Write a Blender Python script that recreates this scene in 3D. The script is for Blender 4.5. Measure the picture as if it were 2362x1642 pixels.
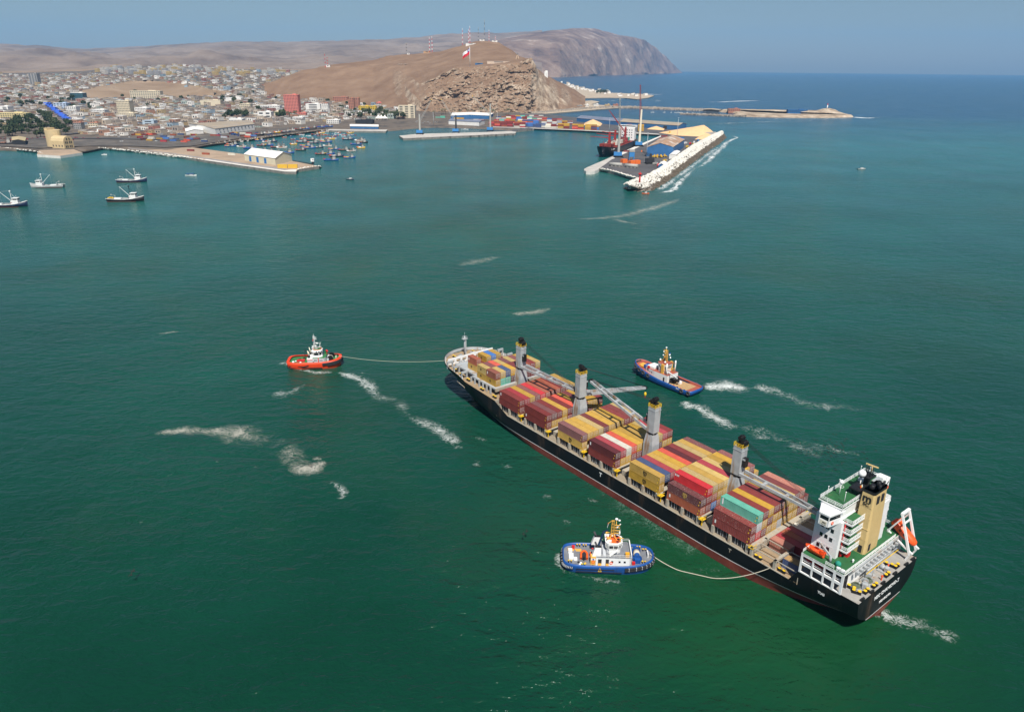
import bpy, bmesh, math, random
import numpy as np
from mathutils import Vector, Matrix, Euler

# ------------------------------------------------------------------ scene, camera, light
for o in list(bpy.data.objects):
    bpy.data.objects.remove(o)
SC = bpy.context.scene
COL = SC.collection
rad = math.radians
PW, PH = 2362, 1642                       # photograph size in pixels
CF, CPITCH, CROLL, CH = 1688.35, rad(21.598), rad(0.484), 129.3
_cp, _sp = math.cos(CPITCH), math.sin(CPITCH)
_c, _s = math.cos(CROLL), math.sin(CROLL)
CFW = Vector((0, _cp, -_sp)); _rt = Vector((1, 0, 0)); _up = Vector((0, _sp, _cp))
CRT = _c * _rt + _s * _up
CUP = -_s * _rt + _c * _up
cam_data = bpy.data.cameras.new('camera')
cam = bpy.data.objects.new('camera', cam_data); COL.objects.link(cam)
cam.matrix_world = Matrix(((CRT.x, CUP.x, -CFW.x, 0), (CRT.y, CUP.y, -CFW.y, 0), (CRT.z, CUP.z, -CFW.z, CH), (0, 0, 0, 1)))
cam_data.sensor_fit = 'HORIZONTAL'; cam_data.sensor_width = 36; cam_data.lens = 36 * CF / PW
cam_data.clip_start = 1.0; cam_data.clip_end = 90000
SC.camera = cam

SHIP_LOC = Vector((48.345, 207.618, 0)); SHIP_RZ = 2.237
_sd = Matrix.Rotation(SHIP_RZ, 3, 'Z') @ Vector((8.4, -5.3, -14.7)).normalized()   # way the light travels
SUN_EL = math.asin(-_sd.z)
world = bpy.data.worlds.new('World'); SC.world = world; world.use_nodes = True
wn = world.node_tree; wn.nodes.clear()
w_out = wn.nodes.new('ShaderNodeOutputWorld'); w_bg = wn.nodes.new('ShaderNodeBackground')
w_sky = wn.nodes.new('ShaderNodeTexSky'); w_sky.sky_type = 'NISHITA'; w_sky.sun_disc = False
w_sky.sun_elevation = SUN_EL; w_sky.sun_rotation = math.atan2(-_sd.x, -_sd.y)
w_sky.air_density = 1.0; w_sky.dust_density = 0.6; w_sky.ozone_density = 3.0; w_sky.altitude = 100
w_bg.inputs['Strength'].default_value = 0.05
wn.links.new(w_sky.outputs[0], w_bg.inputs[0]); wn.links.new(w_bg.outputs[0], w_out.inputs[0])
sun_d = bpy.data.lights.new('sun', 'SUN'); sun_d.energy = 5.0; sun_d.angle = rad(0.53); sun_d.color = (1.0, 0.955, 0.88)
sun = bpy.data.objects.new('sun', sun_d); COL.objects.link(sun)
sun.rotation_euler = _sd.to_track_quat('-Z', 'Y').to_euler(); sun.location = (0, -200, 600)
SC.view_settings.view_transform = 'Standard'; SC.view_settings.look = 'None'
SC.view_settings.exposure = 0.32; SC.view_settings.gamma = 1.0
try: SC.view_settings.use_curve_mapping = False
except Exception: pass
SC.cycles.use_denoising = True
SC.cycles.max_bounces = 6; SC.cycles.transparent_max_bounces = 12
SC.cycles.volume_bounces = 1
SC.cycles.volume_step_rate = 4.0

# ------------------------------------------------------------------ helpers
RNG = random.Random(7)

def ray(px, py):
    return CFW * CF + CRT * (px - PW / 2) + CUP * (PH / 2 - py)
def G(px, py, z=0.0):                      # pixel -> point on the level z
    d = ray(px, py); t = (z - CH) / d.z
    return Vector((d.x * t, d.y * t, z))
def AT(px, py, D):                         # pixel -> point at forward distance D
    d = ray(px, py); t = D / d.y
    return Vector((d.x * t, D, CH + d.z * t))

_mats = {}
def nd(nt, kind, **kw):
    n = nt.nodes.new(kind)
    for k, v in kw.items():
        if k in n.inputs: n.inputs[k].default_value = v
        else: setattr(n, k, v)
    return n

def pmat(name, col, rough=0.6, metal=0.0, var=0.12, vs=0.6, dirt=None, da=0.35, ds=0.25, streak=False, bump=0.0, bs=3.0, objcol=False, vcol=False, spec=0.4, dthr=0.55):
    """principled with colour variation and a patchy dirt / rust layer"""
    if name in _mats: return _mats[name]
    m = bpy.data.materials.new(name); m.use_nodes = True; nt = m.node_tree
    b = nt.nodes['Principled BSDF']; b.inputs['Roughness'].default_value = rough; b.inputs['Metallic'].default_value = metal
    b.inputs['Specular IOR Level'].default_value = spec
    L = nt.links.new
    tc = nd(nt, 'ShaderNodeTexCoord')
    if objcol:
        oi = nd(nt, 'ShaderNodeObjectInfo'); base = oi.outputs['Color']
    elif vcol:
        at = nd(nt, 'ShaderNodeAttribute', attribute_name='Col'); base = at.outputs['Color']
    else:
        rgb = nd(nt, 'ShaderNodeRGB'); rgb.outputs[0].default_value = (*col, 1); base = rgb.outputs[0]
    if var > 0:
        n = nd(nt, 'ShaderNodeTexNoise', Scale=vs, Detail=5.0, Roughness=0.65)
        L(tc.outputs['Object'], n.inputs['Vector'])
        mr = nd(nt, 'ShaderNodeMapRange'); mr.inputs['From Min'].default_value = 0.3; mr.inputs['From Max'].default_value = 0.7
        mr.inputs['To Min'].default_value = 1 - var; mr.inputs['To Max'].default_value = 1 + var
        L(n.outputs['Fac'], mr.inputs['Value'])
        mx = nd(nt, 'ShaderNodeMix', data_type='RGBA', blend_type='MULTIPLY'); mx.inputs[0].default_value = 1
        L(base, mx.inputs[6]); L(mr.outputs[0], mx.inputs[7]); base = mx.outputs[2]
    if dirt is not None:
        n2 = nd(nt, 'ShaderNodeTexNoise', Scale=ds, Detail=6.0, Roughness=0.7)
        if streak:
            mp = nd(nt, 'ShaderNodeMapping'); mp.inputs['Scale'].default_value = (1.0, 1.0, 0.12)
            L(tc.outputs['Object'], mp.inputs['Vector']); L(mp.outputs[0], n2.inputs['Vector'])
        else:
            L(tc.outputs['Object'], n2.inputs['Vector'])
        cr = nd(nt, 'ShaderNodeMapRange'); cr.inputs['From Min'].default_value = dthr; cr.inputs['From Max'].default_value = dthr + 0.13
        cr.inputs['To Max'].default_value = da
        L(n2.outputs['Fac'], cr.inputs['Value'])
        mx2 = nd(nt, 'ShaderNodeMix', data_type='RGBA'); L(cr.outputs[0], mx2.inputs[0]); L(base, mx2.inputs[6])
        mx2.inputs[7].default_value = (*dirt, 1); base = mx2.outputs[2]
    L(base, b.inputs['Base Color'])
    if bump > 0:
        n3 = nd(nt, 'ShaderNodeTexNoise', Scale=bs, Detail=6.0, Roughness=0.65)
        L(tc.outputs['Object'], n3.inputs['Vector'])
        bp = nd(nt, 'ShaderNodeBump', Strength=0.7, Distance=bump); L(n3.outputs['Fac'], bp.inputs['Height']); L(bp.outputs[0], b.inputs['Normal'])
    _mats[name] = m
    return m

class MB:
    """collects shapes, each face with a material slot, into one mesh"""
    def __init__(s): s.v = []; s.f = []; s.mi = []; s.sm = []; s.fc = []; s.M = None; s.col = None
    def add(s, vs, fs, mi=0, sm=False):
        b = len(s.v)
        if s.M is not None: vs = [tuple(s.M @ Vector(q)) for q in vs]
        s.v += [tuple(q) for q in vs]
        for f in fs:
            s.f.append(tuple(i + b for i in f)); s.mi.append(mi); s.sm.append(sm); s.fc.append(s.col)
        return s
    def box(s, cx, cy, cz, sx, sy, sz, rz=0.0, mi=0, top=1.0):
        c, n = math.cos(rz), math.sin(rz); vs = []
        for z, k in ((-sz / 2, 1.0), (sz / 2, top)):
            for x, y in ((-1, -1), (1, -1), (1, 1), (-1, 1)):
                x *= sx / 2 * k; y *= sy / 2 * k
                vs.append((cx + c * x - n * y, cy + n * x + c * y, cz + z))
        return s.add(vs, [(3, 2, 1, 0), (4, 5, 6, 7), (0, 1, 5, 4), (1, 2, 6, 5), (2, 3, 7, 6), (3, 0, 4, 7)], mi)
    def bb(s, x0, x1, y0, y1, z0, z1, mi=0):
        return s.box((x0 + x1) / 2, (y0 + y1) / 2, (z0 + z1) / 2, abs(x1 - x0), abs(y1 - y0), abs(z1 - z0), 0, mi)
    def beam(s, a, b, w, h=None, mi=0, w2=None):
        """rectangular bar from a to b"""
        a, b = Vector(a), Vector(b); d = b - a
        if d.length < 1e-6: return s
        d.normalize(); h = h or w; w2 = w2 or w
        u = Vector((0, 0, 1)) if abs(d.z) < 0.95 else Vector((1, 0, 0))
        r = d.cross(u).normalized(); u = r.cross(d).normalized(); vs = []
        k2 = w2 / w
        for q, k in ((a, 1.0), (b, k2)):
            for x, y in ((-1, -1), (1, -1), (1, 1), (-1, 1)):
                vs.append(q + r * x * w / 2 * k + u * y * h / 2 * k)
        return s.add(vs, [(3, 2, 1, 0), (4, 5, 6, 7), (0, 1, 5, 4), (1, 2, 6, 5), (2, 3, 7, 6), (3, 0, 4, 7)], mi)
    def cyl(s, a, b, r0, r1=None, n=8, mi=0, sm=True, cap=True):
        a, b = Vector(a), Vector(b); d = b - a
        if d.length < 1e-6: return s
        d.normalize(); r1 = r0 if r1 is None else r1
        u = Vector((0, 0, 1)) if abs(d.z) < 0.95 else Vector((1, 0, 0))
        x = d.cross(u).normalized(); y = d.cross(x).normalized(); vs = []
        for q, r in ((a, r0), (b, r1)):
            for i in range(n):
                t = 2 * math.pi * i / n
                vs.append(q + (x * math.cos(t) + y * math.sin(t)) * r)
        s.add(vs, [(i, (i + 1) % n, n + (i + 1) % n, n + i) for i in range(n)], mi, sm)
        if cap:
            b0 = len(s.v) - 2 * n
            for f in (tuple(range(n - 1, -1, -1)), tuple(range(n, 2 * n))):
                s.f.append(tuple(i + b0 for i in f)); s.mi.append(mi); s.sm.append(False); s.fc.append(s.col)
        return s
    def tube(s, pts, r, n=6, mi=0):
        for a, b in zip(pts[:-1], pts[1:]): s.cyl(a, b, r, r, n, mi, True, False)
        return s
    def torus(s, c, R, r, axis='z', n=14, k=6, mi=0):
        vs = []; fs = []
        for i in range(n):
            t = 2 * math.pi * i / n
            for j in range(k):
                p = 2 * math.pi * j / k
                a, b_, z = (R + r * math.cos(p)) * math.cos(t), (R + r * math.cos(p)) * math.sin(t), r * math.sin(p)
                q = {'z': (a, b_, z), 'y': (a, z, b_), 'x': (z, a, b_)}[axis]
                vs.append((c[0] + q[0], c[1] + q[1], c[2] + q[2]))
        for i in range(n):
            for j in range(k):
                fs.append((i * k + j, ((i + 1) % n) * k + j, ((i + 1) % n) * k + (j + 1) % k, i * k + (j + 1) % k))
        return s.add(vs, fs, mi, True)
    def ball(s, c, r, n=10, k=6, mi=0, sc=(1, 1, 1)):
        vs = [(c[0], c[1], c[2] - r * sc[2])]; fs = []
        for j in range(1, k):
            p = -math.pi / 2 + math.pi * j / k
            for i in range(n):
                t = 2 * math.pi * i / n
                vs.append((c[0] + r * sc[0] * math.cos(p) * math.cos(t), c[1] + r * sc[1] * math.cos(p) * math.sin(t), c[2] + r * sc[2] * math.sin(p)))
        vs.append((c[0], c[1], c[2] + r * sc[2])); e = len(vs) - 1
        for i in range(n): fs.append((0, 1 + (i + 1) % n, 1 + i))
        for j in range(k - 2):
            for i in range(n): fs.append((1 + j * n + i, 1 + j * n + (i + 1) % n, 1 + (j + 1) * n + (i + 1) % n, 1 + (j + 1) * n + i))
        for i in range(n): fs.append((1 + (k - 2) * n + i, 1 + (k - 2) * n + (i + 1) % n, e))
        return s.add(vs, fs, mi, True)
    def prism(s, poly, z0, z1, mi=0, top_mi=None, scale_top=1.0, bottom=True):
        n = len(poly); cx = sum(p[0] for p in poly) / n; cy = sum(p[1] for p in poly) / n
        ar = sum(poly[i][0] * poly[(i + 1) % n][1] - poly[(i + 1) % n][0] * poly[i][1] for i in range(n))
        if ar < 0: poly = poly[::-1]
        vs = [(p[0], p[1], z0) for p in poly] + [(cx + (p[0] - cx) * scale_top, cy + (p[1] - cy) * scale_top, z1) for p in poly]
        fs = [(i, (i + 1) % n, n + (i + 1) % n, n + i) for i in range(n)]
        if bottom: fs.append(tuple(range(n - 1, -1, -1)))
        s.add(vs, fs, mi)
        return s.add(vs[n:], [tuple(range(n))], mi if top_mi is None else top_mi)
    def loft(s, secs, mi=0, sm=True, close=False, mfun=None):
        """rows of equal length; quads between"""
        n = len(secs[0]); b = len(s.v); vs = [p for r in secs for p in r]
        fs = []; ms = []
        for i in range(len(secs) - 1):
            for j in range(n if close else n - 1):
                k = (j + 1) % n
                fs.append((i * n + j, i * n + k, (i + 1) * n + k, (i + 1) * n + j)); ms.append(mi if mfun is None else mfun(i, j))
        s.add(vs, fs, mi, sm)
        if mfun: s.mi[-len(ms):] = ms
        return s
    def mesh(s, name, mats):
        me = bpy.data.meshes.new(name); me.from_pydata(s.v, [], s.f)
        if not isinstance(mats, (list, tuple)): mats = [mats]
        for m in mats: me.materials.append(m)
        if len(mats) > 1: me.polygons.foreach_set('material_index', s.mi)
        me.polygons.foreach_set('use_smooth', s.sm)
        if any(c is not None for c in s.fc):
            at = me.color_attributes.new('Col', 'FLOAT_COLOR', 'CORNER'); arr = []
            for p, c in zip(me.polygons, s.fc):
                arr += list((*(c or (0.5, 0.5, 0.5)), 1)) * p.loop_total
            at.data.foreach_set('color', arr)
        me.update()
        return me
    def build(s, name, mats, parent=None, kind=None, label=None):
        o = bpy.data.objects.new(name, s.mesh(name, mats)); COL.objects.link(o)
        if parent is not None: o.parent = parent
        if kind: o['kind'] = kind
        if label: o['label'] = label
        return o

def tag(o, label=None, cat=None, group=None, kind=None):
    if label: o['label'] = label
    if cat: o['category'] = cat
    if group: o['group'] = group
    if kind: o['kind'] = kind
    return o
def thing(name, label, cat, loc=(0, 0, 0), rz=0.0, group=None):
    o = bpy.data.objects.new(name, None); o.empty_display_size = 0.5; COL.objects.link(o)
    o.location = loc; o.rotation_euler = (0, 0, rz)
    return tag(o, label, cat, group)
def dup(root, loc, rz, label=None, group=None, scale=None, colors=None):
    def cp(o, par):
        c = o.copy(); COL.objects.link(c); c.parent = par
        for ch in kids.get(o, ()): cp(ch, c)
        return c
    kids = {root: list(root.children)}
    for ch in root.children: kids[ch] = list(ch.children)
    r = cp(root, None); r.location = loc; r.rotation_euler = (0, 0, rz)
    if scale: r.scale = (scale,) * 3 if not isinstance(scale, tuple) else scale
    if label: r['label'] = label
    if group: r['group'] = group
    return r
def text_mesh(txt, size, depth=0.02, bold=0.0, spacing=1.0):
    cu = bpy.data.curves.new('lettering', 'FONT'); cu.body = txt; cu.size = size; cu.extrude = depth; cu.offset = bold
    cu.align_x = 'CENTER'; cu.align_y = 'CENTER'; cu.space_character = spacing; cu.resolution_u = 3
    o = bpy.data.objects.new('lettering', cu); COL.objects.link(o)
    bpy.context.view_layer.update()
    me = bpy.data.meshes.new_from_object(o.evaluated_get(bpy.context.evaluated_depsgraph_get()))
    bpy.data.objects.remove(o); bpy.data.curves.remove(cu)
    return me
def put_text(name, me, mat, loc, xdir, up, parent=None):
    """text mesh placed with its reading direction and up direction"""
    me2 = me.copy(); me2.materials.clear(); me2.materials.append(mat)
    o = bpy.data.objects.new(name, me2); COL.objects.link(o)
    x = Vector(xdir).normalized(); y = Vector(up); y = (y - x * y.dot(x)).normalized(); z = x.cross(y)
    M = Matrix((x, y, z)).transposed().to_4x4(); M.translation = Vector(loc)
    o.matrix_local = M
    if parent is not None: o.parent = parent; o.matrix_parent_inverse = Matrix()
    return o
def hsh(*a):
    h = 0.0
    for i, v in enumerate(a): h += v * (12.9898 + 37.719 * i)
    return abs(math.sin(h) * 43758.5453) % 1.0
from mathutils import noise as mnoise
def fbm(x, y, z=0.0, o=5, lac=2.1, gain=0.5):
    return mnoise.fractal(Vector((x, y, z)), 1.0, lac, o)
# ------------------------------------------------------------------ sea
def sea_material():
    m = bpy.data.materials.new('sea_water'); m.use_nodes = True; nt = m.node_tree; L = nt.links.new
    b = nt.nodes['Principled BSDF']
    geo = nd(nt, 'ShaderNodeNewGeometry')
    # colour: green turbid bay, dark blue open ocean
    sep = nd(nt, 'ShaderNodeSeparateXYZ'); L(geo.outputs['Position'], sep.inputs[0])
    big = nd(nt, 'ShaderNodeTexNoise', Scale=0.004, Detail=4.0, Roughness=0.6); L(geo.outputs['Position'], big.inputs['Vector'])
    t = nd(nt, 'ShaderNodeMath', operation='MULTIPLY_ADD'); L(big.outputs['Fac'], t.inputs[0]); t.inputs[1].default_value = 500; L(sep.outputs['Y'], t.inputs[2])
    mr = nd(nt, 'ShaderNodeMapRange'); mr.inputs['From Min'].default_value = 350; mr.inputs['From Max'].default_value = 2600
    L(t.outputs[0], mr.inputs['Value'])
    cr = nd(nt, 'ShaderNodeValToRGB'); e = cr.color_ramp.elements
    e[0].position = 0.0; e[0].color = SEA_C[0]
    e[1].position = 1.0; e[1].color = SEA_C[3]
    for p, c in ((0.2, SEA_C[1]), (0.55, SEA_C[2])):
        k = cr.color_ramp.elements.new(p); k.color = c
    L(mr.outputs[0], cr.inputs[0])
    # silty patches
    n2 = nd(nt, 'ShaderNodeTexNoise', Scale=0.012, Detail=5.0, Roughness=0.6); L(geo.outputs['Position'], n2.inputs['Vector'])
    m2 = nd(nt, 'ShaderNodeMapRange'); m2.inputs['From Min'].default_value = 0.35; m2.inputs['From Max'].default_value = 0.7
    m2.inputs['To Min'].default_value = 0.86; m2.inputs['To Max'].default_value = 1.16
    L(n2.outputs['Fac'], m2.inputs['Value'])
    mx = nd(nt, 'ShaderNodeMix', data_type='RGBA', blend_type='MULTIPLY'); mx.inputs[0].default_value = 1
    L(cr.outputs[0], mx.inputs[6]); L(m2.outputs[0], mx.inputs[7]); colr = mx.outputs[2]
    # murky olive patches, and the green water stirred up along the ship
    n4 = nd(nt, 'ShaderNodeTexNoise', Scale=0.0065, Detail=5.0, Roughness=0.6, Distortion=0.8); L(geo.outputs['Position'], n4.inputs['Vector'])
    m4 = nd(nt, 'ShaderNodeMapRange'); m4.inputs['From Min'].default_value = 0.5; m4.inputs['From Max'].default_value = 0.72; m4.inputs['To Max'].default_value = 0.45; L(n4.outputs['Fac'], m4.inputs['Value'])
    mo = nd(nt, 'ShaderNodeMix', data_type='RGBA'); L(m4.outputs[0], mo.inputs[0]); L(colr, mo.inputs[6]); mo.inputs[7].default_value = (0.022, 0.066, 0.030, 1); colr = mo.outputs[2]
    dv = nd(nt, 'ShaderNodeVectorMath', operation='DISTANCE'); dv.inputs[1].default_value = (66, 160, 0)
    wv = nd(nt, 'ShaderNodeVectorMath', operation='SCALE'); wv.inputs['Scale'].default_value = 60; L(n2.outputs['Color'], wv.inputs[0])
    av = nd(nt, 'ShaderNodeVectorMath', operation='ADD'); L(geo.outputs['Position'], av.inputs[0]); L(wv.outputs[0], av.inputs[1]); sv = nd(nt, 'ShaderNodeVectorMath', operation='SUBTRACT'); L(av.outputs[0], sv.inputs[0]); sv.inputs[1].default_value = (30, 30, 30); L(sv.outputs[0], dv.inputs[0])
    mg = nd(nt, 'ShaderNodeMapRange', interpolation_type='SMOOTHSTEP'); mg.inputs['From Min'].default_value = 75; mg.inputs['From Max'].default_value = 15; mg.inputs['To Max'].default_value = 0.6; L(dv.outputs['Value'], mg.inputs['Value'])
    mq = nd(nt, 'ShaderNodeMix', data_type='RGBA'); L(mg.outputs[0], mq.inputs[0]); L(colr, mq.inputs[6]); mq.inputs[7].default_value = (0.007, 0.060, 0.017, 1); L(mq.outputs[2], b.inputs['Base Color'])
    wp = nd(nt, 'ShaderNodeTexNoise', Scale=0.011, Detail=3.0); L(geo.outputs['Position'], wp.inputs['Vector'])
    ws = nd(nt, 'ShaderNodeMapRange'); ws.inputs['From Min'].default_value = 0.35; ws.inputs['From Max'].default_value = 0.65; ws.inputs['To Min'].default_value = 0.35; ws.inputs['To Max'].default_value = 1.0; L(wp.outputs['Fac'], ws.inputs['Value'])
    b.inputs['Roughness'].default_value = 0.2; b.inputs['IOR'].default_value = 1.333
    # waves: three trains of different length, each stretched along its crests
    prev = None
    for rz, sx, sy, sc, det, dist in ((rad(-14), 0.5, 1.0, 0.10, 3.0, 2.0), (rad(10), 0.62, 1.0, 0.30, 4.0, 1.35), (rad(-34), 0.7, 1.0, 0.95, 3.0, 0.34)):
        mp = nd(nt, 'ShaderNodeMapping'); mp.inputs['Rotation'].default_value = (0, 0, rz); mp.inputs['Scale'].default_value = (sx, sy, 1)
        L(geo.outputs['Position'], mp.inputs['Vector'])
        n = nd(nt, 'ShaderNodeTexNoise', Scale=sc, Detail=det, Roughness=0.55, Distortion=0.4); L(mp.outputs[0], n.inputs['Vector'])
        bp = nd(nt, 'ShaderNodeBump', Strength=0.9, Distance=dist); L(n.outputs['Fac'], bp.inputs['Height']); L(ws.outputs[0], bp.inputs['Strength'])
        if prev: L(prev.outputs[0], bp.inputs['Normal'])
        prev = bp
    # calmer and rougher water in long patches
    L(prev.outputs[0], b.inputs['Normal'])
    return m
SEA_C = [(0.003, 0.038, 0.021, 1), (0.008, 0.076, 0.054, 1), (0.016, 0.118, 0.118, 1), (0.002, 0.052, 0.110, 1)]
def make_sea():
    m = MB(); R = 25500.0; n = 96; rings = [0, 150, 400, 900, 2000, 5000, 12000, R]
    vs = [(0, 0, 0)]; fs = []
    for r in rings[1:]:
        for i in range(n): vs.append((r * math.cos(2 * math.pi * i / n), r * math.sin(2 * math.pi * i / n), 0))
    for i in range(n): fs.append((0, 1 + i, 1 + (i + 1) % n))
    for k in range(len(rings) - 2):
        for i in range(n): fs.append((1 + k * n + i, 1 + (k + 1) * n + i, 1 + (k + 1) * n + (i + 1) % n, 1 + k * n + (i + 1) % n))
    m.add(vs, fs)
    return m.build('sea', sea_material(), kind='structure')
make_sea()

# ------------------------------------------------------------------ land
def earth_mat(name, stops, scale, bump, bs, strata=0.0, steep=None, bdetail=8.0):
    m = bpy.data.materials.new(name); m.use_nodes = True; nt = m.node_tree; L = nt.links.new
    b = nt.nodes['Principled BSDF']; b.inputs['Roughness'].default_value = 0.95; b.inputs['Specular IOR Level'].default_value = 0.1
    geo = nd(nt, 'ShaderNodeNewGeometry')
    n = nd(nt, 'ShaderNodeTexNoise', Scale=scale, Detail=9.0, Roughness=0.62, Distortion=0.3)
    if strata:
        mp = nd(nt, 'ShaderNodeMapping'); mp.inputs['Scale'].default_value = (1, 1, strata); L(geo.outputs['Position'], mp.inputs['Vector']); L(mp.outputs[0], n.inputs['Vector'])
    else: L(geo.outputs['Position'], n.inputs['Vector'])
    cr = nd(nt, 'ShaderNodeValToRGB'); e = cr.color_ramp.elements
    e[0].position, e[0].color = stops[0][0], (*stops[0][1], 1); e[1].position, e[1].color = stops[-1][0], (*stops[-1][1], 1)
    for p, c in stops[1:-1]:
        k = cr.color_ramp.elements.new(p); k.color = (*c, 1)
    L(n.outputs['Fac'], cr.inputs[0]); out = cr.outputs[0]
    if steep:
        sp = nd(nt, 'ShaderNodeSeparateXYZ'); L(geo.outputs['Normal'], sp.inputs[0])
        mr = nd(nt, 'ShaderNodeMapRange'); mr.inputs['From Min'].default_value = steep[0]; mr.inputs['From Max'].default_value = steep[1]
        L(sp.outputs['Z'], mr.inputs['Value'])
        mx = nd(nt, 'ShaderNodeMix', data_type='RGBA'); L(mr.outputs[0], mx.inputs[0]); L(out, mx.inputs[6]); mx.inputs[7].default_value = (*steep[2], 1); out = mx.outputs[2]
    L(out, b.inputs['Base Color'])
    n3 = nd(nt, 'ShaderNodeTexNoise', Scale=bs, Detail=bdetail, Roughness=0.6); L(geo.outputs['Position'], n3.inputs['Vector'])
    bp = nd(nt, 'ShaderNodeBump', Strength=0.8, Distance=bump); L(n3.outputs['Fac'], bp.inputs['Height']); L(bp.outputs[0], b.inputs['Normal'])
    return m

def interp_row(row, x):
    if x <= row[0][0]: return row[0][1:]
    for a, b in zip(row[:-1], row[1:]):
        if x <= b[0]:
            t = (x - a[0]) / (b[0] - a[0]); t = t * t * (3 - 2 * t) * 0.4 + t * 0.6
            return tuple(a[i] + (b[i] - a[i]) * t for i in range(1, len(a)))
    return row[-1][1:]

def surface(rows, x0, x1, nx, subs, nfun=None):
    """rows: lists of (photo x, photo y, forward distance); returns a grid of world points [row][col]"""
    cols = [x0 + (x1 - x0) * i / (nx - 1) for i in range(nx)]
    base = [[AT(x, *interp_row(r, x)) for x in cols] for r in rows]
    grid = []
    for k in range(len(rows) - 1):
        ns = subs[k]
        for s in range(ns):
            t = s / ns; grid.append([base[k][i].lerp(base[k + 1][i], t) for i in range(nx)])
    grid.append(base[-1])
    if nfun:
        nr = len(grid)
        for j, r in enumerate(grid):
            for i, p in enumerate(r):
                r[i] = p + nfun(p, i / (nx - 1), j / (nr - 1))
    return grid

def grid_obj(name, grid, mat, kind='structure', sm=True):
    m = MB(); m.loft([[tuple(p) for p in r] for r in grid], sm=sm)
    return m.build(name, mat, kind=kind)

def zrow(pts):         # (x, y, level) -> (x, y, distance)
    return [(x, y, G(x, y, z).y) for x, y, z in pts]

# --- coastal plain with the city
CX = [-300, 0, 100, 190, 250, 312, 380, 440, 500, 560, 640, 700, 760, 830, 900, 960, 1000, 1060, 1200]
def R_(ys, zs): return zrow([(x, y, z) for x, y, z in zip(CX, ys, zs)])
one = lambda z: [z] * len(CX)
plain_rows = [
    R_([352, 349, 352, 355, 346, 352, 352, 346, 337, 327, 317, 310, 303, 304, 304, 298, 296, 297, 303], one(-0.6)),
    R_([346, 343, 346, 350, 340, 346, 346, 341, 332, 322, 312, 305, 298, 299, 299, 293, 291, 292, 298], one(3.4)),
    R_([320, 318, 320, 322, 318, 320, 320, 316, 312, 305, 298, 292, 287, 287, 287, 284, 283, 284, 288], one(4.0)),
    R_([285, 285, 285, 285, 285, 285, 285, 284, 282, 280, 276, 274, 272, 272, 272, 270, 269, 269, 272], [6] * 12 + [5] * 7),
    R_([255, 255, 255, 255, 255, 255, 255, 255, 255, 254, 252, 250, 248, 248, 250, 258, 262, 262, 264], [12] * 12 + [9, 9, 8, 5, 4, 4, 4]),
    R_([232, 232, 230, 228, 227, 227, 226, 226, 226, 228, 228, 228, 228, 228, 230, 250, 258, 260, 262], [20] * 12 + [18, 16, 12, 8, 5, 5, 5]),
    R_([216, 216, 212, 205, 195, 188, 190, 199, 209, 214, 212, 208, 206, 206, 212, 240, 252, 256, 260], [30, 30, 36, 46, 56, 62, 60, 52, 44, 36, 34, 34, 34, 30, 22, 12, 8, 6, 6]),
    [(x, y, D) for x, y, D in zip(CX, [196, 195, 192, 188, 185, 182, 182, 184, 187, 190, 192, 194, 197, 200, 205, 230, 245, 252, 258], [3050] * 12 + [3000, 2950, 2900, 2700, 2600, 2600, 2600])],
    [(x, y, D) for x, y, D in zip(CX, [178, 176, 173, 171, 166, 162, 159, 160, 165, 168, 168, 170, 172, 180, 190, 220, 235, 245, 252], [4000] * 19)],
    [(x, y, D) for x, y, D in zip(CX, [170, 168, 166, 163, 157, 152, 151, 153, 157, 160, 161, 162, 165, 175, 185, 215, 232, 240, 250], [4900] * 19)],
    [(x, y, D) for x, y, D in zip(CX, [166, 164, 164, 160, 158, 155, 156, 158, 158, 159, 160, 161, 165, 175, 185, 215, 232, 240, 250], [6200] * 19)],
]
def plain_noise(p, u, v):
    a = 0 if v < 0.25 else min(1, (v - 0.25) * 2.5)
    return Vector((0, 0, a * 5 * fbm(p.x / 180, p.y / 180)))
PLAIN = surface(plain_rows, -300, 1200, 151, [1, 5, 6, 7, 7, 7, 8, 8, 6, 5], plain_noise)
sandy = earth_mat('desert_ground', [(0.3, (0.20, 0.135, 0.088)), (0.5, (0.26, 0.185, 0.125)), (0.7, (0.33, 0.245, 0.175))], 0.006, 3.0, 0.03)
city_ground = earth_mat('city_ground', [(0.35, (0.085, 0.075, 0.068)), (0.5, (0.16, 0.13, 0.105)), (0.65, (0.07, 0.064, 0.06))], 0.02, 0.4, 0.08)
def in_poly(x, y, poly):
    c = False; n = len(poly)
    for i in range(n):
        (x0, y0), (x1, y1) = poly[i], poly[(i + 1) % n]
        if (y0 > y) != (y1 > y) and x < (x1 - x0) * (y - y0) / (y1 - y0) + x0: c = not c
    return c
KNOLL = [(150, 226), (190, 208), (255, 195), (300, 188), (345, 187), (400, 190), (470, 203), (530, 212), (500, 222), (400, 226), (280, 229)]
def _bare(i, j):
    q = (PLAIN[i][j] + PLAIN[i + 1][j + 1]) / 2; rel = Vector((q.x, q.y, q.z - CH)); k = CF / rel.dot(CFW)
    return 1 if q.y > 4700 or in_poly(PW / 2 + k * rel.dot(CRT), PH / 2 - k * rel.dot(CUP), KNOLL) else 0
_m = MB(); _m.loft([[tuple(p) for p in r] for r in PLAIN], sm=True, mfun=_bare); _m.build('city_ground', [city_ground, sandy], kind='structure')

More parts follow.
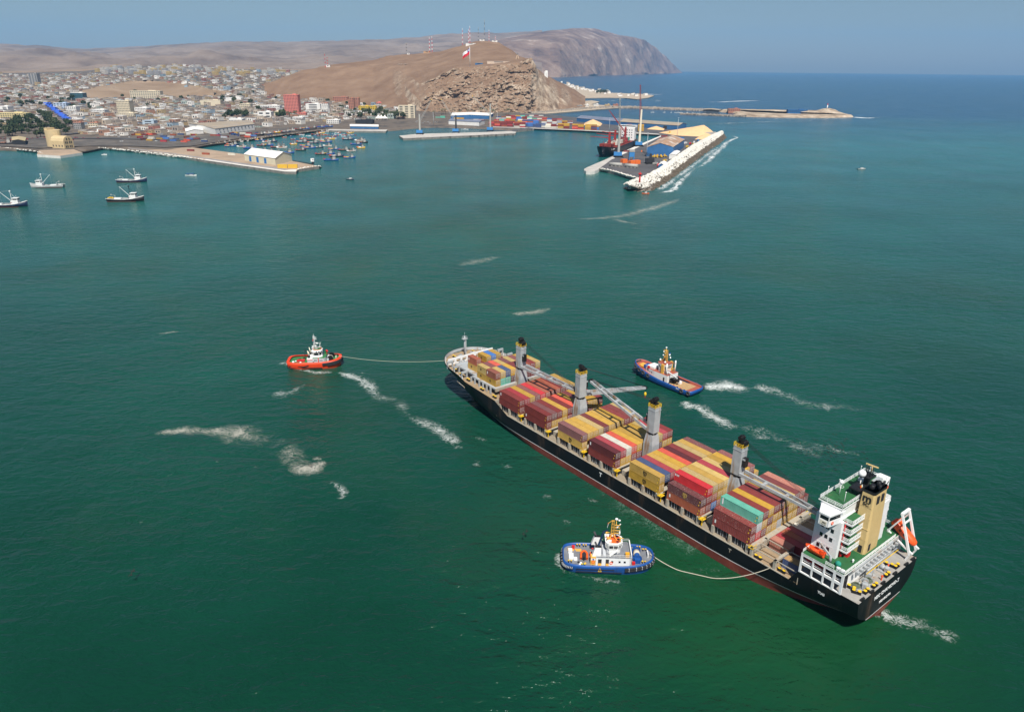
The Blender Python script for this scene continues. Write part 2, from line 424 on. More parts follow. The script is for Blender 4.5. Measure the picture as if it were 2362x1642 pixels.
# --- desert hills and the far range
hill_rows = [
    [(-400, 172, 5600), (0, 171, 5600), (250, 165, 5800), (500, 163, 6000), (760, 165, 6000), (1000, 180, 6200), (1250, 200, 6500)],
    [(-400, 150, 7200), (0, 149, 7200), (120, 152, 7200), (250, 156, 7300), (330, 152, 7400), (500, 154, 7600), (760, 152, 7800), (1000, 160, 8000), (1250, 178, 8500)],
    [(-400, 130, 9500), (0, 133, 9500), (150, 138, 9500), (250, 140, 9600), (350, 134, 9800), (450, 128, 9800), (550, 126, 10000), (700, 130, 10000), (850, 124, 10500), (1000, 120, 11000), (1250, 120, 11500)],
    [(-400, 100, 12000), (-150, 98, 12000), (0, 104, 12000), (110, 110, 12200), (215, 119, 12400), (300, 114, 12400), (420, 103, 12500), (520, 100, 12800), (640, 99, 13000), (760, 98, 13200), (880, 94, 13500), (960, 88, 13800), (1040, 82, 14000), (1130, 78, 14300), (1210, 74, 14500), (1250, 72, 14800)],
    [(-400, 118, 15000), (1250, 100, 17000)],
]
def hill_noise(p, u, v):
    a = math.sin(math.pi * min(1, v * 1.15)) if v < 0.8 else 0.25
    r = mnoise.hetero_terrain(p * 0.0011, 1.0, 2.1, 6, 0.7) - 0.7
    g = mnoise.ridged_multi_fractal(p * 0.0021, 0.9, 2.2, 5, 1.0, 2.0) - 1.0
    return Vector((0, 0, a * 60 * r - a * 26 * g + 16 * fbm(p.x / 260, p.y / 260) * min(1, v * 4)))
far_mat = earth_mat('far_desert', [(0.32, (0.13, 0.088, 0.064)), (0.48, (0.21, 0.15, 0.108)), (0.62, (0.27, 0.20, 0.15)), (0.75, (0.16, 0.115, 0.088))], 0.0016, 70.0, 0.003)
grid_obj('desert_hills', surface(hill_rows, -420, 1250, 220, [18, 24, 26, 6], hill_noise), far_mat)

# --- the headland that drops into the ocean
_hb = zrow([(1060, 181, -2), (1180, 180, -2), (1290, 179.5, -2), (1360, 176.5, -2), (1420, 174.5, -2), (1480, 172.5, -2), (1530, 170.8, -2), (1574, 169.3, -2)])
def hrow(pts, add): return [(x, y, interp_row(_hb, x)[1] + add * (1 if x < 1540 else .5)) for x, y in pts]
head_rows = [_hb,
    hrow([(1060, 175), (1120, 168), (1180, 160), (1290, 152), (1360, 148), (1420, 146), (1480, 148), (1530, 158), (1574, 168.9)], 350),
    hrow([(1060, 160), (1120, 142), (1180, 128), (1290, 118), (1360, 114), (1420, 112), (1460, 112), (1500, 124), (1530, 142), (1574, 168.6)], 850),
    hrow([(1060, 135), (1120, 112), (1180, 98), (1250, 92), (1300, 92), (1360, 90), (1420, 87), (1455, 88), (1482, 92), (1508, 107), (1530, 127), (1552, 148), (1574, 168.3)], 1500),
    hrow([(1060, 118), (1120, 99), (1180, 86), (1230, 76), (1280, 70), (1330, 65.5), (1370, 66), (1400, 74), (1430, 82), (1460, 86), (1485, 93), (1510, 110), (1532, 131), (1553, 152), (1574, 168)], 3000),
    hrow([(1060, 130), (1180, 104), (1330, 90), (1430, 105), (1500, 140), (1574, 169)], 5500),
]
def head_noise(p, u, v):
    if v < 0.02: return Vector((0, 0, 0))
    a = (1 - u) ** 0.4 * (1 if v < 0.75 else 0.4)
    r = mnoise.ridged_multi_fractal(p * 0.0009, 0.9, 2.2, 6, 1.0, 2.0) - 1.0
    return Vector((60 * fbm(p.y / 700, p.z / 500) * a, -200 * r * a * (0.3 + 0.7 * min(1, v * 3)), 16 * fbm(p.x / 350, p.y / 350) * a))
head_mat = earth_mat('headland_rock', [(0.3, (0.09, 0.052, 0.036)), (0.46, (0.20, 0.125, 0.085)), (0.6, (0.28, 0.19, 0.135)), (0.7, (0.48, 0.40, 0.33))], 0.0028, 110.0, 0.004)
grid_obj('headland', surface(head_rows, 1060, 1574, 200, [14, 18, 18, 14, 4], head_noise), head_mat)
# ------------------------------------------------------------------ the rock above the harbour and its hill
morro_rows = [
    [(610, 240, 2640), (640, 243, 2600), (700, 254, 2440), (760, 258, 2400), (860, 260, 2340), (905, 261, 2280), (930, 266, 2240), (950, 272, 2200), (965, 277, 2190), (1000, 280, 2170), (1200, 280, 2180), (1260, 272, 2250), (1300, 266, 2340), (1350, 258, 2500)],
    [(610, 214, 2740), (640, 216, 2700), (700, 226, 2560), (760, 228, 2540), (860, 230, 2480), (905, 232, 2400), (930, 240, 2320), (950, 254, 2250), (965, 268, 2205), (1000, 271, 2190), (1100, 271, 2190), (1200, 271, 2200), (1260, 265, 2270), (1300, 260, 2360), (1322, 256, 2430), (1350, 250, 2540)],
    [(610, 200, 2790), (640, 201, 2760), (700, 209, 2650), (760, 209, 2640), (860, 210, 2590), (905, 214, 2490), (930, 225, 2370), (950, 241, 2280), (965, 261, 2220), (1000, 267, 2200), (1100, 267, 2200), (1200, 267, 2210), (1260, 260, 2290), (1300, 255, 2390), (1322, 251, 2460), (1350, 246, 2560)],
    [(610, 196, 2800), (700, 188, 2760), (760, 183, 2770), (860, 182, 2730), (905, 186, 2630), (930, 196, 2480), (950, 214, 2330), (968, 234, 2250), (990, 215, 2250), (1030, 208, 2245), (1100, 210, 2245), (1170, 212, 2250), (1215, 207, 2262), (1240, 210, 2300), (1262, 220, 2350), (1290, 239, 2420), (1322, 250, 2470), (1350, 245, 2570)],
    [(610, 194, 2820), (700, 170, 2850), (760, 162, 2860), (860, 158, 2840), (905, 162, 2740), (940, 174, 2560), (968, 194, 2370), (995, 185, 2320), (1028, 169, 2320), (1050, 158, 2325), (1083, 155, 2322), (1119, 152.5, 2320), (1165, 149.5, 2320), (1193, 145, 2325), (1215, 138, 2330), (1226, 134.5, 2335), (1235, 150, 2345), (1242, 178, 2365), (1264, 198, 2400), (1290, 226, 2450), (1322, 248, 2490), (1350, 243, 2600)],
    [(610, 192.5, 2850), (700, 164, 2900), (760, 154.5, 2920), (860, 148, 2900), (905, 146, 2850), (968, 152, 2680), (1028, 150, 2560), (1083, 147, 2520), (1119, 143, 2540), (1165, 139, 2540), (1193, 136.5, 2480), (1226, 135, 2410), (1242, 168, 2500), (1264, 190, 2550), (1290, 210, 2620), (1322, 236, 2720), (1350, 240, 2780)],
    [(610, 192, 2900), (629, 191, 2930), (660, 179, 2950), (713, 159, 3000), (740, 154, 3050), (770, 149.5, 3050), (860, 139, 3100), (900, 129.5, 3100), (937, 125, 3100), (982, 123, 3050), (1010, 119, 3000), (1055, 107, 2950), (1083, 99, 2950), (1107, 94.5, 2950), (1147, 98, 2950), (1174, 112, 2950), (1202, 132, 2950), (1237, 160, 2950), (1264, 177, 2950), (1290, 190, 2980), (1322, 204, 3020), (1350, 222, 3050)],
    [(610, 196, 3400), (900, 165, 3700), (1100, 130, 3800), (1237, 190, 3500), (1350, 225, 3400)],
]
MSUB = [3, 3, 40, 34, 12, 26, 8]
def morro_noise(p, u, v):
    x = 610 + u * 740; row = v * sum(MSUB) - 6
    cliff = 0.0
    if row < 76:
        cliff = max(0.0, min(1.0, (x - 955) / 30)) * max(0.0, min(1.0, (1246 - x) / 22))
        cliff *= max(0.0, min(1.0, row / 4)) * min(1.0, max(0.15, (76 - row) / 7))
    q = p * 0.013
    rid = mnoise.ridged_multi_fractal(Vector((q.x * 1.15, q.y * 0.5, q.z * 0.42)), 0.95, 2.1, 7, 1.0, 2.0) - 1.1
    fine = fbm(p.x * 0.09, p.y * 0.09, p.z * 0.16, 5)
    cave = mnoise.noise(Vector((p.x * 0.02, 3.3, p.z * 0.035)))
    ledge = math.sin(p.z * 0.21 + 5.5 * mnoise.noise(p * 0.011)) * 2.2 * (0.4 + mnoise.noise(p * 0.017 + Vector((9, 2, 4))))
    d = Vector((8 * rid * cliff, (-26 * rid + 9 * fine + ledge + (34 * max(0, cave - 0.25))) * cliff, (3.0 * fine) * cliff))
    soft = 1 - cliff
    d += Vector((0, 0, soft * (5.0 * fbm(p.x / 160, p.y / 110) * max(0, min(1, row / 10)) + 0.8 * fbm(p.x / 22, p.y / 22))))
    return d
def morro_material():
    m = bpy.data.materials.new('cliff_and_hill'); m.use_nodes = True; nt = m.node_tree; L = nt.links.new
    b = nt.nodes['Principled BSDF']; b.inputs['Roughness'].default_value = 0.95; b.inputs['Specular IOR Level'].default_value = 0.1
    geo = nd(nt, 'ShaderNodeNewGeometry')
    sp = nd(nt, 'ShaderNodeSeparateXYZ'); L(geo.outputs['True Normal'], sp.inputs[0])
    # hill sand
    n1 = nd(nt, 'ShaderNodeTexNoise', Scale=0.012, Detail=9.0, Roughness=0.65); L(geo.outputs['Position'], n1.inputs['Vector'])
    c1 = nd(nt, 'ShaderNodeValToRGB'); e = c1.color_ramp.elements
    e[0].position, e[0].color = 0.3, (0.165, 0.100, 0.064, 1); e[1].position, e[1].color = 0.72, (0.27, 0.180, 0.120, 1)
    L(n1.outputs['Fac'], c1.inputs[0])
    # cliff rock, banded
    mp = nd(nt, 'ShaderNodeMapping'); mp.inputs['Scale'].default_value = (1, 1, 1.5); L(geo.outputs['Position'], mp.inputs['Vector'])
    n2 = nd(nt, 'ShaderNodeTexNoise', Scale=0.028, Detail=10.0, Roughness=0.72, Distortion=0.5); L(mp.outputs[0], n2.inputs['Vector'])
    c2 = nd(nt, 'ShaderNodeValToRGB'); e = c2.color_ramp.elements
    e[0].position, e[0].color = 0.30, (0.085, 0.062, 0.045, 1); e[1].position, e[1].color = 0.72, (0.66, 0.56, 0.44, 1)
    for p_, c_ in ((0.41, (0.21, 0.145, 0.10)), (0.5, (0.35, 0.26, 0.185)), (0.6, (0.49, 0.39, 0.29))):
        k = c2.color_ramp.elements.new(p_); k.color = (*c_, 1)
    L(n2.outputs['Fac'], c2.inputs[0])
    mr = nd(nt, 'ShaderNodeMapRange'); mr.inputs['From Min'].default_value = 0.62; mr.inputs['From Max'].default_value = 0.8
    L(sp.outputs['Z'], mr.inputs['Value'])
    mx = nd(nt, 'ShaderNodeMix', data_type='RGBA'); L(mr.outputs[0], mx.inputs[0]); L(c2.outputs[0], mx.inputs[6]); L(c1.outputs[0], mx.inputs[7])
    L(mx.outputs[2], b.inputs['Base Color'])
    n3 = nd(nt, 'ShaderNodeTexNoise', Scale=0.09, Detail=8.0, Roughness=0.7); L(geo.outputs['Position'], n3.inputs['Vector'])
    bp = nd(nt, 'ShaderNodeBump', Strength=0.9, Distance=3.5); L(n3.outputs['Fac'], bp.inputs['Height'])
    inv = nd(nt, 'ShaderNodeMapRange'); inv.inputs['To Min'].default_value = 0.9; inv.inputs['To Max'].default_value = 0.12; L(mr.outputs[0], inv.inputs['Value']); L(inv.outputs[0], bp.inputs['Strength'])
    L(bp.outputs[0], b.inputs['Normal'])
    return m
MORRO = surface(morro_rows, 610, 1350, 380, MSUB, morro_noise)
grid_obj('morro_hill', MORRO, morro_material(), sm=False)

# ------------------------------------------------------------------ quays, moles, flats
asphalt = pmat('asphalt', (0.085, 0.082, 0.085), 0.9, var=0.25, vs=0.03, dirt=(0.16, 0.13, 0.11), da=0.6, ds=0.02)
concrete = pmat('concrete', (0.46, 0.43, 0.39), 0.9, var=0.15, vs=0.08, dirt=(0.25, 0.22, 0.19), da=0.5, ds=0.06)
white_concrete = pmat('pale_concrete', (0.66, 0.63, 0.58), 0.9, var=0.1, vs=0.1, dirt=(0.35, 0.31, 0.27), da=0.4, ds=0.08)
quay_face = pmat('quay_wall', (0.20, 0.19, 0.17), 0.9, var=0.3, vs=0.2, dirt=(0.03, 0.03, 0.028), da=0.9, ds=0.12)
dirt_ground = pmat('packed_earth', (0.36, 0.265, 0.185), 0.95, var=0.2, vs=0.04, dirt=(0.20, 0.14, 0.10), da=0.6, ds=0.03)
beach = pmat('beach_sand', (0.42, 0.34, 0.25), 0.95, var=0.2, vs=0.03, dirt=(0.15, 0.12, 0.1), da=0.5, ds=0.02)

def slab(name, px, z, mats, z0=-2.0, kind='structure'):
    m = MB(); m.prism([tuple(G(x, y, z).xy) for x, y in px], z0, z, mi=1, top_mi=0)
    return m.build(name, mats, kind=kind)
def sheet(name, px, z, mat, kind='structure', parent=None):
    poly = [tuple(G(x, y, z).xy) for x, y in px]; n = len(poly)
    if sum(poly[i][0] * poly[(i + 1) % n][1] - poly[(i + 1) % n][0] * poly[i][1] for i in range(n)) < 0: poly = poly[::-1]
    m = MB(); m.add([(p[0], p[1], z) for p in poly], [tuple(range(n))])
    return m.build(name, mat, kind=kind if parent is None else None, parent=parent)

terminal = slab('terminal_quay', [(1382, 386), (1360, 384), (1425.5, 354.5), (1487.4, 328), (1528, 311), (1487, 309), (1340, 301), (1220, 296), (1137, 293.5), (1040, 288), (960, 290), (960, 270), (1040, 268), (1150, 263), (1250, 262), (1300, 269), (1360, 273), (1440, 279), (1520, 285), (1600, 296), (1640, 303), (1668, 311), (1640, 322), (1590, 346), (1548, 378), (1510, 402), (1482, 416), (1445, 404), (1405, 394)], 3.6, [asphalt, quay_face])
sheet('quay_apron', [(1362, 384.5), (1425.5, 355.3), (1487.4, 328.6), (1526, 312.4), (1530, 313), (1494, 330), (1440, 355), (1400, 373), (1384, 385)], 3.65, white_concrete)
sheet('wharf_apron', [(1526, 311.3), (1487, 309.4), (1340, 301.5), (1220, 296.5), (1137, 294), (1137, 292.6), (1220, 294.8), (1340, 299.7), (1487, 307), (1518, 309)], 3.65, concrete)
# rounded finger at the end of the quay
def finger():
    pts = []
    a = G(1348.5, 388.5, 3.4); b = G(1382, 380, 3.4)
    for x, y in ((1432, 352), (1400, 367), (1370, 379.5), (1354, 386.5), (1347.5, 390), (1347, 393), (1352, 395.5), (1362, 396.2), (1372, 395), (1380, 391.5), (1386, 386), (1400, 376)):
        pts.append(tuple(G(x, y, 3.9).xy))
    m = MB(); m.prism(pts, -2, 3.9, mi=0, top_mi=1)
    return m.build('quay_finger', [white_concrete, concrete], kind='structure')
finger()
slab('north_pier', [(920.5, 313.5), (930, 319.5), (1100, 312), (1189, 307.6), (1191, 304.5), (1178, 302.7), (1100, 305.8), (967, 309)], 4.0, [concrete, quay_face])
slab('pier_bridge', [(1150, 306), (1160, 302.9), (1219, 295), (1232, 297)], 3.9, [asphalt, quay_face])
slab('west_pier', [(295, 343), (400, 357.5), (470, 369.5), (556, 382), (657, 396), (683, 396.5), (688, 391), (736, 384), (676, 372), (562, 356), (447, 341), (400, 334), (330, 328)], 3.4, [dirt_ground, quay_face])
sheet('pier_road', [(296, 341), (400, 354), (470, 364), (556, 376), (640, 387), (665, 391), (657, 392.5), (556, 379), (470, 366.5), (400, 355.8), (296, 342.5)], 3.45, pmat('pale_asphalt', (0.26, 0.25, 0.25), 0.9, var=0.2, vs=0.05))
sheet('pier_apron', [(475, 367.5), (556, 379.5), (657, 393), (668, 391.5), (685, 391), (682, 396.3), (657, 395.8), (556, 381.8), (470, 369.3)], 3.46, white_concrete)
sheet('port_yard', [(-60, 334), (90, 342), (200, 337), (300, 337), (380, 340), (440, 337), (500, 328), (560, 318), (640, 307), (700, 301), (755, 295), (755, 288), (640, 296), (600, 300), (430, 314), (250, 318), (60, 319), (-60, 319)], 4.6, pmat('oily_yard', (0.10, 0.088, 0.078), 0.95, var=0.35, vs=0.05, dirt=(0.24, 0.19, 0.145), da=0.7, ds=0.03))
slab('fishing_dock', [(755, 301), (890, 303.5), (894, 299.5), (850, 293), (760, 290)], 3.2, [concrete, quay_face])
slab('shipyard_jetty', [(85, 356.5), (139, 360), (190, 352.5), (170, 345), (90, 347)], 3.6, [dirt_ground, white_concrete])
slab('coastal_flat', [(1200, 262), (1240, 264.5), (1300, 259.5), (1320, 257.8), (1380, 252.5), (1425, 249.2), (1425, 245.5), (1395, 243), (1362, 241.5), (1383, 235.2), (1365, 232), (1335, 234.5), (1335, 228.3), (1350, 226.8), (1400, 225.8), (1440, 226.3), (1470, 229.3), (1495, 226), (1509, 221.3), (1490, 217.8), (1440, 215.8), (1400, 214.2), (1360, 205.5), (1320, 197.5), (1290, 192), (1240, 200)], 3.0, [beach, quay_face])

rock_white = pmat('pale_boulder', (0.62, 0.59, 0.53), 0.9, var=0.25, vs=0.5, objcol=False)
rock_dark = pmat('wet_boulder', (0.10, 0.078, 0.055), 0.85, var=0.35, vs=0.5)
rock_grey = pmat('grey_boulder', (0.29, 0.24, 0.19), 0.9, var=0.3, vs=0.4)
core_mat = pmat('rubble', (0.22, 0.19, 0.16), 0.95, var=0.4, vs=0.15)
core_gap_shade = pmat('gap_shade_rubble', (0.17, 0.155, 0.135), 0.95, var=0.3, vs=0.3)  # rubble darkened as painted shade, so gaps between the pale boulders show

def rock_mesh(seed, mat):
    r = random.Random(seed); m = MB(); m.ball((0, 0, 0), 1.0, 6, 4)
    m.v = [(x * r.uniform(.75, 1.2), y * r.uniform(.75, 1.2), z * r.uniform(.7, 1.15)) for x, y, z in m.v]; m.sm = [False] * len(m.f)
    return m.mesh('rock', mat)
ROCKS_W = [rock_mesh(i, rock_white) for i in range(5)]
ROCKS_D = [rock_mesh(i + 9, rock_dark) for i in range(4)]
def rock_into(mb, p, s, r):
    c, n = math.cos(r.uniform(0, 6.3)), 0
    k = [r.uniform(.7, 1.25) for _ in range(3)]; a = r.uniform(0, 6.3); ca, sa = math.cos(a), math.sin(a)
    vs = []
    for x, y, z in ((1, 0, .1), (.2, .95, -.1), (-.9, .3, .15), (-.5, -.85, -.1), (.6, -.8, .1), (.1, .1, .85), (-.1, 0, -.8)):
        x *= k[0] * s; y *= k[1] * s; z *= k[2] * s
        vs.append((p[0] + ca * x - sa * y, p[1] + sa * x + ca * y, p[2] + z))
    mb.add(vs, [(0, 1, 5), (1, 2, 5), (2, 3, 5), (3, 4, 5), (4, 0, 5), (1, 0, 6), (2, 1, 6), (3, 2, 6), (4, 3, 6), (0, 4, 6)])

def mound(name, label, lines, mats, mfun=None, cat='breakwater'):
    """rubble core lofted through world lines"""
    t = thing(name, label, cat, (lines[0][0].x, lines[0][0].y, 0))
    m = MB(); o = Vector((lines[0][0].x, lines[0][0].y, 0))
    m.loft([[tuple(p - o) for p in ln] for ln in lines], sm=False, mfun=mfun)
    m.build('core', mats, t)
    return t, o
def resample(pts, n):
    seg = [(b - a).length for a, b in zip(pts[:-1], pts[1:])]; tot = sum(seg); out = []
    for i in range(n):
        d = tot * i / (n - 1); k = 0
        while k < len(seg) - 1 and d > seg[k]: d -= seg[k]; k += 1
        out.append(pts[k].lerp(pts[k + 1], min(1, d / max(seg[k], 1e-6))))
    return out

# main mole with its white armour
def main_mole():
    n = 60
    L_in = resample([G(x, y, 3.4) for x, y in ((1437, 428), (1452, 419), (1482, 413), (1512, 399), (1548, 376), (1590, 345), (1638, 321), (1668, 309))], n)
    L_c1 = resample([G(x, y, 7.2) for x, y in ((1446, 424), (1470, 414), (1496, 403), (1522, 389), (1560, 362), (1600, 334), (1643, 312), (1664, 303))], n)
    L_c2 = resample([G(x, y, 7.2) for x, y in ((1452, 428), (1482, 420), (1506, 408), (1532, 392), (1570, 365), (1611, 336), (1652, 313), (1667, 303.5))], n)
    L_md = resample([G(x, y, 2.6) for x, y in ((1448, 435.5), (1488, 436), (1518, 420), (1550, 397), (1586, 370), (1627, 340), (1660, 317), (1669, 309))], n)
    L_wl = resample([G(x, y, -1.0) for x, y in ((1434, 435), (1468, 446), (1502, 444), (1532, 427), (1574, 397), (1628, 356.5), (1660, 334), (1676, 319))], n)
    t, o = mound('breakwater', 'long rubble breakwater of white boulders sheltering the terminal, red beacon on its tip', [L_wl, L_md, L_c2, L_c1, L_in], [core_mat, core_gap_shade], lambda i, j: 0 if i == 0 else 1)
    r = random.Random(3); near = []; rest_w = MB(); rest_d = MB()
    for k in range(6600):
        u = r.random(); i = u * (n - 1); a = int(i); f = i - a
        if a >= n - 1: continue
        s = r.random() * 3.4
        lines = [L_wl, L_md, L_c2, L_c1, L_in]; b = min(3, int(s * 4 / 3.4)); g = s * 4 / 3.4 - b
        p = lines[b][a].lerp(lines[b][a + 1], f).lerp(lines[b + 1][a].lerp(lines[b + 1][a + 1], f), g)
        near.append((p.y, p, b == 0 or (b == 1 and r.random() < .15 * (1 - g)), r.uniform(.75, 1.7)))
    near.sort(key=lambda q: q[0])
    for k, (y, p, dark, s) in enumerate(near):
        q = p - o + Vector((0, 0, s * 0.25))
        if k < 290:
            ob = bpy.data.objects.new('boulder', (ROCKS_D if dark else ROCKS_W)[k % 4]); COL.objects.link(ob); ob.parent = t
            ob.location = q; ob.scale = (s, s * r.uniform(.7, 1), s * r.uniform(.7, 1)); ob.rotation_euler = (r.uniform(-.5, .5), r.uniform(-.5, .5), r.uniform(0, 6.3))
        else: rock_into(rest_d if dark else rest_w, q, s * 1.1, r)
    rest_w.build('pale_armour', rock_white, t, kind='stuff'); rest_d.build('wet_armour', rock_dark, t, kind='stuff')
    return t
main_mole()

def rocky_edge(name, label, px_top, px_bot, ztop, mats, count, smin, smax, mixw=0.6):
    n = 40
    A = resample([G(x, y, ztop) for x, y in px_top], n); B = resample([G(x, y, -1.0) for x, y in px_bot], n)
    t, o = mound(name, label, [B, A], [core_mat], cat='rock bank')
    r = random.Random(len(label)); wm, dm = MB(), MB()
    for k in range(count):
        i = r.random() * (n - 1.001); a = int(i); f = i - a; g = r.random()
        p = B[a].lerp(B[a + 1], f).lerp(A[a].lerp(A[a + 1], f), g) - o
        rock_into(wm if g > 1 - mixw + r.uniform(-.15, .15) else dm, p + Vector((0, 0, .3)), r.uniform(smin, smax), r)
    if wm.f: wm.build('dry_rocks', mats[0], t, kind='stuff')
    if dm.f: dm.build('wet_rocks', mats[1], t, kind='stuff')
    return t
rocky_edge('rock_revetment', 'white rock bank below the pipes at the inner end of the terminal', [(1381, 388), (1410, 393.5), (1445, 404), (1482, 415)], [(1380, 396), (1410, 401), (1445, 411), (1474, 420)], 4.4, (rock_white, rock_dark), 420, 1.0, 1.9)
rocky_edge('rock_revetment', 'pale rock bank along the root of the long west pier', [(226, 341), (305, 347.5), (400, 358), (470, 369.5)], [(226, 346), (305, 353), (400, 364.5), (473, 374.5)], 3.2, (rock_white, rock_dark), 520, 1.0, 1.8, .75)
rocky_edge('rock_revetment', 'pale rock bank along the dark shipyard shore', [(-60, 338), (0, 340.5), (87, 350), (100, 356)], [(-60, 342), (0, 345), (87, 354.5), (100, 360)], 3.0, (rock_white, rock_dark), 300, 1.0, 1.8, .7)
rocky_edge('rock_revetment', 'white rock toe beyond the warehouse at the tip of the west pier', [(686, 391), (712, 385), (737, 383.5)], [(688, 398), (715, 393), (744, 388)], 3.6, (rock_white, rock_dark), 160, 0.9, 1.7)
rocky_edge('rock_revetment', 'dark rock shore behind the fishing boats', [(470, 334), (560, 324), (640, 313), (700, 306), (757, 299)], [(472, 339), (562, 328.5), (642, 317), (702, 309.5), (758, 303)], 3.4, (rock_grey, rock_dark), 420, 1.0, 2.0, .6)

def causeway(name, label, px, z, half, mats, count, toe=1.9):
    P_ = resample([G(x, y, 0) for x, y in px], 50); lines = [[] for _ in range(4)]
    for i, p in enumerate(P_):
        d = (P_[min(i + 1, 49)] - P_[max(i - 1, 0)]).normalized(); nrm = Vector((-d.y, d.x, 0))
        for k, (w, zz) in enumerate(((-half * toe, -1), (-half, z), (half, z), (half * toe, -1))):
            lines[k].append(p + nrm * w + Vector((0, 0, zz)))
    t, o = mound(name, label, lines[::-1], [core_mat], cat='breakwater')
    r = random.Random(count); m1, m2 = MB(), MB()
    for k in range(count):
        i = r.random() * 48.99; a = int(i); f = i - a; s = r.choice((0, 2)); g = r.random()
        p = lines[s][a].lerp(lines[s][a + 1], f).lerp(lines[s + 1][a].lerp(lines[s + 1][a + 1], f), g) - o
        hi = p.z > z * 0.4
        rock_into(m1 if hi else m2, p, r.uniform(1.3, 2.6), r)
    m1.build('dry_rocks', mats[0], t, kind='stuff'); m2.build('wet_rocks', mats[1], t, kind='stuff')
    return t
tan_rock = pmat('tan_boulder', (0.38, 0.31, 0.23), 0.9, var=0.3, vs=0.3)
causeway('causeway', 'long tan rock causeway running out to the low island', [(1215, 264), (1300, 258), (1350, 253), (1400, 250), (1450, 249.6), (1520, 252), (1600, 255), (1665, 257.5)], 6.0, 13, (tan_rock, rock_dark), 900)
causeway('marina_breakwater', 'thin dark rock arm enclosing the small marina', [(1570, 264.3), (1640, 266.8), (1720, 269.8)], 4.0, 6, (rock_grey, rock_dark), 260)

# low island with its knoll
def island():
    px = [(1655, 255.8), (1700, 254.6), (1780, 256.3), (1850, 258), (1890, 259.8), (1930, 264.2), (1966, 268.6), (1970, 271), (1900, 273), (1800, 272.6), (1720, 270.6), (1690, 266.5), (1700, 262), (1660, 259.5)]
    edge = [G(x, y, 0) for x, y in px]; n = len(edge)
    cen = sum(edge, Vector()) / n; knoll = G(1908, 264.5, 0)
    rings = []
    fine = resample(edge + [edge[0]], 121)[:-1]
    cl = [G(x, y, 0) for x, y in ((1690, 257.5), (1720, 262), (1780, 265), (1850, 266.5), (1910, 267), (1950, 269))]
    for t in (0, .12, .3, .5, .7, .88, 1.0):
        ring = []
        for p in fine:
            q = min(cl, key=lambda c: (c - p).length); w = p.lerp(q, t * 0.97)
            z = -1.5 + 6.5 * min(1, t * 4) ** 0.8 + (1.2 * fbm(w.x / 30, w.y / 30) if t > 0 else 0)
            d = (w - knoll).length; z += 13 * math.exp(-(d / 38) ** 2) * min(1, t * 4)
            ring.append((w.x, w.y, z))
        rings.append(ring)
    m = MB(); m.loft(rings, sm=False, close=True)
    m.f = [f[::-1] for f in m.f]
    mt = earth_mat('island_ground', [(0.3, (0.17, 0.12, 0.09)), (0.5, (0.36, 0.28, 0.20)), (0.68, (0.55, 0.46, 0.36))], 0.03, 1.0, 0.1)
    m.build('island', mt, kind='structure')
island()
# ------------------------------------------------------------------ the container ship
hull_black = pmat('hull_black', (0.008, 0.009, 0.011), 0.5, spec=0.2, var=0.4, vs=0.15, dirt=(0.10, 0.06, 0.04), da=0.6, ds=0.2, streak=True, dthr=0.55)
hull_red = pmat('boot_topping', (0.16, 0.035, 0.025), 0.6, var=0.3, vs=0.2, dirt=(0.22, 0.11, 0.06), da=0.6, ds=0.3)
white_paint = pmat('white_paint', (0.78, 0.78, 0.77), 0.45, var=0.05, vs=0.3, dirt=(0.45, 0.33, 0.22), da=0.4, ds=0.25, streak=True, dthr=0.62)
grey_paint = pmat('grey_paint', (0.36, 0.38, 0.39), 0.55, var=0.14, vs=0.35, dirt=(0.26, 0.14, 0.055), da=0.85, ds=0.45, streak=True, dthr=0.53)
deck_tan = pmat('worn_deck', (0.30, 0.215, 0.13), 0.85, var=0.2, vs=0.4, dirt=(0.20, 0.13, 0.08), da=0.6, ds=0.4)
deck_side = pmat('side_deck', (0.27, 0.225, 0.165), 0.85, var=0.25, vs=0.5, dirt=(0.12, 0.09, 0.065), da=0.7, ds=0.5)
deck_grey = pmat('deck_grey', (0.30, 0.29, 0.27), 0.8, var=0.15, vs=0.4, dirt=(0.33, 0.23, 0.14), da=0.5, ds=0.3)
deck_green = pmat('deck_green', (0.02, 0.105, 0.035), 0.7, var=0.2, vs=0.5, dirt=(0.09, 0.10, 0.05), da=0.4, ds=0.4)
pale_steel = pmat('pale_steel', (0.38, 0.35, 0.29), 0.6, var=0.18, vs=0.5, dirt=(0.30, 0.17, 0.07), da=0.7, ds=0.5, dthr=0.5)
dark_void = pmat('dark_steel_and_shade', (0.025, 0.026, 0.03), 0.7, var=0.3, vs=0.5)  # near black: dark steel parts, and painted shade inside openings
yellow_paint = pmat('yellow_paint', (0.72, 0.46, 0.02), 0.5, var=0.1, vs=1.0)
black_paint = pmat('black_grease', (0.012, 0.012, 0.013), 0.5, var=0.2, vs=1.0)
funnel_tan = pmat('funnel_tan', (0.60, 0.43, 0.19), 0.5, var=0.06, vs=0.2, dirt=(0.40, 0.27, 0.12), da=0.5, ds=0.25, streak=True)
glass_dark = pmat('dark_glass', (0.01, 0.012, 0.016), 0.08, var=0, spec=0.8)
orange_grp = pmat('orange_boat', (0.85, 0.10, 0.02), 0.4, var=0.05, vs=1.0)
red_paint = pmat('red_paint', (0.55, 0.02, 0.02), 0.5, var=0.1, vs=1.0)
rope_mat = pmat('mooring_rope', (0.55, 0.50, 0.40), 0.9, var=0.15, vs=2.0)
net_green = pmat('rope_green', (0.10, 0.12, 0.08), 0.95, var=0.3, vs=3.0, bump=0.1, bs=6)
cream_paint = pmat('cream_paint', (0.72, 0.66, 0.52), 0.5, var=0.06, vs=0.6)

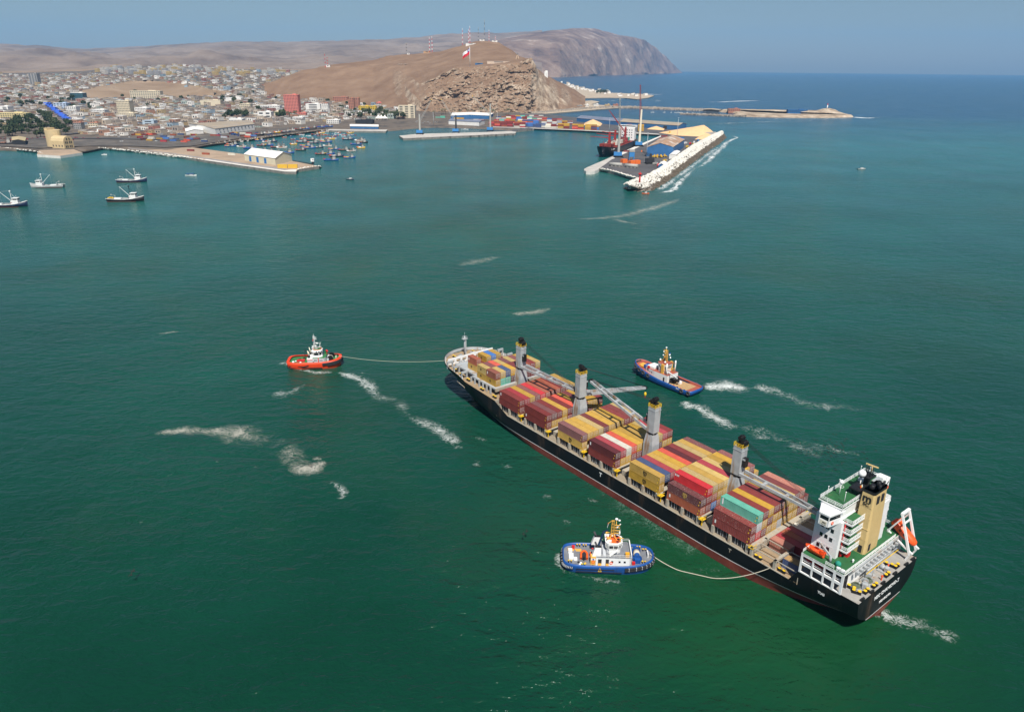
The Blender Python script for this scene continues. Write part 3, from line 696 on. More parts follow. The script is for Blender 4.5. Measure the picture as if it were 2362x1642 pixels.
XA, XF = -74.4, 116.0
def deck_z(x):
    pts = [(-74.4, 11.3), (-58.6, 11.2), (-56.4, 7.4), (61.8, 7.3), (69.9, 10.7), (82, 11.2), (95, 11.8), (108, 12.4), (116.5, 12.9)]
    for a, b in zip(pts[:-1], pts[1:]):
        if x <= b[0]: return a[1] + (b[1] - a[1]) * (x - a[0]) / (b[0] - a[0])
    return pts[-1][1]
def bow_end(z): return 102.5 + 13.5 * max(0.0, min(1.05, z / 12.6)) ** 0.9
def hb(x, z):
    wd = 14.9
    if x <= 42:
        w = wd
        if x < -38:
            tab = [(1.5, 0.0), (1.8, 2.7), (3.3, 8.5), (5.2, 11.9), (6.5, 13.5), (8.2, 14.2), (11.4, 14.8)]; wt = 0.0 if z <= 1.5 else 14.8
            for a, b in zip(tab[:-1], tab[1:]):
                if a[0] < z <= b[0]: wt = a[1] + (b[1] - a[1]) * (z - a[0]) / (b[0] - a[0])
            u = ((-38 - x) / 36.4) ** 2.2; w = wd + (wt - wd) * u
    else:
        t = max(0.0, min(1.0, z / 11.5)) ** 0.9; xs_, xe = 42 + 43 * t, bow_end(z)
        if x <= xs_: w = 14.9
        elif x >= xe: w = 0.0
        else: w = 14.9 * max(0.0, 1 - ((x - xs_) / (xe - xs_)) ** (1.7 + 2.3 * t)) ** (1 - 0.5 * t)
    if z < 0: w = max(0.0, w - 0.5)
    return w

def build_ship():
    S = thing('container_ship', 'long black hulled container ship with red boot topping, four deck cranes and tan funnel', 'ship', SHIP_LOC, SHIP_RZ)
    # hull shell
    xs = [-74.4, -73.5, -71, -68, -64, -60, -58.6, -57.5, -56.4, -52, -46, -40, -30, -20, -10, 0, 10, 20, 30, 40, 46, 52, 57, 61.8, 64, 67, 69.9, 74, 78, 82, 86, 90, 94, 97, 100, 102.5, 105, 107, 109, 111, 112.5, 113.8, 114.7, 115.3, 115.7, 116.0, 116.2]
    levels = [-3, 0, 1.2, 2.35, 2.55, 4.2, 5.2, 6.5, None]
    m = MB()
    for sgn in (1, -1):
        rows = []
        for z in levels:
            row = []
            for x in xs:
                zz = deck_z(x) if z is None else (z + 0.95 * max(0, min(1, (-30 - x) / 30)) if 2 < z < 3 else (max(z, 3.6) if False else z))
                row.append((min(x, bow_end(zz)), sgn * hb(x, zz), zz))
            rows.append(row)
        if sgn == 1: rows = [r[::-1] for r in rows]
        m.loft(rows, sm=True, mfun=lambda i, j: 1 if i < 3 else (2 if i == 3 else 0))
    # transom
    tr = [(-74.4, hb(-74.4, z), z) for z in (1.5, 1.8, 2.5, 3.3, 3.5, 4.2, 5.2, 6.5, 8.2, 11.3)]
    for i in range(len(tr) - 1):
        a, b = tr[i], tr[i + 1]
        m.add([(a[0], -a[1], a[2]), (a[0], a[1], a[2]), (b[0], b[1], b[2]), (b[0], -b[1], b[2])], [(0, 3, 2, 1)], 1 if i < 3 else (2 if i == 3 else 0))
    hull = m.build('hull', [hull_black, hull_red, white_paint], S)
    # bulwark at the bow and sheer rail
    bw = MB()
    bx = [x for x in xs if x >= 90] + [116.9]
    for sgn in (1, -1):
        def bp(x, out, up):
            z = deck_z(x); h = 1.25 * min(1, (x - 89) / 6)
            return (min(x, bow_end(z)) + out * max(0, (x - 100) / 16), sgn * max(0.0, hb(x, z) + (out if hb(x, z) > 0.3 else 0)), z + up * h)
        rr = [[bp(x, 0.0, 0) for x in bx], [bp(x, .22, 1) for x in bx], [bp(x, .06, 1) for x in bx], [bp(x, -.12, 0) for x in bx]]
        if sgn == 1: rr = [r[::-1] for r in rr]
        bw.loft(rr, sm=False, mfun=lambda i, j: 0 if i < 2 else 1)
    bw.build('bow_bulwark', [hull_black, grey_paint], S)
    st = MB()
    for sgn in (1, -1):
        for k, x in enumerate([92, 94, 96, 98, 100, 102, 104, 106, 108, 110, 112]):
            y = sgn * (hb(x, deck_z(x)) - .35); z = deck_z(x); st.beam((x, y, z), (x, y, z + 1.1), .12, .5)
    st.build('bulwark_stays', white_paint, S)
    # decks
    def deck(name, x0, x1, mat, zoff=-0.12, inset=0.08, zfix=None):
        d = MB(); sel = sorted({x0, x1, *[x for x in xs if x0 < x < x1]})
        a = [(x, hb(x, deck_z(x)) - inset, (zfix if zfix is not None else deck_z(x)) + zoff) for x in sel]
        b = [(x, -hb(x, deck_z(x)) + inset, (zfix if zfix is not None else deck_z(x)) + zoff) for x in sel]
        d.loft([a, b], sm=False); return d.build(name, mat, S)
    deck('main_deck', -57, 70, deck_side, zfix=7.2)
    deck('foredeck', 69.9, 115.7, deck_tan)
    deck('stern_deck', -74.4, -58.6, deck_grey)
    f = MB()
    f.bb(69.7, 69.9, -14.7, 14.7, 7.0, 10.6); f.build('deck_bulkhead', pale_steel, S); f = MB(); f.bb(-58.8, -58.6, -14.7, 14.7, 7.0, 11.1); f.build('deck_bulkhead', pale_steel, S)
    rl = MB()
    for sgn in (1, -1): rl.beam((-56.4, sgn * 14.75, 7.42), (61.8, sgn * 14.75, 7.36), .3, .2)
    rl.build('sheer_rail', pale_steel, S)
    # hatch coamings, widened and near black as painted shade of the side passage
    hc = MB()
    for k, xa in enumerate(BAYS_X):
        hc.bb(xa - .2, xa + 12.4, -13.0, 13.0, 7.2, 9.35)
    hc.build('hatch_coaming_shade', dark_void, S)
    for xa in BAYS_X:
        h2 = MB(); h2.bb(xa - .5, xa + 12.7, -12.9, 12.9, 9.36, 9.66); h2.build('hatch_cover', pale_steel, S)
    ho = MB(); ho.bb(73.3, 103, -11.0, 11.0, 11.0, 13.2); ho.build('fore_hatch_coaming_shade', dark_void, S)  # near black stands for the shaded space under the fore hatch
    ho = MB(); ho.bb(73.0, 88.6, -12.2, 12.2, 13.2, 13.75); ho.bb(88.7, 103.3, -10.6, 10.6, 13.2, 13.75); ho.build('fore_hatch_cover', grey_paint, S)
    pil = MB()
    for sgn in (1, -1):
        for xa in BAYS_X:
            for dx in (0.4, 6.1, 11.8):
                p = MB(); p.bb(xa + dx - .38, xa + dx + .38, sgn * 13.1, sgn * 14.0, 7.15, 9.66)
                if sgn > 0: p.build('stanchion', pale_steel, S)
                else: pil.v += [tuple(v) for v in p.v]; nb = len(pil.v) - 8; pil.f += [tuple(i + nb for i in q) for q in p.f]; pil.mi += p.mi; pil.sm += p.sm; pil.fc += p.fc
            for dx in (1.9, 2.6, 3.9, 4.7, 7.6, 8.8, 9.5, 10.6):
                pil.bb(xa + dx - .07, xa + dx + .07, sgn * 13.02, sgn * 13.12, 7.2, 9.5)
    pil.build('side_frames', grey_paint, S)
    # lashing platforms, yellow, at the ends of the bays
    for xa in BAYS_X:
        for sgn in (1, -1):
            y = MB(); yc = sgn * 13.6
            y.bb(xa - 1.7, xa - .3, yc - .9, yc + .9, 9.5, 9.62)
            for a in (-1.7, -.3):
                y.beam((xa + a, yc + sgn * .85, 9.6), (xa + a, yc + sgn * .85, 10.5), .1)
            y.beam((xa - 1.7, yc + sgn * .85, 10.5), (xa - .3, yc + sgn * .85, 10.5), .1); y.beam((xa - 1.7, yc - .8, 10.5), (xa - 1.7, yc + .8, 10.5), .1)
            y.beam((xa - 1.0, yc, 7.3), (xa - 1.0, yc, 9.5), .25)
            y.build('lashing_platform', yellow_paint, S)
    cb = MB()
    for xa in BAYS_X[:-1]:
        cb.bb(xa - 2.6, xa - .7, -11, 11, 7.2, 8.8)
    cb.build('cross_deck', pale_steel, S)
    cb = MB(); cb.bb(72.6, 73.2, -12.2, 12.2, 12.4, 13.7); cb.build('hatch_end_beam', pale_steel, S)
    cb = MB(); cb.bb(-44.9, -43.9, -13.5, 13.5, 8.0, 9.7); cb.build('hatch_end_beam', pale_steel, S)
    # wave breaker on the bow
    w = MB(); w.bb(106.6, 107.0, -11.6, 11.6, 14.0, 14.9)
    for y in (-11.2, -8, -5, -2, 2, 5, 8, 11.2): w.bb(106.5, 107.1, y - .45, y + .45, 12.4, 14.0)
    w.bb(106.6, 107.0, -11.6, 11.6, 12.2, 12.7)
    w.build('wave_breaker', white_paint, S)
    for x, yy in ((104, 12.6), (98.5, 13.0), (92.5, 13.4), (103, -12.8), (97, -13.2)):
        a = MB(); z0 = deck_z(x) - .1
        a.bb(x - .3, x + .3, yy - 1.6, yy - 1.1, z0, z0 + 2.9); a.bb(x - .3, x + .3, yy + .9, yy + 1.3, z0, z0 + 2.9); a.bb(x - .35, x + .35, yy - 1.6, yy + 1.3, z0 + 2.3, z0 + 3.1)
        a.build('portal_frame', grey_paint, S)
    for x in (88.5, 86, 83, 80.5, 78, 75.5):
        for sgn in (1, -1):
            sf = MB(); sf.bb(x - .25, x + .25, sgn * 12.3, sgn * 12.9, 11.0, 13.6); sf.build('stanchion', grey_paint, S)
    # foremast
    fm = MB(); fm.cyl((111.2, 0, 12.6), (111.2, 0, 21.5), .55, .32, 10); fm.cyl((111.2, 0, 21.5), (111.2, 0, 23.2), .1, .06, 6)
    fm.bb(110.3, 112.1, -1.1, 1.1, 20.2, 20.35)
    for a in range(8):
        t = a * math.pi / 4; fm.beam((111.2 + 1.1 * math.cos(t), 1.1 * math.sin(t), 20.3), (111.2 + 1.1 * math.cos(t), 1.1 * math.sin(t), 21.2), .08)
    fm.torus((111.2, 0, 21.2), 1.1, .06, n=12, k=4)
    mast = fm.build('foremast', grey_paint, S)
    ld = MB()
    for k in range(18): ld.beam((110.4, -.25, 13 + k * .4), (110.4, .25, 13 + k * .4), .05)
    for y in (-.25, .25): ld.beam((110.4, y, 12.7), (110.4, y, 20.2), .06)
    ld.build('ladder', white_paint, mast)
    # anchor and mooring gear
    def winch(x, y, z, rz=0, mat=grey_paint):
        a = MB(); a.M = Matrix.Translation((x, y, z)) @ Matrix.Rotation(rz, 4, 'Z')
        a.box(0, 0, .15, 2.6, 2.0, .3); a.cyl((0, -.9, .95), (0, .6, .95), .62, .62, 10); a.box(0, 1.0, .8, 1.3, .8, 1.2); a.cyl((0, -1.0, .95), (0, -.9, .95), .9, .9, 10); a.cyl((0, .55, .95), (0, .62, .95), .9, .9, 10)
        return a.build('winch', mat, S)
    def bitts(x, y, z, rz=0):
        a = MB(); a.M = Matrix.Translation((x, y, z)) @ Matrix.Rotation(rz, 4, 'Z')
        a.box(0, 0, .1, 2.2, .9, .2)
        for k in (-.65, .65): a.cyl((k, 0, 0), (k, 0, .75), .3, .3, 10); a.cyl((k, 0, .75), (k, 0, .9), .42, .42, 10, mi=1)
        return a.build('mooring_bitts', [black_paint, yellow_paint], S)
    for x, y, r in ((110, 3.5, .4), (110, -3.5, -.4), (104.5, 6, 0), (104.5, -6, 0)): winch(x, y, deck_z(x) - .1, r)
    for x, y in ((112, 5), (108.8, 8.6), (101, 12), (95.5, 12.6), (90, 13), (80, 13.4), (72, 13.3), (112, -5), (104, -9.5)): bitts(x, y, deck_z(x) - .1)
    bo = MB(); bo.ball((107.8, 9.0, 13.1), .55, 10, 6); bo.build('red_float', red_paint, S)
    # stern deck gear
    for x, y, r in ((-71.8, 7.2, .5), (-71.5, -2.5, 1.57), (-70.5, 2.5, .3)): winch(x, y, 11.2, r)
    for x, y, r in ((-73.4, 5.3, 1.57), (-73.2, -1.2, 1.57), (-73.0, -6.5, 1.57), (-70.3, 10.6, 0), (-71.9, 11.2, 0.4), (-73.2, 9.0, 1.57), (-71.5, -5.6, .3)): bitts(x, y, 11.2, r)
    for x, y, s, mt in ((-71.3, 4.4, 1.2, net_green), (-70.4, 8.6, 1.3, net_green), (-71.0, 6.6, .9, rope_mat), (-70.6, -3.8, .9, rope_mat)):
        a = MB()
        for k in range(4): a.torus((x, y, 11.3 + k * .14), s * (.8 - .1 * k), .16, n=12, k=5)
        a.ball((x, y, 11.25), s * .62, 8, 5, sc=(1, 1, .5)); a.build('rope_coil', mt, S)
    for y in (12.5, 8.0, 2.5, -3.5, -9.5, -13): 
        a = MB(); a.box(-74.1, y, 11.45, .5, 1.5, .55); a.torus((-74.1, y - .3, 11.6), .28, .12, 'x', 8, 4); a.torus((-74.1, y + .3, 11.6), .28, .12, 'x', 8, 4); a.build('fairlead', black_paint, S)
    # poop frame along the sides: white wall with two rows of openings
    for sgn in (1, -1):
        w = MB(); y0, y1 = sgn * 14.55, sgn * 14.9
        for z0, z1 in ((16.1, 16.85), (13.55, 14.25), (11.15, 11.45)): w.bb(-69.9, -58.6, y0, y1, z0, z1)
        for x, hw in ((-58.85, .25), (-61.9, .2), (-64.9, .2), (-67.5, .3), (-69.6, .28)): w.bb(x - hw, x + hw, sgn * 14.545, sgn * 14.905, 11.15, 16.845)
        w.build('side_screen', white_paint, S)
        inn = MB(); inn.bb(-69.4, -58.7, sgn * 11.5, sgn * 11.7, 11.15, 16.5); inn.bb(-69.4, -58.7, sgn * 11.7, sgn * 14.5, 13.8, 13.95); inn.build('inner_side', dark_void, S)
        rd = MB()
        for z in (14.6, 14.95): rd.beam((-69.4, sgn * 14.4, z), (-58.9, sgn * 14.4, z), .09, mi=0)
        rd.bb(-64.5, -59.2, sgn * 12.4, sgn * 13.6, 13.95, 14.6, mi=1)
        rd.build('side_gallery', [white_paint, red_paint], S)
    pd = MB(); pd.bb(-69.9, -58.6, -14.9, 14.9, 16.5, 16.86); pd.add([(-69.85, -14.85, 16.87), (-58.65, -14.85, 16.87), (-58.65, 14.85, 16.87), (-69.85, 14.85, 16.87)], [(0, 1, 2, 3)], 1)
    pd.build('poop_deck', [white_paint, deck_green], S)
    ub = MB(); ub.bb(-69.2, -58.7, -11.4, 11.4, 11.15, 16.49); ub.build('lower_house', white_paint, S)
    # aft gangway under the rail
    gw = MB(); gw.bb(-70.35, -69.95, -11, 11.5, 16.3, 16.8)
    for k in range(12): gw.bb(-71.0, -70.3, -10 + k * 1.75, -9.2 + k * 1.75, 15.2, 15.9)
    gw.cyl((-71.2, -9, 14.9), (-71.2, 6, 14.9), .22, .22, 8, mi=1)
    gw.beam((-71.6, -9, 14.6), (-71.6, 7, 14.6), .14, mi=2)
    gw.build('stern_gangway', [grey_paint, grey_paint, yellow_paint], S)
    def railing(name, pts, z, h=1.05, parent=S, mat=white_paint, step=1.6, closed=False):
        r = MB(); pp = pts + ([pts[0]] if closed else [])
        for (x0, y0), (x1, y1) in zip(pp[:-1], pp[1:]):
            L_ = math.hypot(x1 - x0, y1 - y0); n = max(1, int(L_ / step))
            for k in range(n + 1):
                x, y = x0 + (x1 - x0) * k / n, y0 + (y1 - y0) * k / n; r.beam((x, y, z), (x, y, z + h), .09)
            for q in (.36, .68, 1.0): r.beam((x0, y0, z + h * q), (x1, y1, z + h * q), .085)
        return r.build(name, mat, parent)
    railing('railing', [(-58.8, 14.7), (-58.8, 9)], 16.87); railing('railing', [(-64.8, 14.7), (-67.0, 14.7)], 16.87)
    railing('railing', [(-69.8, 14.6), (-69.8, -10)], 16.87); railing('railing', [(-69.8, 14.7), (-68.4, 14.7)], 16.87)
    railing('railing', [(-58.8, -14.7), (-66, -14.7)], 16.87)
    # accommodation tower
    h = MB(); h.bb(-64.3, -58.5, -10.8, 10.8, 16.86, 27.3)
    for z in (19.5, 22.1, 24.7): h.bb(-64.33, -58.47, -10.83, 10.83, z - .05, z + .05)
    tower = h.build('house', white_paint, S)
    win = []
    for z in (24.4, 21.8):
        for x in (-60.6, -61.9): win.append((x, z))
    win += [(-63.2, 24.0), (-62.9, 18.6), (-61.6, 18.6), (-60.3, 18.6), (-63.2, 21.5)]
    for sgn in (1, -1):
        for x, z in win:
            a = MB(); a.bb(x - .38, x + .38, sgn * 10.78, sgn * 10.87, z - .5, z + .5); a.build('window', glass_dark, tower)
    for z in (18.6, 21.2, 23.8, 26.2):
        for y in (-8.5, -6, -3.5, -1, 1.5, 4, 6.5, 9):
            a = MB(); a.bb(-58.55, -58.44, y - .42, y + .42, z - .5, z + .5); a.build('window', glass_dark, tower)
    # stair tower on the port quarter of the house and the aft galleries
    b = MB(); b.bb(-65.1, -64.3, 9.6, 10.8, 16.86, 27.3); b.build('stair_tower', white_paint, S)
    pipe = MB(); pipe.cyl((-65.25, 9.2, 16.9), (-65.25, 9.2, 27.2), .16, .16, 8); pipe.build('fire_main', red_paint, S)
    for k, z in enumerate((19.3, 21.9, 24.5, 27.1)):
        for sgn in (1, -1):
            g = MB(); y0, y1 = (9.4, 3.4) if sgn > 0 else (-9.4, -7.6)
            g.bb(-67.0, -64.3, y0, y1, z - .5, z); g.add([(-66.9, min(y0, y1) + .1, z + .01), (-64.3, min(y0, y1) + .1, z + .01), (-64.3, max(y0, y1) - .1, z + .01), (-66.9, max(y0, y1) - .1, z + .01)], [(0, 1, 2, 3)], 1)
            gal = g.build('gallery', [white_paint, deck_green], S)
            rs = [(-64.4, y0 - sgn * .1), (-66.9, y0 - sgn * .1), (-66.9, y1)]
            railing('railing', rs, z, 1.0, gal, step=1.2)
            if sgn > 0 and k < 4:
                s2 = MB()
                for q in range(7): s2.beam((-65.0 - .2 * q, 8.9, z - 2.5 + .35 * q), (-65.0 - .2 * q, 7.9, z - 2.5 + .35 * q), .25, .06)
                s2.build('stair', grey_paint, gal)
                rb = MB(); rb.cyl((-65.3, 9.0, z - 2.0), (-65.3, 8.5, z - 2.0), .35, .35, 10); rb.build('hose_reel', red_paint, gal)
    fl = MB(); fl.box(-66.1, 7.2, 17.5, 1.2, 1.4, 1.3); fl.build('fire_locker', red_paint, S)
    wl = MB(); wl.bb(-65.0, -64.3, 3.4, 6.5, 16.86, 27.1); wl.build('house', white_paint, S)
    # bridge with wings
    br = MB(); br.bb(-64.0, -58.9, -10.6, 10.6, 27.31, 30.6); br.bb(-64.6, -58.3, -10.8, 10.8, 30.6, 30.85)
    br.add([(-64.5, -10.7, 30.86), (-58.4, -10.7, 30.86), (-58.4, 10.7, 30.86), (-64.5, 10.7, 30.86)], [(0, 1, 2, 3)], 1)
    bridge = br.build('bridge', [white_paint, deck_green], S)
    for y in [-9.5 + 1.9 * k for k in range(11)]:
        a = MB(); a.bb(-58.95, -58.82, y - .75, y + .75, 28.5, 29.9); a.build('window', glass_dark, bridge)
    for sgn in (1, -1):
        wg = MB(); y0, y1 = sgn * 10.6, sgn * 14.6
        # deck, parapet, roof of the wing
        poly = [(-64.3, y0), (-63.6, y1), (-61.2, y1), (-59.2, y0)]
        wg.prism(poly, 26.8, 27.3)
        for (a, b) in ((poly[0], poly[1]), (poly[1], poly[2]), (poly[2], poly[3])):
            wg.beam((a[0], a[1], 27.65), (b[0], b[1], 27.65), .16, 1.6)
            wg.beam((a[0], a[1], 29.75), (b[0], b[1], 29.75), .2, .3)
        for q in poly: wg.beam((q[0], q[1], 27), (q[0], q[1], 29.8), .18)
        wg.prism([(-64.8, y0 - sgn * 1), (-63.7, y1 + sgn * .15), (-61.0, y1 + sgn * .15), (-58.7, y0 - sgn * 1)], 29.8, 30.15)
        wing = wg.build('bridge_wing', white_paint, S)
        gl = MB(); q0, q1 = poly[0], poly[1]
        gl.beam((q0[0] + .05, q0[1], 29.05), (q1[0] + .05, q1[1] - sgn * .05, 29.05), .08, 1.25); gl.beam((-63.55, y1 - sgn * .06, 29.05), (-61.25, y1 - sgn * .06, 29.05), .06, 1.25); gl.build('window', glass_dark, wing)
        lr = MB(); lr.torus((-64.0, sgn * 13.4, 27.8), .36, .1, 'x', 12, 5); lr.build('lifebuoy', orange_grp, wing)
        if sgn > 0:
            nb = MB(); nb.bb(-63.2, -61.5, 14.66, 14.72, 27.1, 28.2); nb.build('name_board', cream_paint, wing)
            put_text('lettering', text_mesh('MSC', .5, .01, .01), black_paint, (-62.6, 14.74, 27.75), (-1, 0, 0), (0, 0, 1), wing)
            put_text('lettering', text_mesh('SAFETY FIRST', .2, .01), black_paint, (-62.5, 14.74, 27.3), (-1, 0, 0), (0, 0, 1), wing)
        wp = MB(); wp.add([(-64.0, sgn * 10.85, 24.6), (-63.8, sgn * 14.0, 26.8), (-61.0, sgn * 14.0, 26.8), (-61.0, sgn * 10.85, 24.6)], [(0, 1, 2, 3), (3, 2, 1, 0)]); 
    railing('railing', [(-64.4, 10.6), (-58.5, 10.6), (-58.5, -10.6), (-64.4, -10.6), (-64.4, 10.6)], 30.87, 1.1, bridge)
    # monkey island: radar mast, domes, aerials
    mk = MB(); mk.cyl((-62.3, -1.0, 30.9), (-62.3, -1.0, 34.8), .16, .12, 8); mk.ball((-62.3, -1.0, 35.6), .95, 14, 8); mk.cyl((-62.3, -1, 34.7), (-62.3, -1, 34.9), .8, .8, 12, mi=1)
    mk.build('satellite_dome', [white_paint, black_paint], bridge)
    m2 = MB(); m2.cyl((-60.6, 5.4, 30.9), (-60.6, 5.4, 34.2), .1, .1, 8); m2.ball((-60.6, 5.4, 34.7), .55, 12, 8); m2.torus((-60.6, 5.4, 33.4), .7, .05, n=12, k=4); m2.build('satellite_dome', white_paint, bridge)
    rm = MB()
    rm.bb(-63.6, -62.4, -3.4, -2.2, 30.9, 34.6); rm.bb(-64.4, -61.8, -4.4, -1.2, 34.6, 34.85)
    for dx, dy, hh in ((-.6, .6, 2.9), (.5, .7, 3.2), (-.7, -.5, 2.4), (.6, -.8, 2.0)): rm.cyl((-63.1 + dx, -2.8 + dy, 34.8), (-63.1 + dx, -2.8 + dy, 34.8 + hh), .12, .08, 6)
    for z in (35.5, 36.2, 36.9): rm.beam((-63.7, -2.2, z), (-62.5, -2.1, z), .1); rm.beam((-62.6, -2.1, z), (-62.5, -3.6, z), .08)
    rm.bb(-65.2, -61.4, -1.4, 2.8, 32.4, 32.75); rm.beam((-64.6, 1.8, 31), (-64.6, 1.8, 32.5), .3); rm.beam((-62, 2.2, 31), (-62, 2.2, 32.5), .3)
    rm.build('radar_mast', black_paint, bridge)
    rs = MB(); rs.beam((-64.2, -5.0, 36.6), (-61.6, -3.6, 37.2), .3, .28); rs.cyl((-63, -4.3, 35), (-63, -4.3, 36.8), .12, .12, 6); rs.build('radar_scanner', funnel_tan, bridge)
    for x, y, hh in ((-59.2, 8.6, 3.0), (-59.0, 3.0, 2.8), (-59.2, -7, 3.2), (-63.5, 8.4, 3.4), (-60.5, -9.5, 2.5)):
        a = MB(); a.cyl((x, y, 30.9), (x, y, 30.9 + hh), .06, .04, 6); a.ball((x, y, 30.9 + hh), .16, 8, 5); a.build('whip_aerial', white_paint, bridge)
    sk = MB(); sk.bb(-61.2, -59.8, -6.5, -5.0, 30.9, 31.7); sk.bb(-64.0, -62.6, -9.6, -6.4, 31.6, 31.75, mi=1); sk.build('roof_locker', [white_paint, grey_paint], bridge)
    fg = MB()
    for k, (dy, c) in enumerate(((0, 0), (.5, 1), (.8, 2))): fg.beam((-63.4, .4 + dy, 33.4), (-63.7, .2 + dy, 31.9), .35, .04, mi=k)
    fg.build('signal_flags', [white_paint, yellow_paint, red_paint], bridge)
    # funnel
    fn = MB()
    base = [(-68.7, 3.1), (-68.3, 3.7), (-65.0, 3.7), (-65.0, -3.2), (-68.3, -3.2), (-68.7, -2.6)]
    tp = [(-68.2, 3.0), (-67.9, 3.5), (-65.2, 3.5), (-65.2, -3.0), (-67.9, -3.0), (-68.2, -2.5)]
    def ring(p, z): return [(x, y, z) for x, y in p]
    mid = [tuple((a + b) / 2 for a, b in zip(p, q)) for p, q in zip(base, tp)]
    for za, pa, zb, pb, mi in ((16.87, base, 21, base, 0), (21, base, 27, mid, 0), (27, mid, 33.6, tp, 0), (33.6, tp, 34.4, tp, 1)):
        fn.loft([ring(pa, za) + [ring(pa, za)[0]], ring(pb, zb) + [ring(pb, zb)[0]]], sm=False, mi=mi)
    fn.f = [f[::-1] for f in fn.f]
    fn.add(ring(tp, 34.2), [(5, 4, 3, 2, 1, 0), (0, 1, 2, 3, 4, 5)], 1)
    for z in (21, 24, 27, 30): fn.bb(-68.45, -64.98, 3.6, 3.63 + (.12 if z < 25 else .0), z - .03, z + .03)
    funnel = fn.build('funnel', [funnel_tan, black_paint], S)
    pp = MB()
    for x, y, r in ((-66.2, 1.6, .6), (-66.4, -1.2, .5), (-67.4, .2, .35), (-67.2, -2, .3)): pp.cyl((x, y, 33.5), (x - .3, y, 35.4), r, r, 10)
    pp.build('exhaust_pipe', black_paint, funnel)
    for y in (1.6, -.6):
        a = MB(); a.bb(-68.5, -68.15, y - .5, y + .5, 30.9, 32.9); a.build('louvre', dark_void, funnel)
    for x0, x1, z0, z1 in ((-67.9, -67.0, 17.2, 19.2), (-65.9, -65.2, 18, 19.6)):
        a = MB(); a.bb(x0, x1, 3.66, 3.78, z0, z1); a.build('louvre', dark_void, funnel)
    a = MB(); a.bb(-68.78, -68.66, 1.2, 2.2, 17.4, 19.4); a.build('louvre', dark_void, funnel)
    put_text('lettering', text_mesh('m', 3.0, .03, .07), black_paint, (-66.6, 3.60, 32.2), (-1, 0, 0), (0, 0, 1), funnel)
    put_text('lettering', text_mesh('SC', 1.35, .03, .02), black_paint, (-66.6, 3.62, 30.6), (-1, 0, 0), (0, 0, 1), funnel)
    cs = MB(); cs.bb(-67.6, -64.3, -7.4, -3.4, 16.87, 28.4); cs.build('engine_casing', white_paint, S)
    railing('railing', [(-64.4, -7.3), (-67.5, -7.3), (-67.5, -3.5)], 28.4, 1.0)
    # lifeboat in its stern davit, starboard quarter
    dv = MB()
    for y in (-15.0, -11.4):
        dv.beam((-73.6, y, 13.0), (-69.9, y + .4, 23.6), .55, .5)
        dv.beam((-73.6, y, 13.0), (-72.9, y, 11.2), .4); dv.beam((-67.2, y + .2, 17.2), (-74.2, y, 13.6), .45, .4); dv.beam((-67.3, y + .2, 17.0), (-67.3, y + .2, 16.8), .4)
        dv.beam((-67.3, y + .3, 17.2), (-70.2, y + .4, 22.6), .35)
    dv.beam((-69.9, -14.8, 23.6), (-69.9, -10.8, 23.6), .7, .6); dv.beam((-70.7, -14.8, 21.0), (-70.7, -11.0, 21.0), .35); dv.beam((-67.3, -15, 17.2), (-67.3, -11, 17.2), .4)
    dv.build('lifeboat_davit', white_paint, S)
    lb = MB(); ang = rad(32)
    lb.M = Matrix.Translation((-70.4, -13.2, 17.6)) @ Matrix.Rotation(-ang, 4, 'Y')
    secs = []
    for x, w, h in ((-4.1, .25, .3), (-3.7, .9, .85), (-2.5, 1.35, 1.15), (-.5, 1.5, 1.3), (1.5, 1.45, 1.35), (2.6, 1.3, 1.45), (3.3, 1.15, 1.3), (3.6, .9, .9)):
        secs.append([(x, w * math.cos(t), h * math.sin(t) * (1.0 if math.sin(t) > 0 else .85)) for t in [2 * math.pi * k / 14 for k in range(14)]])
    lb.loft([s + [s[0]] for s in secs], sm=True); lb.add(secs[0], [tuple(range(13, -1, -1))]); lb.add(secs[-1], [tuple(range(14))])
    lb.f = [f[::-1] for f in lb.f]
    lb.box(2.3, 0, 1.5, 1.5, 1.6, .8)
    boat = lb.build('lifeboat', orange_grp, S)
    lw = MB(); lw.M = lb.M
    for x in (-2, -.6, .8):
        for s in (1, -1): lw.box(x, s * 1.42, .35, .5, .2, .35)
    lw.build('lifeboat_window', glass_dark, boat)
    # rescue boat and its crane on the port side
    rb = MB(); rb.M = Matrix.Translation((-61.0, 12.7, 17.55))
    secs = [[(x, y * w, z * h) for y, z in ((-1, .9), (-.95, .2), (-.5, -.6), (0, -.75), (.5, -.6), (.95, .2), (1, .9))] for x, w, h in ((2.9, .12, .9), (2.2, .7, .85), (1, 1.0, .75), (-1, 1.05, .7), (-2.3, 1.0, .7))]
    rb.loft(secs, sm=True); rb.add(secs[-1], [tuple(range(7))]); pass
    rb.box(-1.6, 0, .8, .7, .8, 1.0); rb.box(.2, 0, .25, 2.6, 1.2, .3); rb.torus((.3, 0, .7), .95, .12, 'z', 12, 5)
    rb.build('rescue_boat', orange_grp, S)
    rc = MB(); rc.cyl((-65.0, 12.9, 16.87), (-65.0, 12.9, 18.6), .35, .3, 10); rc.beam((-65.0, 12.9, 18.4), (-61.3, 12.5, 20.6), .35, .4); rc.build('boat_crane', grey_paint, S)
    for x in (-67.9, -69.0):
        a = MB(); a.cyl((x + .45, 14.2, 17.4), (x - .45, 14.2, 17.4), .4, .4, 10); a.box(x, 14.2, 16.98, .8, .7, .2); a.build('liferaft_canister', white_paint, S)
    tp_ = MB(); tp_.ball((-66.9, 12.6, 17.4), .8, 8, 5, sc=(1, .8, 1)); tp_.build('covered_winch', pmat('teal_cover', (0.02, 0.25, 0.18), .8, var=.2, vs=2), S)
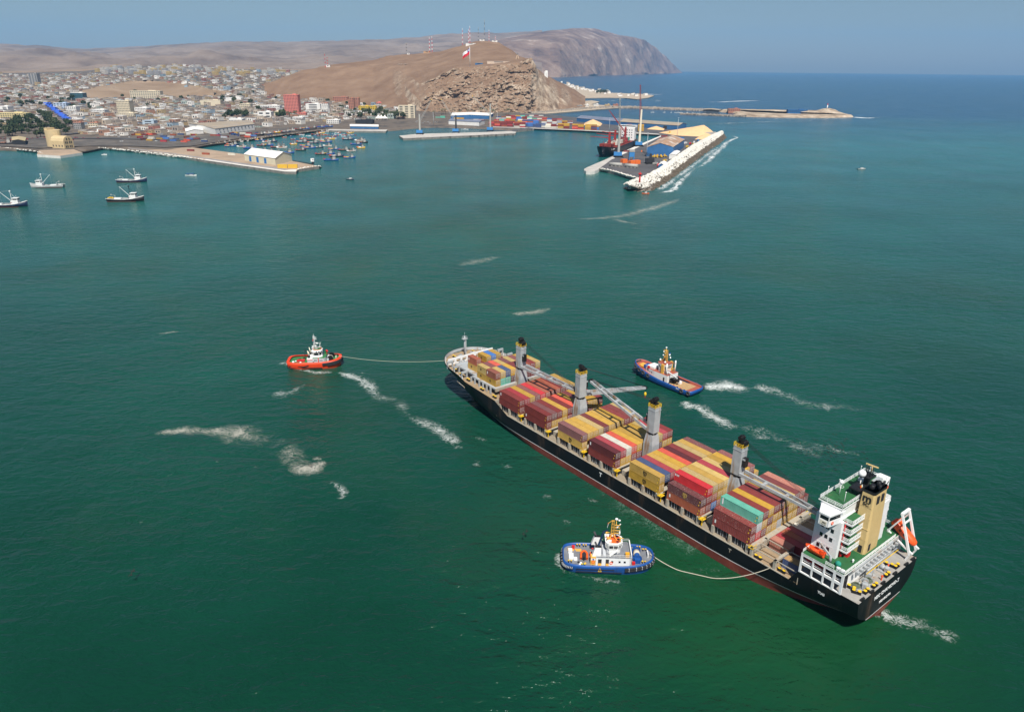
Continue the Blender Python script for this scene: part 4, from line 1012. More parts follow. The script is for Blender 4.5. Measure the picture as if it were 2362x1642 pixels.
    vt = MB(); vt.cyl((-68.5, 8.6, 16.87), (-68.5, 8.6, 17.5), .2, .2, 8); vt.ball((-68.5, 8.6, 17.6), .3, 8, 5); vt.build('vent', white_paint, S)
    # open hold ahead of the house
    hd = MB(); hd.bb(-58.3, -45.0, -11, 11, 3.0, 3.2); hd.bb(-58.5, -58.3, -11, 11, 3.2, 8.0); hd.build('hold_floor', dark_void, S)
    for x in (-44.6, -51.7):
        pf = MB()
        for y0, y1 in ((13.6, 14.4), (7.4, 8.0)): pf.bb(x - .35, x + .35, y0, y1, 7.1, 10.0)
        pf.bb(x - .4, x + .4, 7.4, 14.4, 9.4, 10.0); pf.build('portal_frame', pale_steel, S)
        pf = MB()
        for y0, y1 in ((-14.4, -13.6), (-9.5, -8.9)): pf.bb(x - .35, x + .35, y0, y1, 7.1, 10.0)
        pf.bb(x - .4, x + .4, -14.4, -8.9, 9.4, 10.0); pf.build('portal_frame', pale_steel, S)
    for y in (7.5, 10.6, 13.9, -9.2, -13.9):
        cr = MB(); cr.beam((-44.6, y, 9.8), (-51.7, y, 9.8), .22, .2)
        if y > 0: cr.beam((-51.7, y, 9.8), (-58.4, y, 9.8), .22, .2)
        cr.build('cell_rail', pale_steel, S)
    wk = MB(); wk.bb(-58.3, -44.9, 8.2, 14.6, 7.22, 7.3); wk.bb(-58.3, -44.9, -14.6, -8.2, 7.22, 7.3); wk.build('side_walkway', deck_tan, S)
    bitts(-53.6, 13.6, 7.3); bitts(-46.5, 13.7, 7.3)
    # names and marks
    fo = white_paint
    put_text('lettering', text_mesh('MSC CHANCHO-Z', 1.5, .03, .02), fo, (-74.45, 0.2, 8.6), (0, -1, 0), (0, 0, 1), hull)
    put_text('lettering', text_mesh('MONROVIA', 1.1, .03, .01), fo, (-74.45, 0.2, 5.9), (0, -1, 0), (0, 0, 1), hull)
    put_text('lettering', text_mesh('T', 2.0, .02, .05), fo, (12, 14.93, 5.6), (-1, 0, 0), (0, 0, 1), hull)
    put_text('lettering', text_mesh('T', 1.6, .02, .03), pale_steel, (68.6, 14.8, 5.0), (-1, 0, 0), (0, 0, 1), hull)
    put_text('lettering', text_mesh('T', 1.6, .02, .03), pale_steel, (-38.6, 14.93, 5.6), (-1, 0, 0), (0, 0, 1), hull)
    put_text('lettering', text_mesh('TUG', .9, .02, .03), fo, (-65.3, 14.93, 8.6), (-1, 0, 0), (0, 0, 1), hull)
    bx0, bz0 = 94.0, 8.8
    d = Vector((-6, hb(bx0 - 3, bz0) - hb(bx0 + 3, bz0), 0)); dy = (hb(bx0, bz0 + 1) - hb(bx0, bz0 - 1)) / 2
    put_text('lettering', text_mesh('MSC CHANCHO-Z', .9, .08), pale_steel, (bx0, hb(bx0, bz0) + .03, bz0), d, (0.0, dy, 1), hull)
    return S, railing

BAYS_X = [56.06, 40.79, 22.5, 7.1, -11.24, -26.67, -43.38]
SHIP, railing = build_ship()
def in_ship(v): return Matrix.Translation(SHIP_LOC) @ Matrix.Rotation(SHIP_RZ, 4, 'Z') @ Vector(v)

# deck cranes
def deck_crane(x, tip, k, up=False):
    t = bpy.data.objects.new('deck_crane', None); COL.objects.link(t); t.parent = SHIP; t.location = (x, 0, 7.2)
    z0 = 7.2
    def P_(v): return (v[0] - x, v[1], v[2] - z0)
    m = MB(); m.bb(-1.9, 1.9, -1.75, 1.75, 0, 8.6)
    m.loft([[(-1.9, -1.75, 8.6), (1.9, -1.75, 8.6), (1.9, 1.75, 8.6), (-1.9, 1.75, 8.6), (-1.9, -1.75, 8.6)], [(-1.35, -1.35, 12.2), (1.35, -1.35, 12.2), (1.35, 1.35, 12.2), (-1.35, 1.35, 12.2), (-1.35, -1.35, 12.2)]], sm=False)
    m.build('pedestal', grey_paint, t)
    m = MB(); m.cyl((0, 0, 12.1), (0, 0, 12.8), 1.5, 1.5, 16); m.build('slewing_ring', black_paint, t)
    a = math.atan2(tip[1], tip[0] - x)
    m = MB(); m.M = Matrix.Rotation(a, 4, 'Z'); m.bb(-1.6, 1.3, -1.35, 1.35, 12.8, 21.6); m.bb(-1.7, 1.4, -1.45, 1.45, 20.6, 20.75); ps = m.build('crane_tower', grey_paint, t)
    m = MB(); m.M = Matrix.Rotation(a, 4, 'Z'); m.bb(1.3, 2.5, -.7, .7, 15.8, 18.6); m.bb(1.4, 2.4, -.8, .8, 18.0, 18.5, mi=1); m.build('machinery_box', [black_paint, grey_paint], t)
    m = MB(); m.M = Matrix.Rotation(a, 4, 'Z')
    for z in (21.9, 22.35, 22.8):
        m.beam((-1.6, -1.4, z), (1.3, -1.4, z), .09); m.beam((-1.6, 1.4, z), (1.3, 1.4, z), .09); m.beam((-1.6, -1.4, z), (-1.6, 1.4, z), .09); m.beam((1.3, -1.4, z), (1.3, 1.4, z), .09)
    for px_, py_ in ((-1.6, -1.4), (1.3, -1.4), (-1.6, 1.4), (1.3, 1.4), (-.1, 1.4), (-.1, -1.4), (-1.6, 0), (1.3, 0)): m.beam((px_, py_, 21.6), (px_, py_, 22.85), .09)
    m.build('top_railing', yellow_paint, t)
    m = MB(); m.M = Matrix.Rotation(a, 4, 'Z'); m.bb(-.9, .9, -.8, .8, 21.6, 22.9)
    for y in (-.75, -.25, .25, .75): m.cyl((.9, y - .1, 23.0), (.9, y + .1, 23.0), .85, .85, 12); m.cyl((-.2, y - .1, 24.2), (-.2, y + .1, 24.2), .75, .75, 12)
    m.beam((-.6, 0, 22.5), (-.3, 0, 25.0), .7); m.bb(.3, 1.3, -.5, .5, 21.4, 22.4); m.build('sheave_head', black_paint, t)
    # jib: two box girders joined by cross members
    pv = Vector((1.5 * math.cos(a), 1.5 * math.sin(a), 13.6)); tp = Vector(P_(tip)); d = (tp - pv); L_ = d.length; d.normalize()
    side = Vector((-math.sin(a), math.cos(a), 0))
    m = MB()
    for s in (1, -1):
        m.beam(pv + side * s * 1.35, tp + side * s * .75, .55, .95, w2=.42)
    for q in (.28, .55, .82):
        m.beam(pv + d * L_ * q + side * 1.3, pv + d * L_ * q - side * 1.3, .8, .5)
    m.beam(tp + side * .8, tp - side * .8, .6, .7)
    m.build('jib', grey_paint, t)
    m = MB(); up_ = Vector((0, 0, .3))
    for s in (-.55, 0, .55): m.cyl(tp + d * .6 + side * (s - .12), tp + d * .6 + side * (s + .12), .62, .62, 12)
    m.build('jib_sheaves', black_paint, t)
    m = MB(); hd = Vector((.9 * math.cos(a), .9 * math.sin(a), 23.6))
    for s in (-.7, -.25, .25, .7): m.cyl(hd + side * s, tp + d * .6 + side * s * .8 + up_, .05, .05, 5)
    m.build('hoist_wires', black_paint, t)
    if k == 1:
        m = MB(); e = tp + d * .9; m.cyl(e, e + Vector((0, 0, -2.2)), .05, .05, 5, mi=1); m.ball(e + Vector((0, 0, -2.8)), .75, 8, 6, sc=(.7, .7, 1.2)); m.cyl(e + Vector((0, 0, -3.6)), e + Vector((0, 0, -4.4)), .22, .15, 8, mi=2); m.build('hook_block', [yellow_paint, black_paint, red_paint], t)
    return t
deck_crane(72.4, (41.6, 0.0, 21.4), 0)
deck_crane(38.4, (35.2, -30.0, 16.4), 1)
deck_crane(4.5, (33.0, 0.0, 27.6), 2)
deck_crane(-28.3, (-56.6, 0.9, 20.6), 3)

# ------------------------------------------------------------------ containers
CC = {'Y': ((0.47, 0.275, 0.038), 'yellow'), 'C': ((0.50, 0.35, 0.12), 'faded cream yellow'), 'R': ((0.19, 0.034, 0.030), 'brick red'), 'M': ((0.20, 0.070, 0.066), 'dull mauve'), 'D': ((0.095, 0.020, 0.022), 'dark maroon'),
      'B': ((0.31, 0.085, 0.045), 'rust brown'), 'X': ((0.50, 0.030, 0.036), 'bright red'), 'O': ((0.60, 0.10, 0.06), 'orange red'), 'K': ((0.36, 0.045, 0.055), 'crimson'), 'N': ((0.055, 0.085, 0.19), 'navy blue'),
      'L': ((0.06, 0.16, 0.42), 'blue'), 'T': ((0.11, 0.42, 0.31), 'teal green'), 'W': ((0.62, 0.59, 0.50), 'off white'), 'G': ((0.42, 0.43, 0.46), 'pale grey'), 'P': ((0.42, 0.165, 0.12), 'salmon pink')}
cont_mat = pmat('container_paint', (1, 1, 1), 0.5, var=0.14, vs=0.5, dirt=(0.20, 0.12, 0.08), da=0.45, ds=1.1, objcol=True, dthr=0.6)
cont_speck = pmat('speckled_container_paint', (1, 1, 1), 0.6, var=0.2, vs=2.5, dirt=(0.55, 0.47, 0.40), da=0.7, ds=3.2, objcol=True, dthr=0.56)
rod_mat = pmat('galvanised_rod', (0.55, 0.55, 0.54), 0.4, metal=0.3, var=0.1)
tag_yel = pmat('warning_label', (0.85, 0.55, 0.03), 0.5, var=0)
def container_meshes(Lc, H, mat):
    W = 2.438; n = max(1, int(Lc / 0.56)); m = MB()
    # corrugated sides
    for s in (1, -1):
        lo, hi = [], []
        for k in range(n * 2 + 1):
            x = -Lc / 2 + .12 + (Lc - .24) * k / (n * 2); off = .045 if k % 2 else 0
            lo.append((x, s * (W / 2 - .03 - off), .12)); hi.append((x, s * (W / 2 - .03 - off), H - .06))
        rows = [lo, hi] if s < 0 else [hi, lo]
        m.loft(rows, sm=False)
    m.add([(-Lc / 2 + .05, -W / 2 + .03, H - .03), (Lc / 2 - .05, -W / 2 + .03, H - .03), (Lc / 2 - .05, W / 2 - .03, H - .03), (-Lc / 2 + .05, W / 2 - .03, H - .03)], [(0, 1, 2, 3)])
    m.add([(Lc / 2 - .06, -W / 2, .1), (Lc / 2 - .06, W / 2, .1), (Lc / 2 - .06, W / 2, H - .05), (Lc / 2 - .06, -W / 2, H - .05)], [(0, 1, 2, 3)])
    body = m.mesh('body', mat)
    m = MB()
    for x in (-1, 1):
        for y in (-1, 1): m.bb(x * Lc / 2, x * (Lc / 2 - .16), y * W / 2, y * (W / 2 - .14), 0, H)
        for z in (.06, H - .06): m.bb(x * Lc / 2 - x * .01, x * (Lc / 2 - .1), -W / 2 + .14, W / 2 - .14, z - .06, z + .055)
    for y in (-1, 1):
        for z in (.07, H - .055): m.bb(-Lc / 2 + .16, Lc / 2 - .16, y * (W / 2 - .004), y * (W / 2 - .09), z - .06, z + .05)
    frame = m.mesh('frame', mat)
    m = MB(); m.bb(-Lc / 2 + .02, -Lc / 2 + .08, .02, W / 2 - .16, .13, H - .13); door = m.mesh('door', mat)
    m = MB()
    for y in (.3, .85): m.cyl((-Lc / 2 - .02, y, .15), (-Lc / 2 - .02, y, H - .15), .035, .035, 5)
    for z in (.9, 1.5): m.bb(-Lc / 2 - .03, -Lc / 2 + .0, .15, 1.0, z - .04, z + .04)
    rods = m.mesh('lock_rods', rod_mat)
    return body, frame, door, rods
CM = {}
for Lc, H, key in ((12.19, 2.74, '40'), (6.06, 2.74, '20')):
    CM[key] = container_meshes(Lc, H, cont_mat); CM[key + 's'] = container_meshes(Lc, H, cont_speck)
def container(loc, rz, ck, key, label, group, detail=True):
    body, frame, door, rods = CM[key]
    col = CC[ck][0]; j = 1 + (hsh(loc[0], loc[1], loc[2]) - .5) * .34; fd = .14 * hsh(loc[2], loc[0], loc[1]) ** 2; gm = sum(col) / 3
    col = (*[(c * (1 - fd) + (gm * .6 + .12) * fd) * j for c in col], 1)
    o = bpy.data.objects.new('shipping_container', None); o.empty_display_size = .5; COL.objects.link(o)
    o.location = loc; o.rotation_euler = (0, 0, rz); tag(o, label, 'container', group)
    b = bpy.data.objects.new('body', body); b.color = col; COL.objects.link(b); b.parent = o
    f = bpy.data.objects.new('frame', frame); f.color = col; COL.objects.link(f); f.parent = o
    if detail:
        for s in (1, -1):
            d = bpy.data.objects.new('door', door); d.color = col; COL.objects.link(d); d.parent = o; d.scale = (1, s, 1)
            q = bpy.data.objects.new('lock_rods', rods); COL.objects.link(q); q.parent = d
    return o
ORD = ['first', 'second', 'third', 'fourth', 'fifth', 'sixth', 'seventh', 'eighth', 'ninth', 'tenth', 'eleventh']
BLK = ['behind first deck crane', 'before second deck crane', 'behind second deck crane', 'before third deck crane', 'behind third deck crane', 'before fourth deck crane', 'behind fourth deck crane']
stow = [  # tiers from the bottom, rows from the port side
    ['RKYRRRRRRRY', 'RKYMXBBBRRY'],
    ['RYYYRRRRRYY', 'RMRYROYRYYR'],
    ['YYYRRYYYRRY', 'MYYCRYYYRRC'],
    ['RYYRRRYDDYY', 'DKWOYYYYCKR'],
    ['YYYRRYYRYYR', 'YNKYYODRCYM'],
    ['BRLBYYRYYYY', 'DRBYYYYRYRY', ' XCYCKCYYM '],
    ['RXRYYGYYYRR', 'RGYRYYRYYRR', ' TRYRRYCRP '],
]
speck = {(4, 1, 10), (5, 1, 0), (5, 2, 2), (5, 2, 6), (5, 2, 9), (6, 1, 0), (2, 1, 3), (6, 2, 9)}
NAMES = {}
for b, tiers in enumerate(stow):
    for t, rows in enumerate(tiers):
        for r, ck in enumerate(rows):
            if ck == ' ': continue
            hid = t < len(tiers) - 1 and 0 < r < 10 and b != 6 and b != 5 and tiers[t + 1][r] != ' ' and b < 5 and b not in (1, 3)
            if hid: continue                       # shut in on every side
            z = 9.68 + 2.775 * t; y = 12.5 - 2.5 * r
            sp = (b, t, r) in speck
            lab = '%s%s container, %s row from port, %s tier, %s' % ('speckled ' if sp else '', CC[ck][1], ORD[r], ('bottom', 'top', 'top')[t] if len(tiers) == 2 else ('bottom', 'middle', 'top')[t], BLK[b])
            o = container(in_ship((BAYS_X[b] + 6.1, y, z)), SHIP_RZ, ck, '40s' if sp else '40', lab, 'containers stowed on the ship')
            NAMES[(b, t, r)] = o
            if b == 5 and t == 0 and r < 4: pass
fore = [(74.1, 'YTTDDRRRR', 'BCNYRRBRC', 'aft bay'), (80.25, 'YRRRRRRRR', 'CMOCMCMYY', 'middle bay')]
for xa, lo, hi, nm in fore:
    for t, rows in enumerate((lo, hi)):
        for r, ck in enumerate(rows):
            if nm == 'middle bay' and t == 0 and 0 < r < 8: continue
            lab = 'short %s container, %s row from port, %s tier, fore %s' % (CC[ck][1], ORD[r], ('bottom', 'top')[t], nm)
            NAMES[(nm, t, r)] = container(in_ship((xa + 3.03, 10.0 - 2.5 * r, 13.78 + 2.775 * t)), SHIP_RZ, ck, '20', lab, 'containers stowed on the ship')
for t, rows in enumerate((' YRRLRR  ', ' B YLY   ')):
    for r, ck in enumerate(rows):
        if ck == ' ': continue
        lab = 'short %s container, %s row from port, %s tier, foremost bay' % (CC[ck][1], ORD[r], ('bottom', 'top')[t])
        NAMES[('F0', t, r)] = container(in_ship((90.3 + 3.03, 10.0 - 2.5 * r, 13.78 + 2.775 * t)), SHIP_RZ, ck, '20', lab, 'containers stowed on the ship')
# boxes down in the open hold ahead of the house
for r, (ck, key) in enumerate((('P', '20'), ('K', '40'), ('B', '40'), ('K', '40'), ('W', '40'))):
    for t in (0, 1):
        x = -45.2 - (3.03 if key == '20' else 6.1); y = 5.6 - 2.52 * r
        if t == 0 and 0 < r < 4: continue
        NAMES[('H', t, r)] = container(in_ship((x, y, 7.25 - 2.775 * (1 - t))), SHIP_RZ, ck if t else 'R', key, '%s container %s in the open hold, %s from port' % (CC[ck][1] if t else 'brick red', 'on top' if t else 'underneath', ORD[r]), 'containers stowed on the ship')
container(in_ship((-55.5, 10.6, 7.3)), SHIP_RZ, 'N', '20', 'navy container with rusty tan roof by the port rail before the house', 'containers stowed on the ship')
rt = MB(); rt.bb(-58.4, -52.6, 9.45, 11.75, 10.06, 10.1); rt.build('rusty_cover', pmat('rusty_plate', (0.36, 0.22, 0.09), .8, var=.3, vs=.8, dirt=(.2, .1, .04), da=.6, ds=.8), SHIP)
# marks on the boxes that show their port side
M_big, SC_big = text_mesh('m', 2.0, .01, .05), text_mesh('SC', .85, .01, .012)
M_sm, SC_sm = text_mesh('m', 1.25, .01, .035), text_mesh('SC', .55, .01, .008)
def msc(key, mat, dx=0, big=True):
    o = NAMES[key]; a, b_ = (M_big, SC_big) if big else (M_sm, SC_sm); k = 1 if big else .62
    put_text('logo', a, mat, (dx, 1.235, 1.75 * (1 if big else .95)), (-1, 0, 0), (0, 0, 1), o); put_text('logo', b_, mat, (dx, 1.235, 1.75 * (1 if big else .95) - .98 * k), (-1, 0, 0), (0, 0, 1), o)
for key in ((2, 0, 0), (4, 0, 0), (4, 1, 0)): msc(key, black_paint, -.3)
msc((5, 1, 0), pmat('gold_mark', (.5, .33, .08), .5, var=0), -.3)
for key in (('aft bay', 0, 0), ('middle bay', 0, 0), ('middle bay', 1, 0), ('F0', 0, 1), ('F0', 1, 3)): msc(key, black_paint, .5, False)
bar = MB(); bar.bb(-.22, .22, -.01, .01, -.95, .95); bar_me = bar.mesh('code_panel', white_paint)
for key, dx in (((0, 1, 0), 5.2), ((1, 0, 0), 5.2), ((3, 1, 0), 5.3), ((5, 0, 0), 5.0), ((6, 0, 0), 5.2), ((6, 2, 1), 5.3), (('aft bay', 1, 0), 2.2), (('F0', 1, 1), 2.2)):
    o = bpy.data.objects.new('code_panel', bar_me); COL.objects.link(o); o.parent = NAMES[key]; o.location = (dx, 1.235, 1.6); o.scale = (1, 1, .55 if key[0] != 6 or key[1] != 2 else 1)
put_text('logo', text_mesh('B.W', .9, .01, .03), white_paint, (5.0, 1.235, 2.0), (-1, 0, 0), (0, 0, 1), NAMES[(5, 2, 1)])
lm = MB(); lm.bb(-.14, .14, -.01, .01, -.18, .18); lab_me = lm.mesh('warning_label', tag_yel)
for key in [(b, t, 0) for b in range(7) for t in (0, 1)] + [(5, 2, 1), (6, 2, 1)]:
    if key in NAMES:
        for dx, dz in ((-5.4, .75), (-5.75, 1.9)):
            o = bpy.data.objects.new('warning_label', lab_me); COL.objects.link(o); o.parent = NAMES[key]; o.location = (dx, 1.24, dz)
# ------------------------------------------------------------------ tugs
tug_blue = pmat('tug_blue', (0.012, 0.075, 0.28), 0.4, var=0.15, vs=0.6, dirt=(0.03, 0.04, 0.07), da=0.6, ds=1.0, streak=True)
tug_navy = pmat('tug_navy', (0.010, 0.030, 0.075), 0.4, var=0.2, vs=0.6)
tug_red = pmat('tug_red', (0.72, 0.055, 0.012), 0.4, var=0.08, vs=0.6, dirt=(0.40, 0.06, 0.02), da=0.4, ds=0.7)
rubber = pmat('rubber', (0.018, 0.018, 0.02), 0.85, var=0.3, vs=2)
tyre_grey = pmat('worn_tyre', (0.06, 0.06, 0.065), 0.85, var=0.4, vs=2)
tug_grey = pmat('tug_deck_grey', (0.17, 0.18, 0.20), 0.8, var=0.2, vs=0.8, dirt=(0.25, 0.19, 0.13), da=0.5, ds=1.0)
tug_white = pmat('tug_white', (0.76, 0.76, 0.74), 0.45, var=0.05, vs=0.8, dirt=(0.42, 0.32, 0.22), da=0.4, ds=1.2, streak=True, dthr=0.6)
tug_ochre = pmat('tug_ochre', (0.70, 0.38, 0.07), 0.5, var=0.06, vs=1)
tug_rust = pmat('red_oxide', (0.33, 0.085, 0.055), 0.7, var=0.15, vs=1)
wood = pmat('deck_planks', (0.42, 0.27, 0.13), 0.85, var=0.25, vs=1.5)
tug_lgrey = pmat('light_grey', (0.50, 0.52, 0.54), 0.5, var=0.06, vs=1)
tug_orange = pmat('roof_orange', (0.75, 0.12, 0.02), 0.5, var=0.08, vs=1)
lift_green = pmat('green_deck', (0.04, 0.17, 0.06), 0.7, var=0.2, vs=1)
flag_red, flag_white, flag_blue = pmat('flag_red', (.62, .02, .03), .8, var=.05), pmat('flag_white', (.85, .85, .85), .8, var=.03), pmat('flag_blue', (.01, .04, .28), .8, var=.05)

def plan(L, B, n=36, bow_p=2.6, stern_r=.22, square=False):
    """deck outline, bow at +x"""
    pts = []
    for i in range(n):
        t = 2 * math.pi * i / n; c, s = math.cos(t), math.sin(t)
        ex = .62 if c > 0 else (.28 if square else .38)
        x = L / 2 * math.copysign(abs(c) ** ex, c); y = B / 2 * math.copysign(abs(s) ** (.75 if c > 0 else .38), s)
        pts.append((x, y))
    return pts
def shell(m, pl, prof, mis, sheer):
    """prof: (z, scale_x, scale_y) rows of the side; sheer(x) lifts the upper rows"""
    rows = []
    for z, kx, ky, sh in prof: rows.append([(x * kx, y * ky, z + sheer(x) * sh) for x, y in pl])
    rows = [r + [r[0]] for r in rows]
    m.loft(rows, sm=True, mfun=lambda i, j: mis[i])
    return rows
def person(loc, rz, mat, parent=None, label=None):
    m = MB(); m.M = None
    skin = pmat('skin', (0.42, 0.24, 0.16), .6, var=0); 
    secs = []
    # legs, torso, arms, head in one surface of stacked rings
    for z, rx, ry in ((0.02, .13, .16), (.45, .12, .15), (.85, .15, .19), (1.0, .14, .2), (1.3, .15, .24), (1.45, .12, .22), (1.5, .06, .07), (1.56, .07, .07), (1.66, .1, .09), (1.74, .09, .085), (1.8, .03, .03)):
        secs.append([(rx * math.cos(t), ry * math.sin(t), z) for t in [2 * math.pi * k / 8 for k in range(8)]])
    m.loft([s + [s[0]] for s in secs], sm=True, mfun=lambda i, j: 1 if i in (6, 7, 8) else (2 if i > 8 else 0))
    m.f = [f[::-1] for f in m.f]
    for s in (1, -1):
        m.cyl((0, s * .22, 1.4), (.08, s * .3, 1.08), .055, .05, 6); m.cyl((.08, s * .3, 1.08), (.25, s * .24, .9), .048, .035, 6); m.ball((.28, s * .23, .88), .05, 6, 4, mi=1)
    o = m.build('person', [mat, skin, pmat('helmet', (.8, .8, .75), .4, var=0)])
    o.location = loc; o.rotation_euler = (0, 0, rz); o['label'] = label; o['category'] = 'person'
    return o

def lattice_mast(m, x, y, z0, z1, w, mi=0):
    for dx, dy in ((w, w), (w, -w), (-w, w), (-w, -w)): m.beam((x + dx, y + dy, z0), (x + dx * .6, y + dy * .6, z1), .13, mi=mi)
    n = int((z1 - z0) / .8)
    for k in range(n + 1):
        z = z0 + (z1 - z0) * k / max(1, n); q = w * (1 - .4 * k / max(1, n))
        for a, b in (((q, q), (q, -q)), ((q, -q), (-q, -q)), ((-q, -q), (-q, q)), ((-q, q), (q, q))): m.beam((x + a[0], y + a[1], z), (x + b[0], y + b[1], z), .09, mi=mi)

def tug_common(T, L, B, zd, cols, sheer, fender_from=.15):
    """hull, deck, fenders"""
    pl = plan(L, B); m = MB()
    prof = [(-1.2, .90, .84, 0), (0.0, .95, .93, .1), (1.0, .985, .98, .5), (zd, 1, 1, 1), (zd + .75, 1.0, 1.0, 1.0), (zd + .78, .975, .955, 1.0), (zd, .97, .95, 1.0)]
    rows = shell(m, pl, prof, [0, 1, 1, 1, 1, 1], sheer)
    m.build('hull', cols[:2], T)
    d = MB(); cx = [(x * .972, y * .952, zd - .02 + sheer(x)) for x, y in pl]
    n = len(cx); d.add(cx + [(0, 0, zd - .02)], [(i, (i + 1) % n, n) for i in range(n)]); d.build('deck', cols[2], T)
    return pl
def wrap_fender(T, pl, z, r, x_from, sheer, parts=1, name='bow_fender', rings=True):
    pts = [(x * 1.01, y * 1.02, z + sheer(x)) for x, y in pl if x > x_from]
    pts.sort(key=lambda p: math.atan2(p[1], p[0]))
    m = MB(); m.tube([Vector(p) for p in pts], r, 8)
    o = m.build(name, rubber, T)
    if rings:
        q = MB()
        for a, b in zip(pts[:-1], pts[1:]):
            c = (Vector(a) + Vector(b)) / 2; d = (Vector(b) - Vector(a)).normalized(); q.cyl(c - d * .05, c + d * .05, r * 1.06, r * 1.06, 8)
        q.build('chain', tug_lgrey, o)
    return o

def near_tug():
    L, B, zd = 25.2, 10.6, 2.0
    T = thing('tugboat', 'blue and white tug with ochre lattice mast and orange roof towing at the ship stern', 'tugboat', (27.2, 169.7, 0), rad(-2.5))
    sheer = lambda x: .9 * max(0, (x - 2) / 10) ** 1.5 if x > 2 else .15 * max(0, (-x - 6) / 7)
    pl = tug_common(T, L, B, zd, [tug_navy, tug_blue, tug_grey], sheer)
    for k, z in enumerate((1.9, 1.35)): wrap_fender(T, pl, z, .36, 2.0 + k, sheer)
    m = MB(); pts = sorted([(x * 1.01, y * 1.02, 1.7) for x, y in pl if x < -8.5], key=lambda p: math.atan2(p[1], -p[0])); m.tube([Vector(p) for p in pts], .34, 8); st = m.build('stern_fender', rubber, T)
    q = MB()
    for a, b in zip(pts[:-1], pts[1:]):
        for t in (.25, .75):
            c = Vector(a).lerp(Vector(b), t); d = (Vector(b) - Vector(a)).normalized(); q.cyl(c - d * .06, c + d * .06, .37, .37, 8)
    q.build('chain', tug_lgrey, st)
    sb = MB()
    for s in (1, -1): sb.beam((-9, s * 5.32, .85), (3.5, s * 5.38, .85), .16, .2); sb.beam((-9, s * 5.35, 1.7), (1.5, s * 5.4, 1.7), .14, .16)
    sb.build('side_rubbing_strake', rubber, T)
    # main deckhouse
    h = MB(); h.prism([(-3.6, -3.9), (5.6, -3.9), (6.2, -3.0), (6.2, 3.0), (5.6, 3.9), (-3.6, 3.9)], zd - .05, zd + 2.5, mi=0, top_mi=1); h.bb(-5.0, -3.6, -3.7, -2.2, zd - .05, zd + 2.5, mi=2)
    house = h.build('deckhouse', [tug_white, tug_grey, tug_ochre], T)
    for x in (.9, 2.9, 4.3):
        a = MB(); a.bb(x - .28, x + .28, -3.96, -3.88, zd + 1.1, zd + 1.65); a.build('porthole', glass_dark, house)
    for x0, x1 in ((-3.0, -2.0), (-.9, .0)):
        a = MB(); a.bb(x0, x1, -3.96, -3.87, zd, zd + 2.1); a.build('doorway', dark_void, house)
        a = MB()
        for k in range(3): a.bb(x0 + .05, x1 - .05, -4.2 - .25 * k, -3.9, zd - .05, zd + .75 - .25 * k)
        a.build('steps', tug_ochre, house)
    for x, y in ((-4.3, -3.76), (.6, -3.96)):
        a = MB(); a.torus((x, y, zd + .95), .36, .09, 'y', 12, 5); a.build('lifebuoy', orange_grp, house)
    a = MB(); a.bb(-4.9, -3.7, -3.76, -3.71, zd + 1.55, zd + 2.1); a.bb(-4.5, -4.1, -3.79, -3.72, zd + 1.6, zd + 2.05, mi=1); a.build('company_sign', [tug_white, flag_blue], house)
    # bridge deck rail, stair
    r = MB()
    for z in (.5, 1.0): r.beam((-3.5, -3.8, zd + 2.5 + z), (6.1, -3.8, zd + 2.5 + z), .06); r.beam((6.1, -3.8, zd + 2.5 + z), (6.1, 3.0, zd + 2.5 + z), .06); r.beam((-3.5, 3.8, zd + 2.5 + z), (6.1, 3.8, zd + 2.5 + z), .06)
    for k in range(7): r.beam((-3.5 + 1.6 * k, -3.8, zd + 2.5), (-3.5 + 1.6 * k, -3.8, zd + 3.5), .06)
    r.build('bridge_rail', tug_white, T)
    bulk = MB(); bulk.beam((6.1, -3.4, zd + 3.0), (6.1, 3.4, zd + 3.0), .25, 1.1); bulk.build('bridge_bulwark', tug_white, T)
    # wheelhouse, octagonal, wider at the top
    w = MB(); zb = zd + 2.5
    def oct_(k, x0=1.4): return [(x0 + k * x, k * y) for x, y in ((-2.1, -1.2), (-1.4, -2.0), (1.0, -2.0), (2.0, -1.1), (2.0, 1.1), (1.0, 2.0), (-1.4, 2.0), (-2.1, 1.2))]
    def rg(k, z): p = [(x, y, z) for x, y in oct_(k)]; return p + [p[0]]
    w.loft([rg(.92, zb), rg(.92, zb + 1.1), rg(1.0, zb + 1.7)], sm=False); w.loft([rg(1.0, zb + 1.7), rg(1.1, zb + 2.8)], sm=False, mi=1); w.loft([rg(1.12, zb + 2.8), rg(1.16, zb + 3.5)], sm=False)
    w.f = [f for f in w.f]
    w.add([(x, y, zb + 3.5) for x, y in oct_(1.16)], [tuple(range(8))], 0); w.add([(x, y, zb + 3.52) for x, y in oct_(.95)], [tuple(range(8))], 2)
    wh = w.build('wheelhouse', [tug_white, glass_dark, tug_orange], T)
    ms = MB()
    for k in range(8):
        p0, p1 = oct_(1.01)[k], oct_(1.11)[k]; ms.beam((p0[0], p0[1], zb + 1.6), (p1[0], p1[1], zb + 2.9), .22)
        q0, q1 = oct_(1.01)[(k + 1) % 8], oct_(1.11)[(k + 1) % 8]
        ms.beam(((p0[0] + q0[0]) / 2, (p0[1] + q0[1]) / 2, zb + 1.6), ((p1[0] + q1[0]) / 2, (p1[1] + q1[1]) / 2, zb + 2.9), .14)
    ms.build('window_frame', tug_white, wh)
    tw = MB(); 
    for x, y in ((2.3, -1.2), (2.6, 0), (2.3, 1.2)): tw.bb(x - .35, x + .35, y - .35, y + .35, zb + 3.15, zb + 3.56)
    tw.build('roof_window', glass_dark, wh)
    mo = MB()
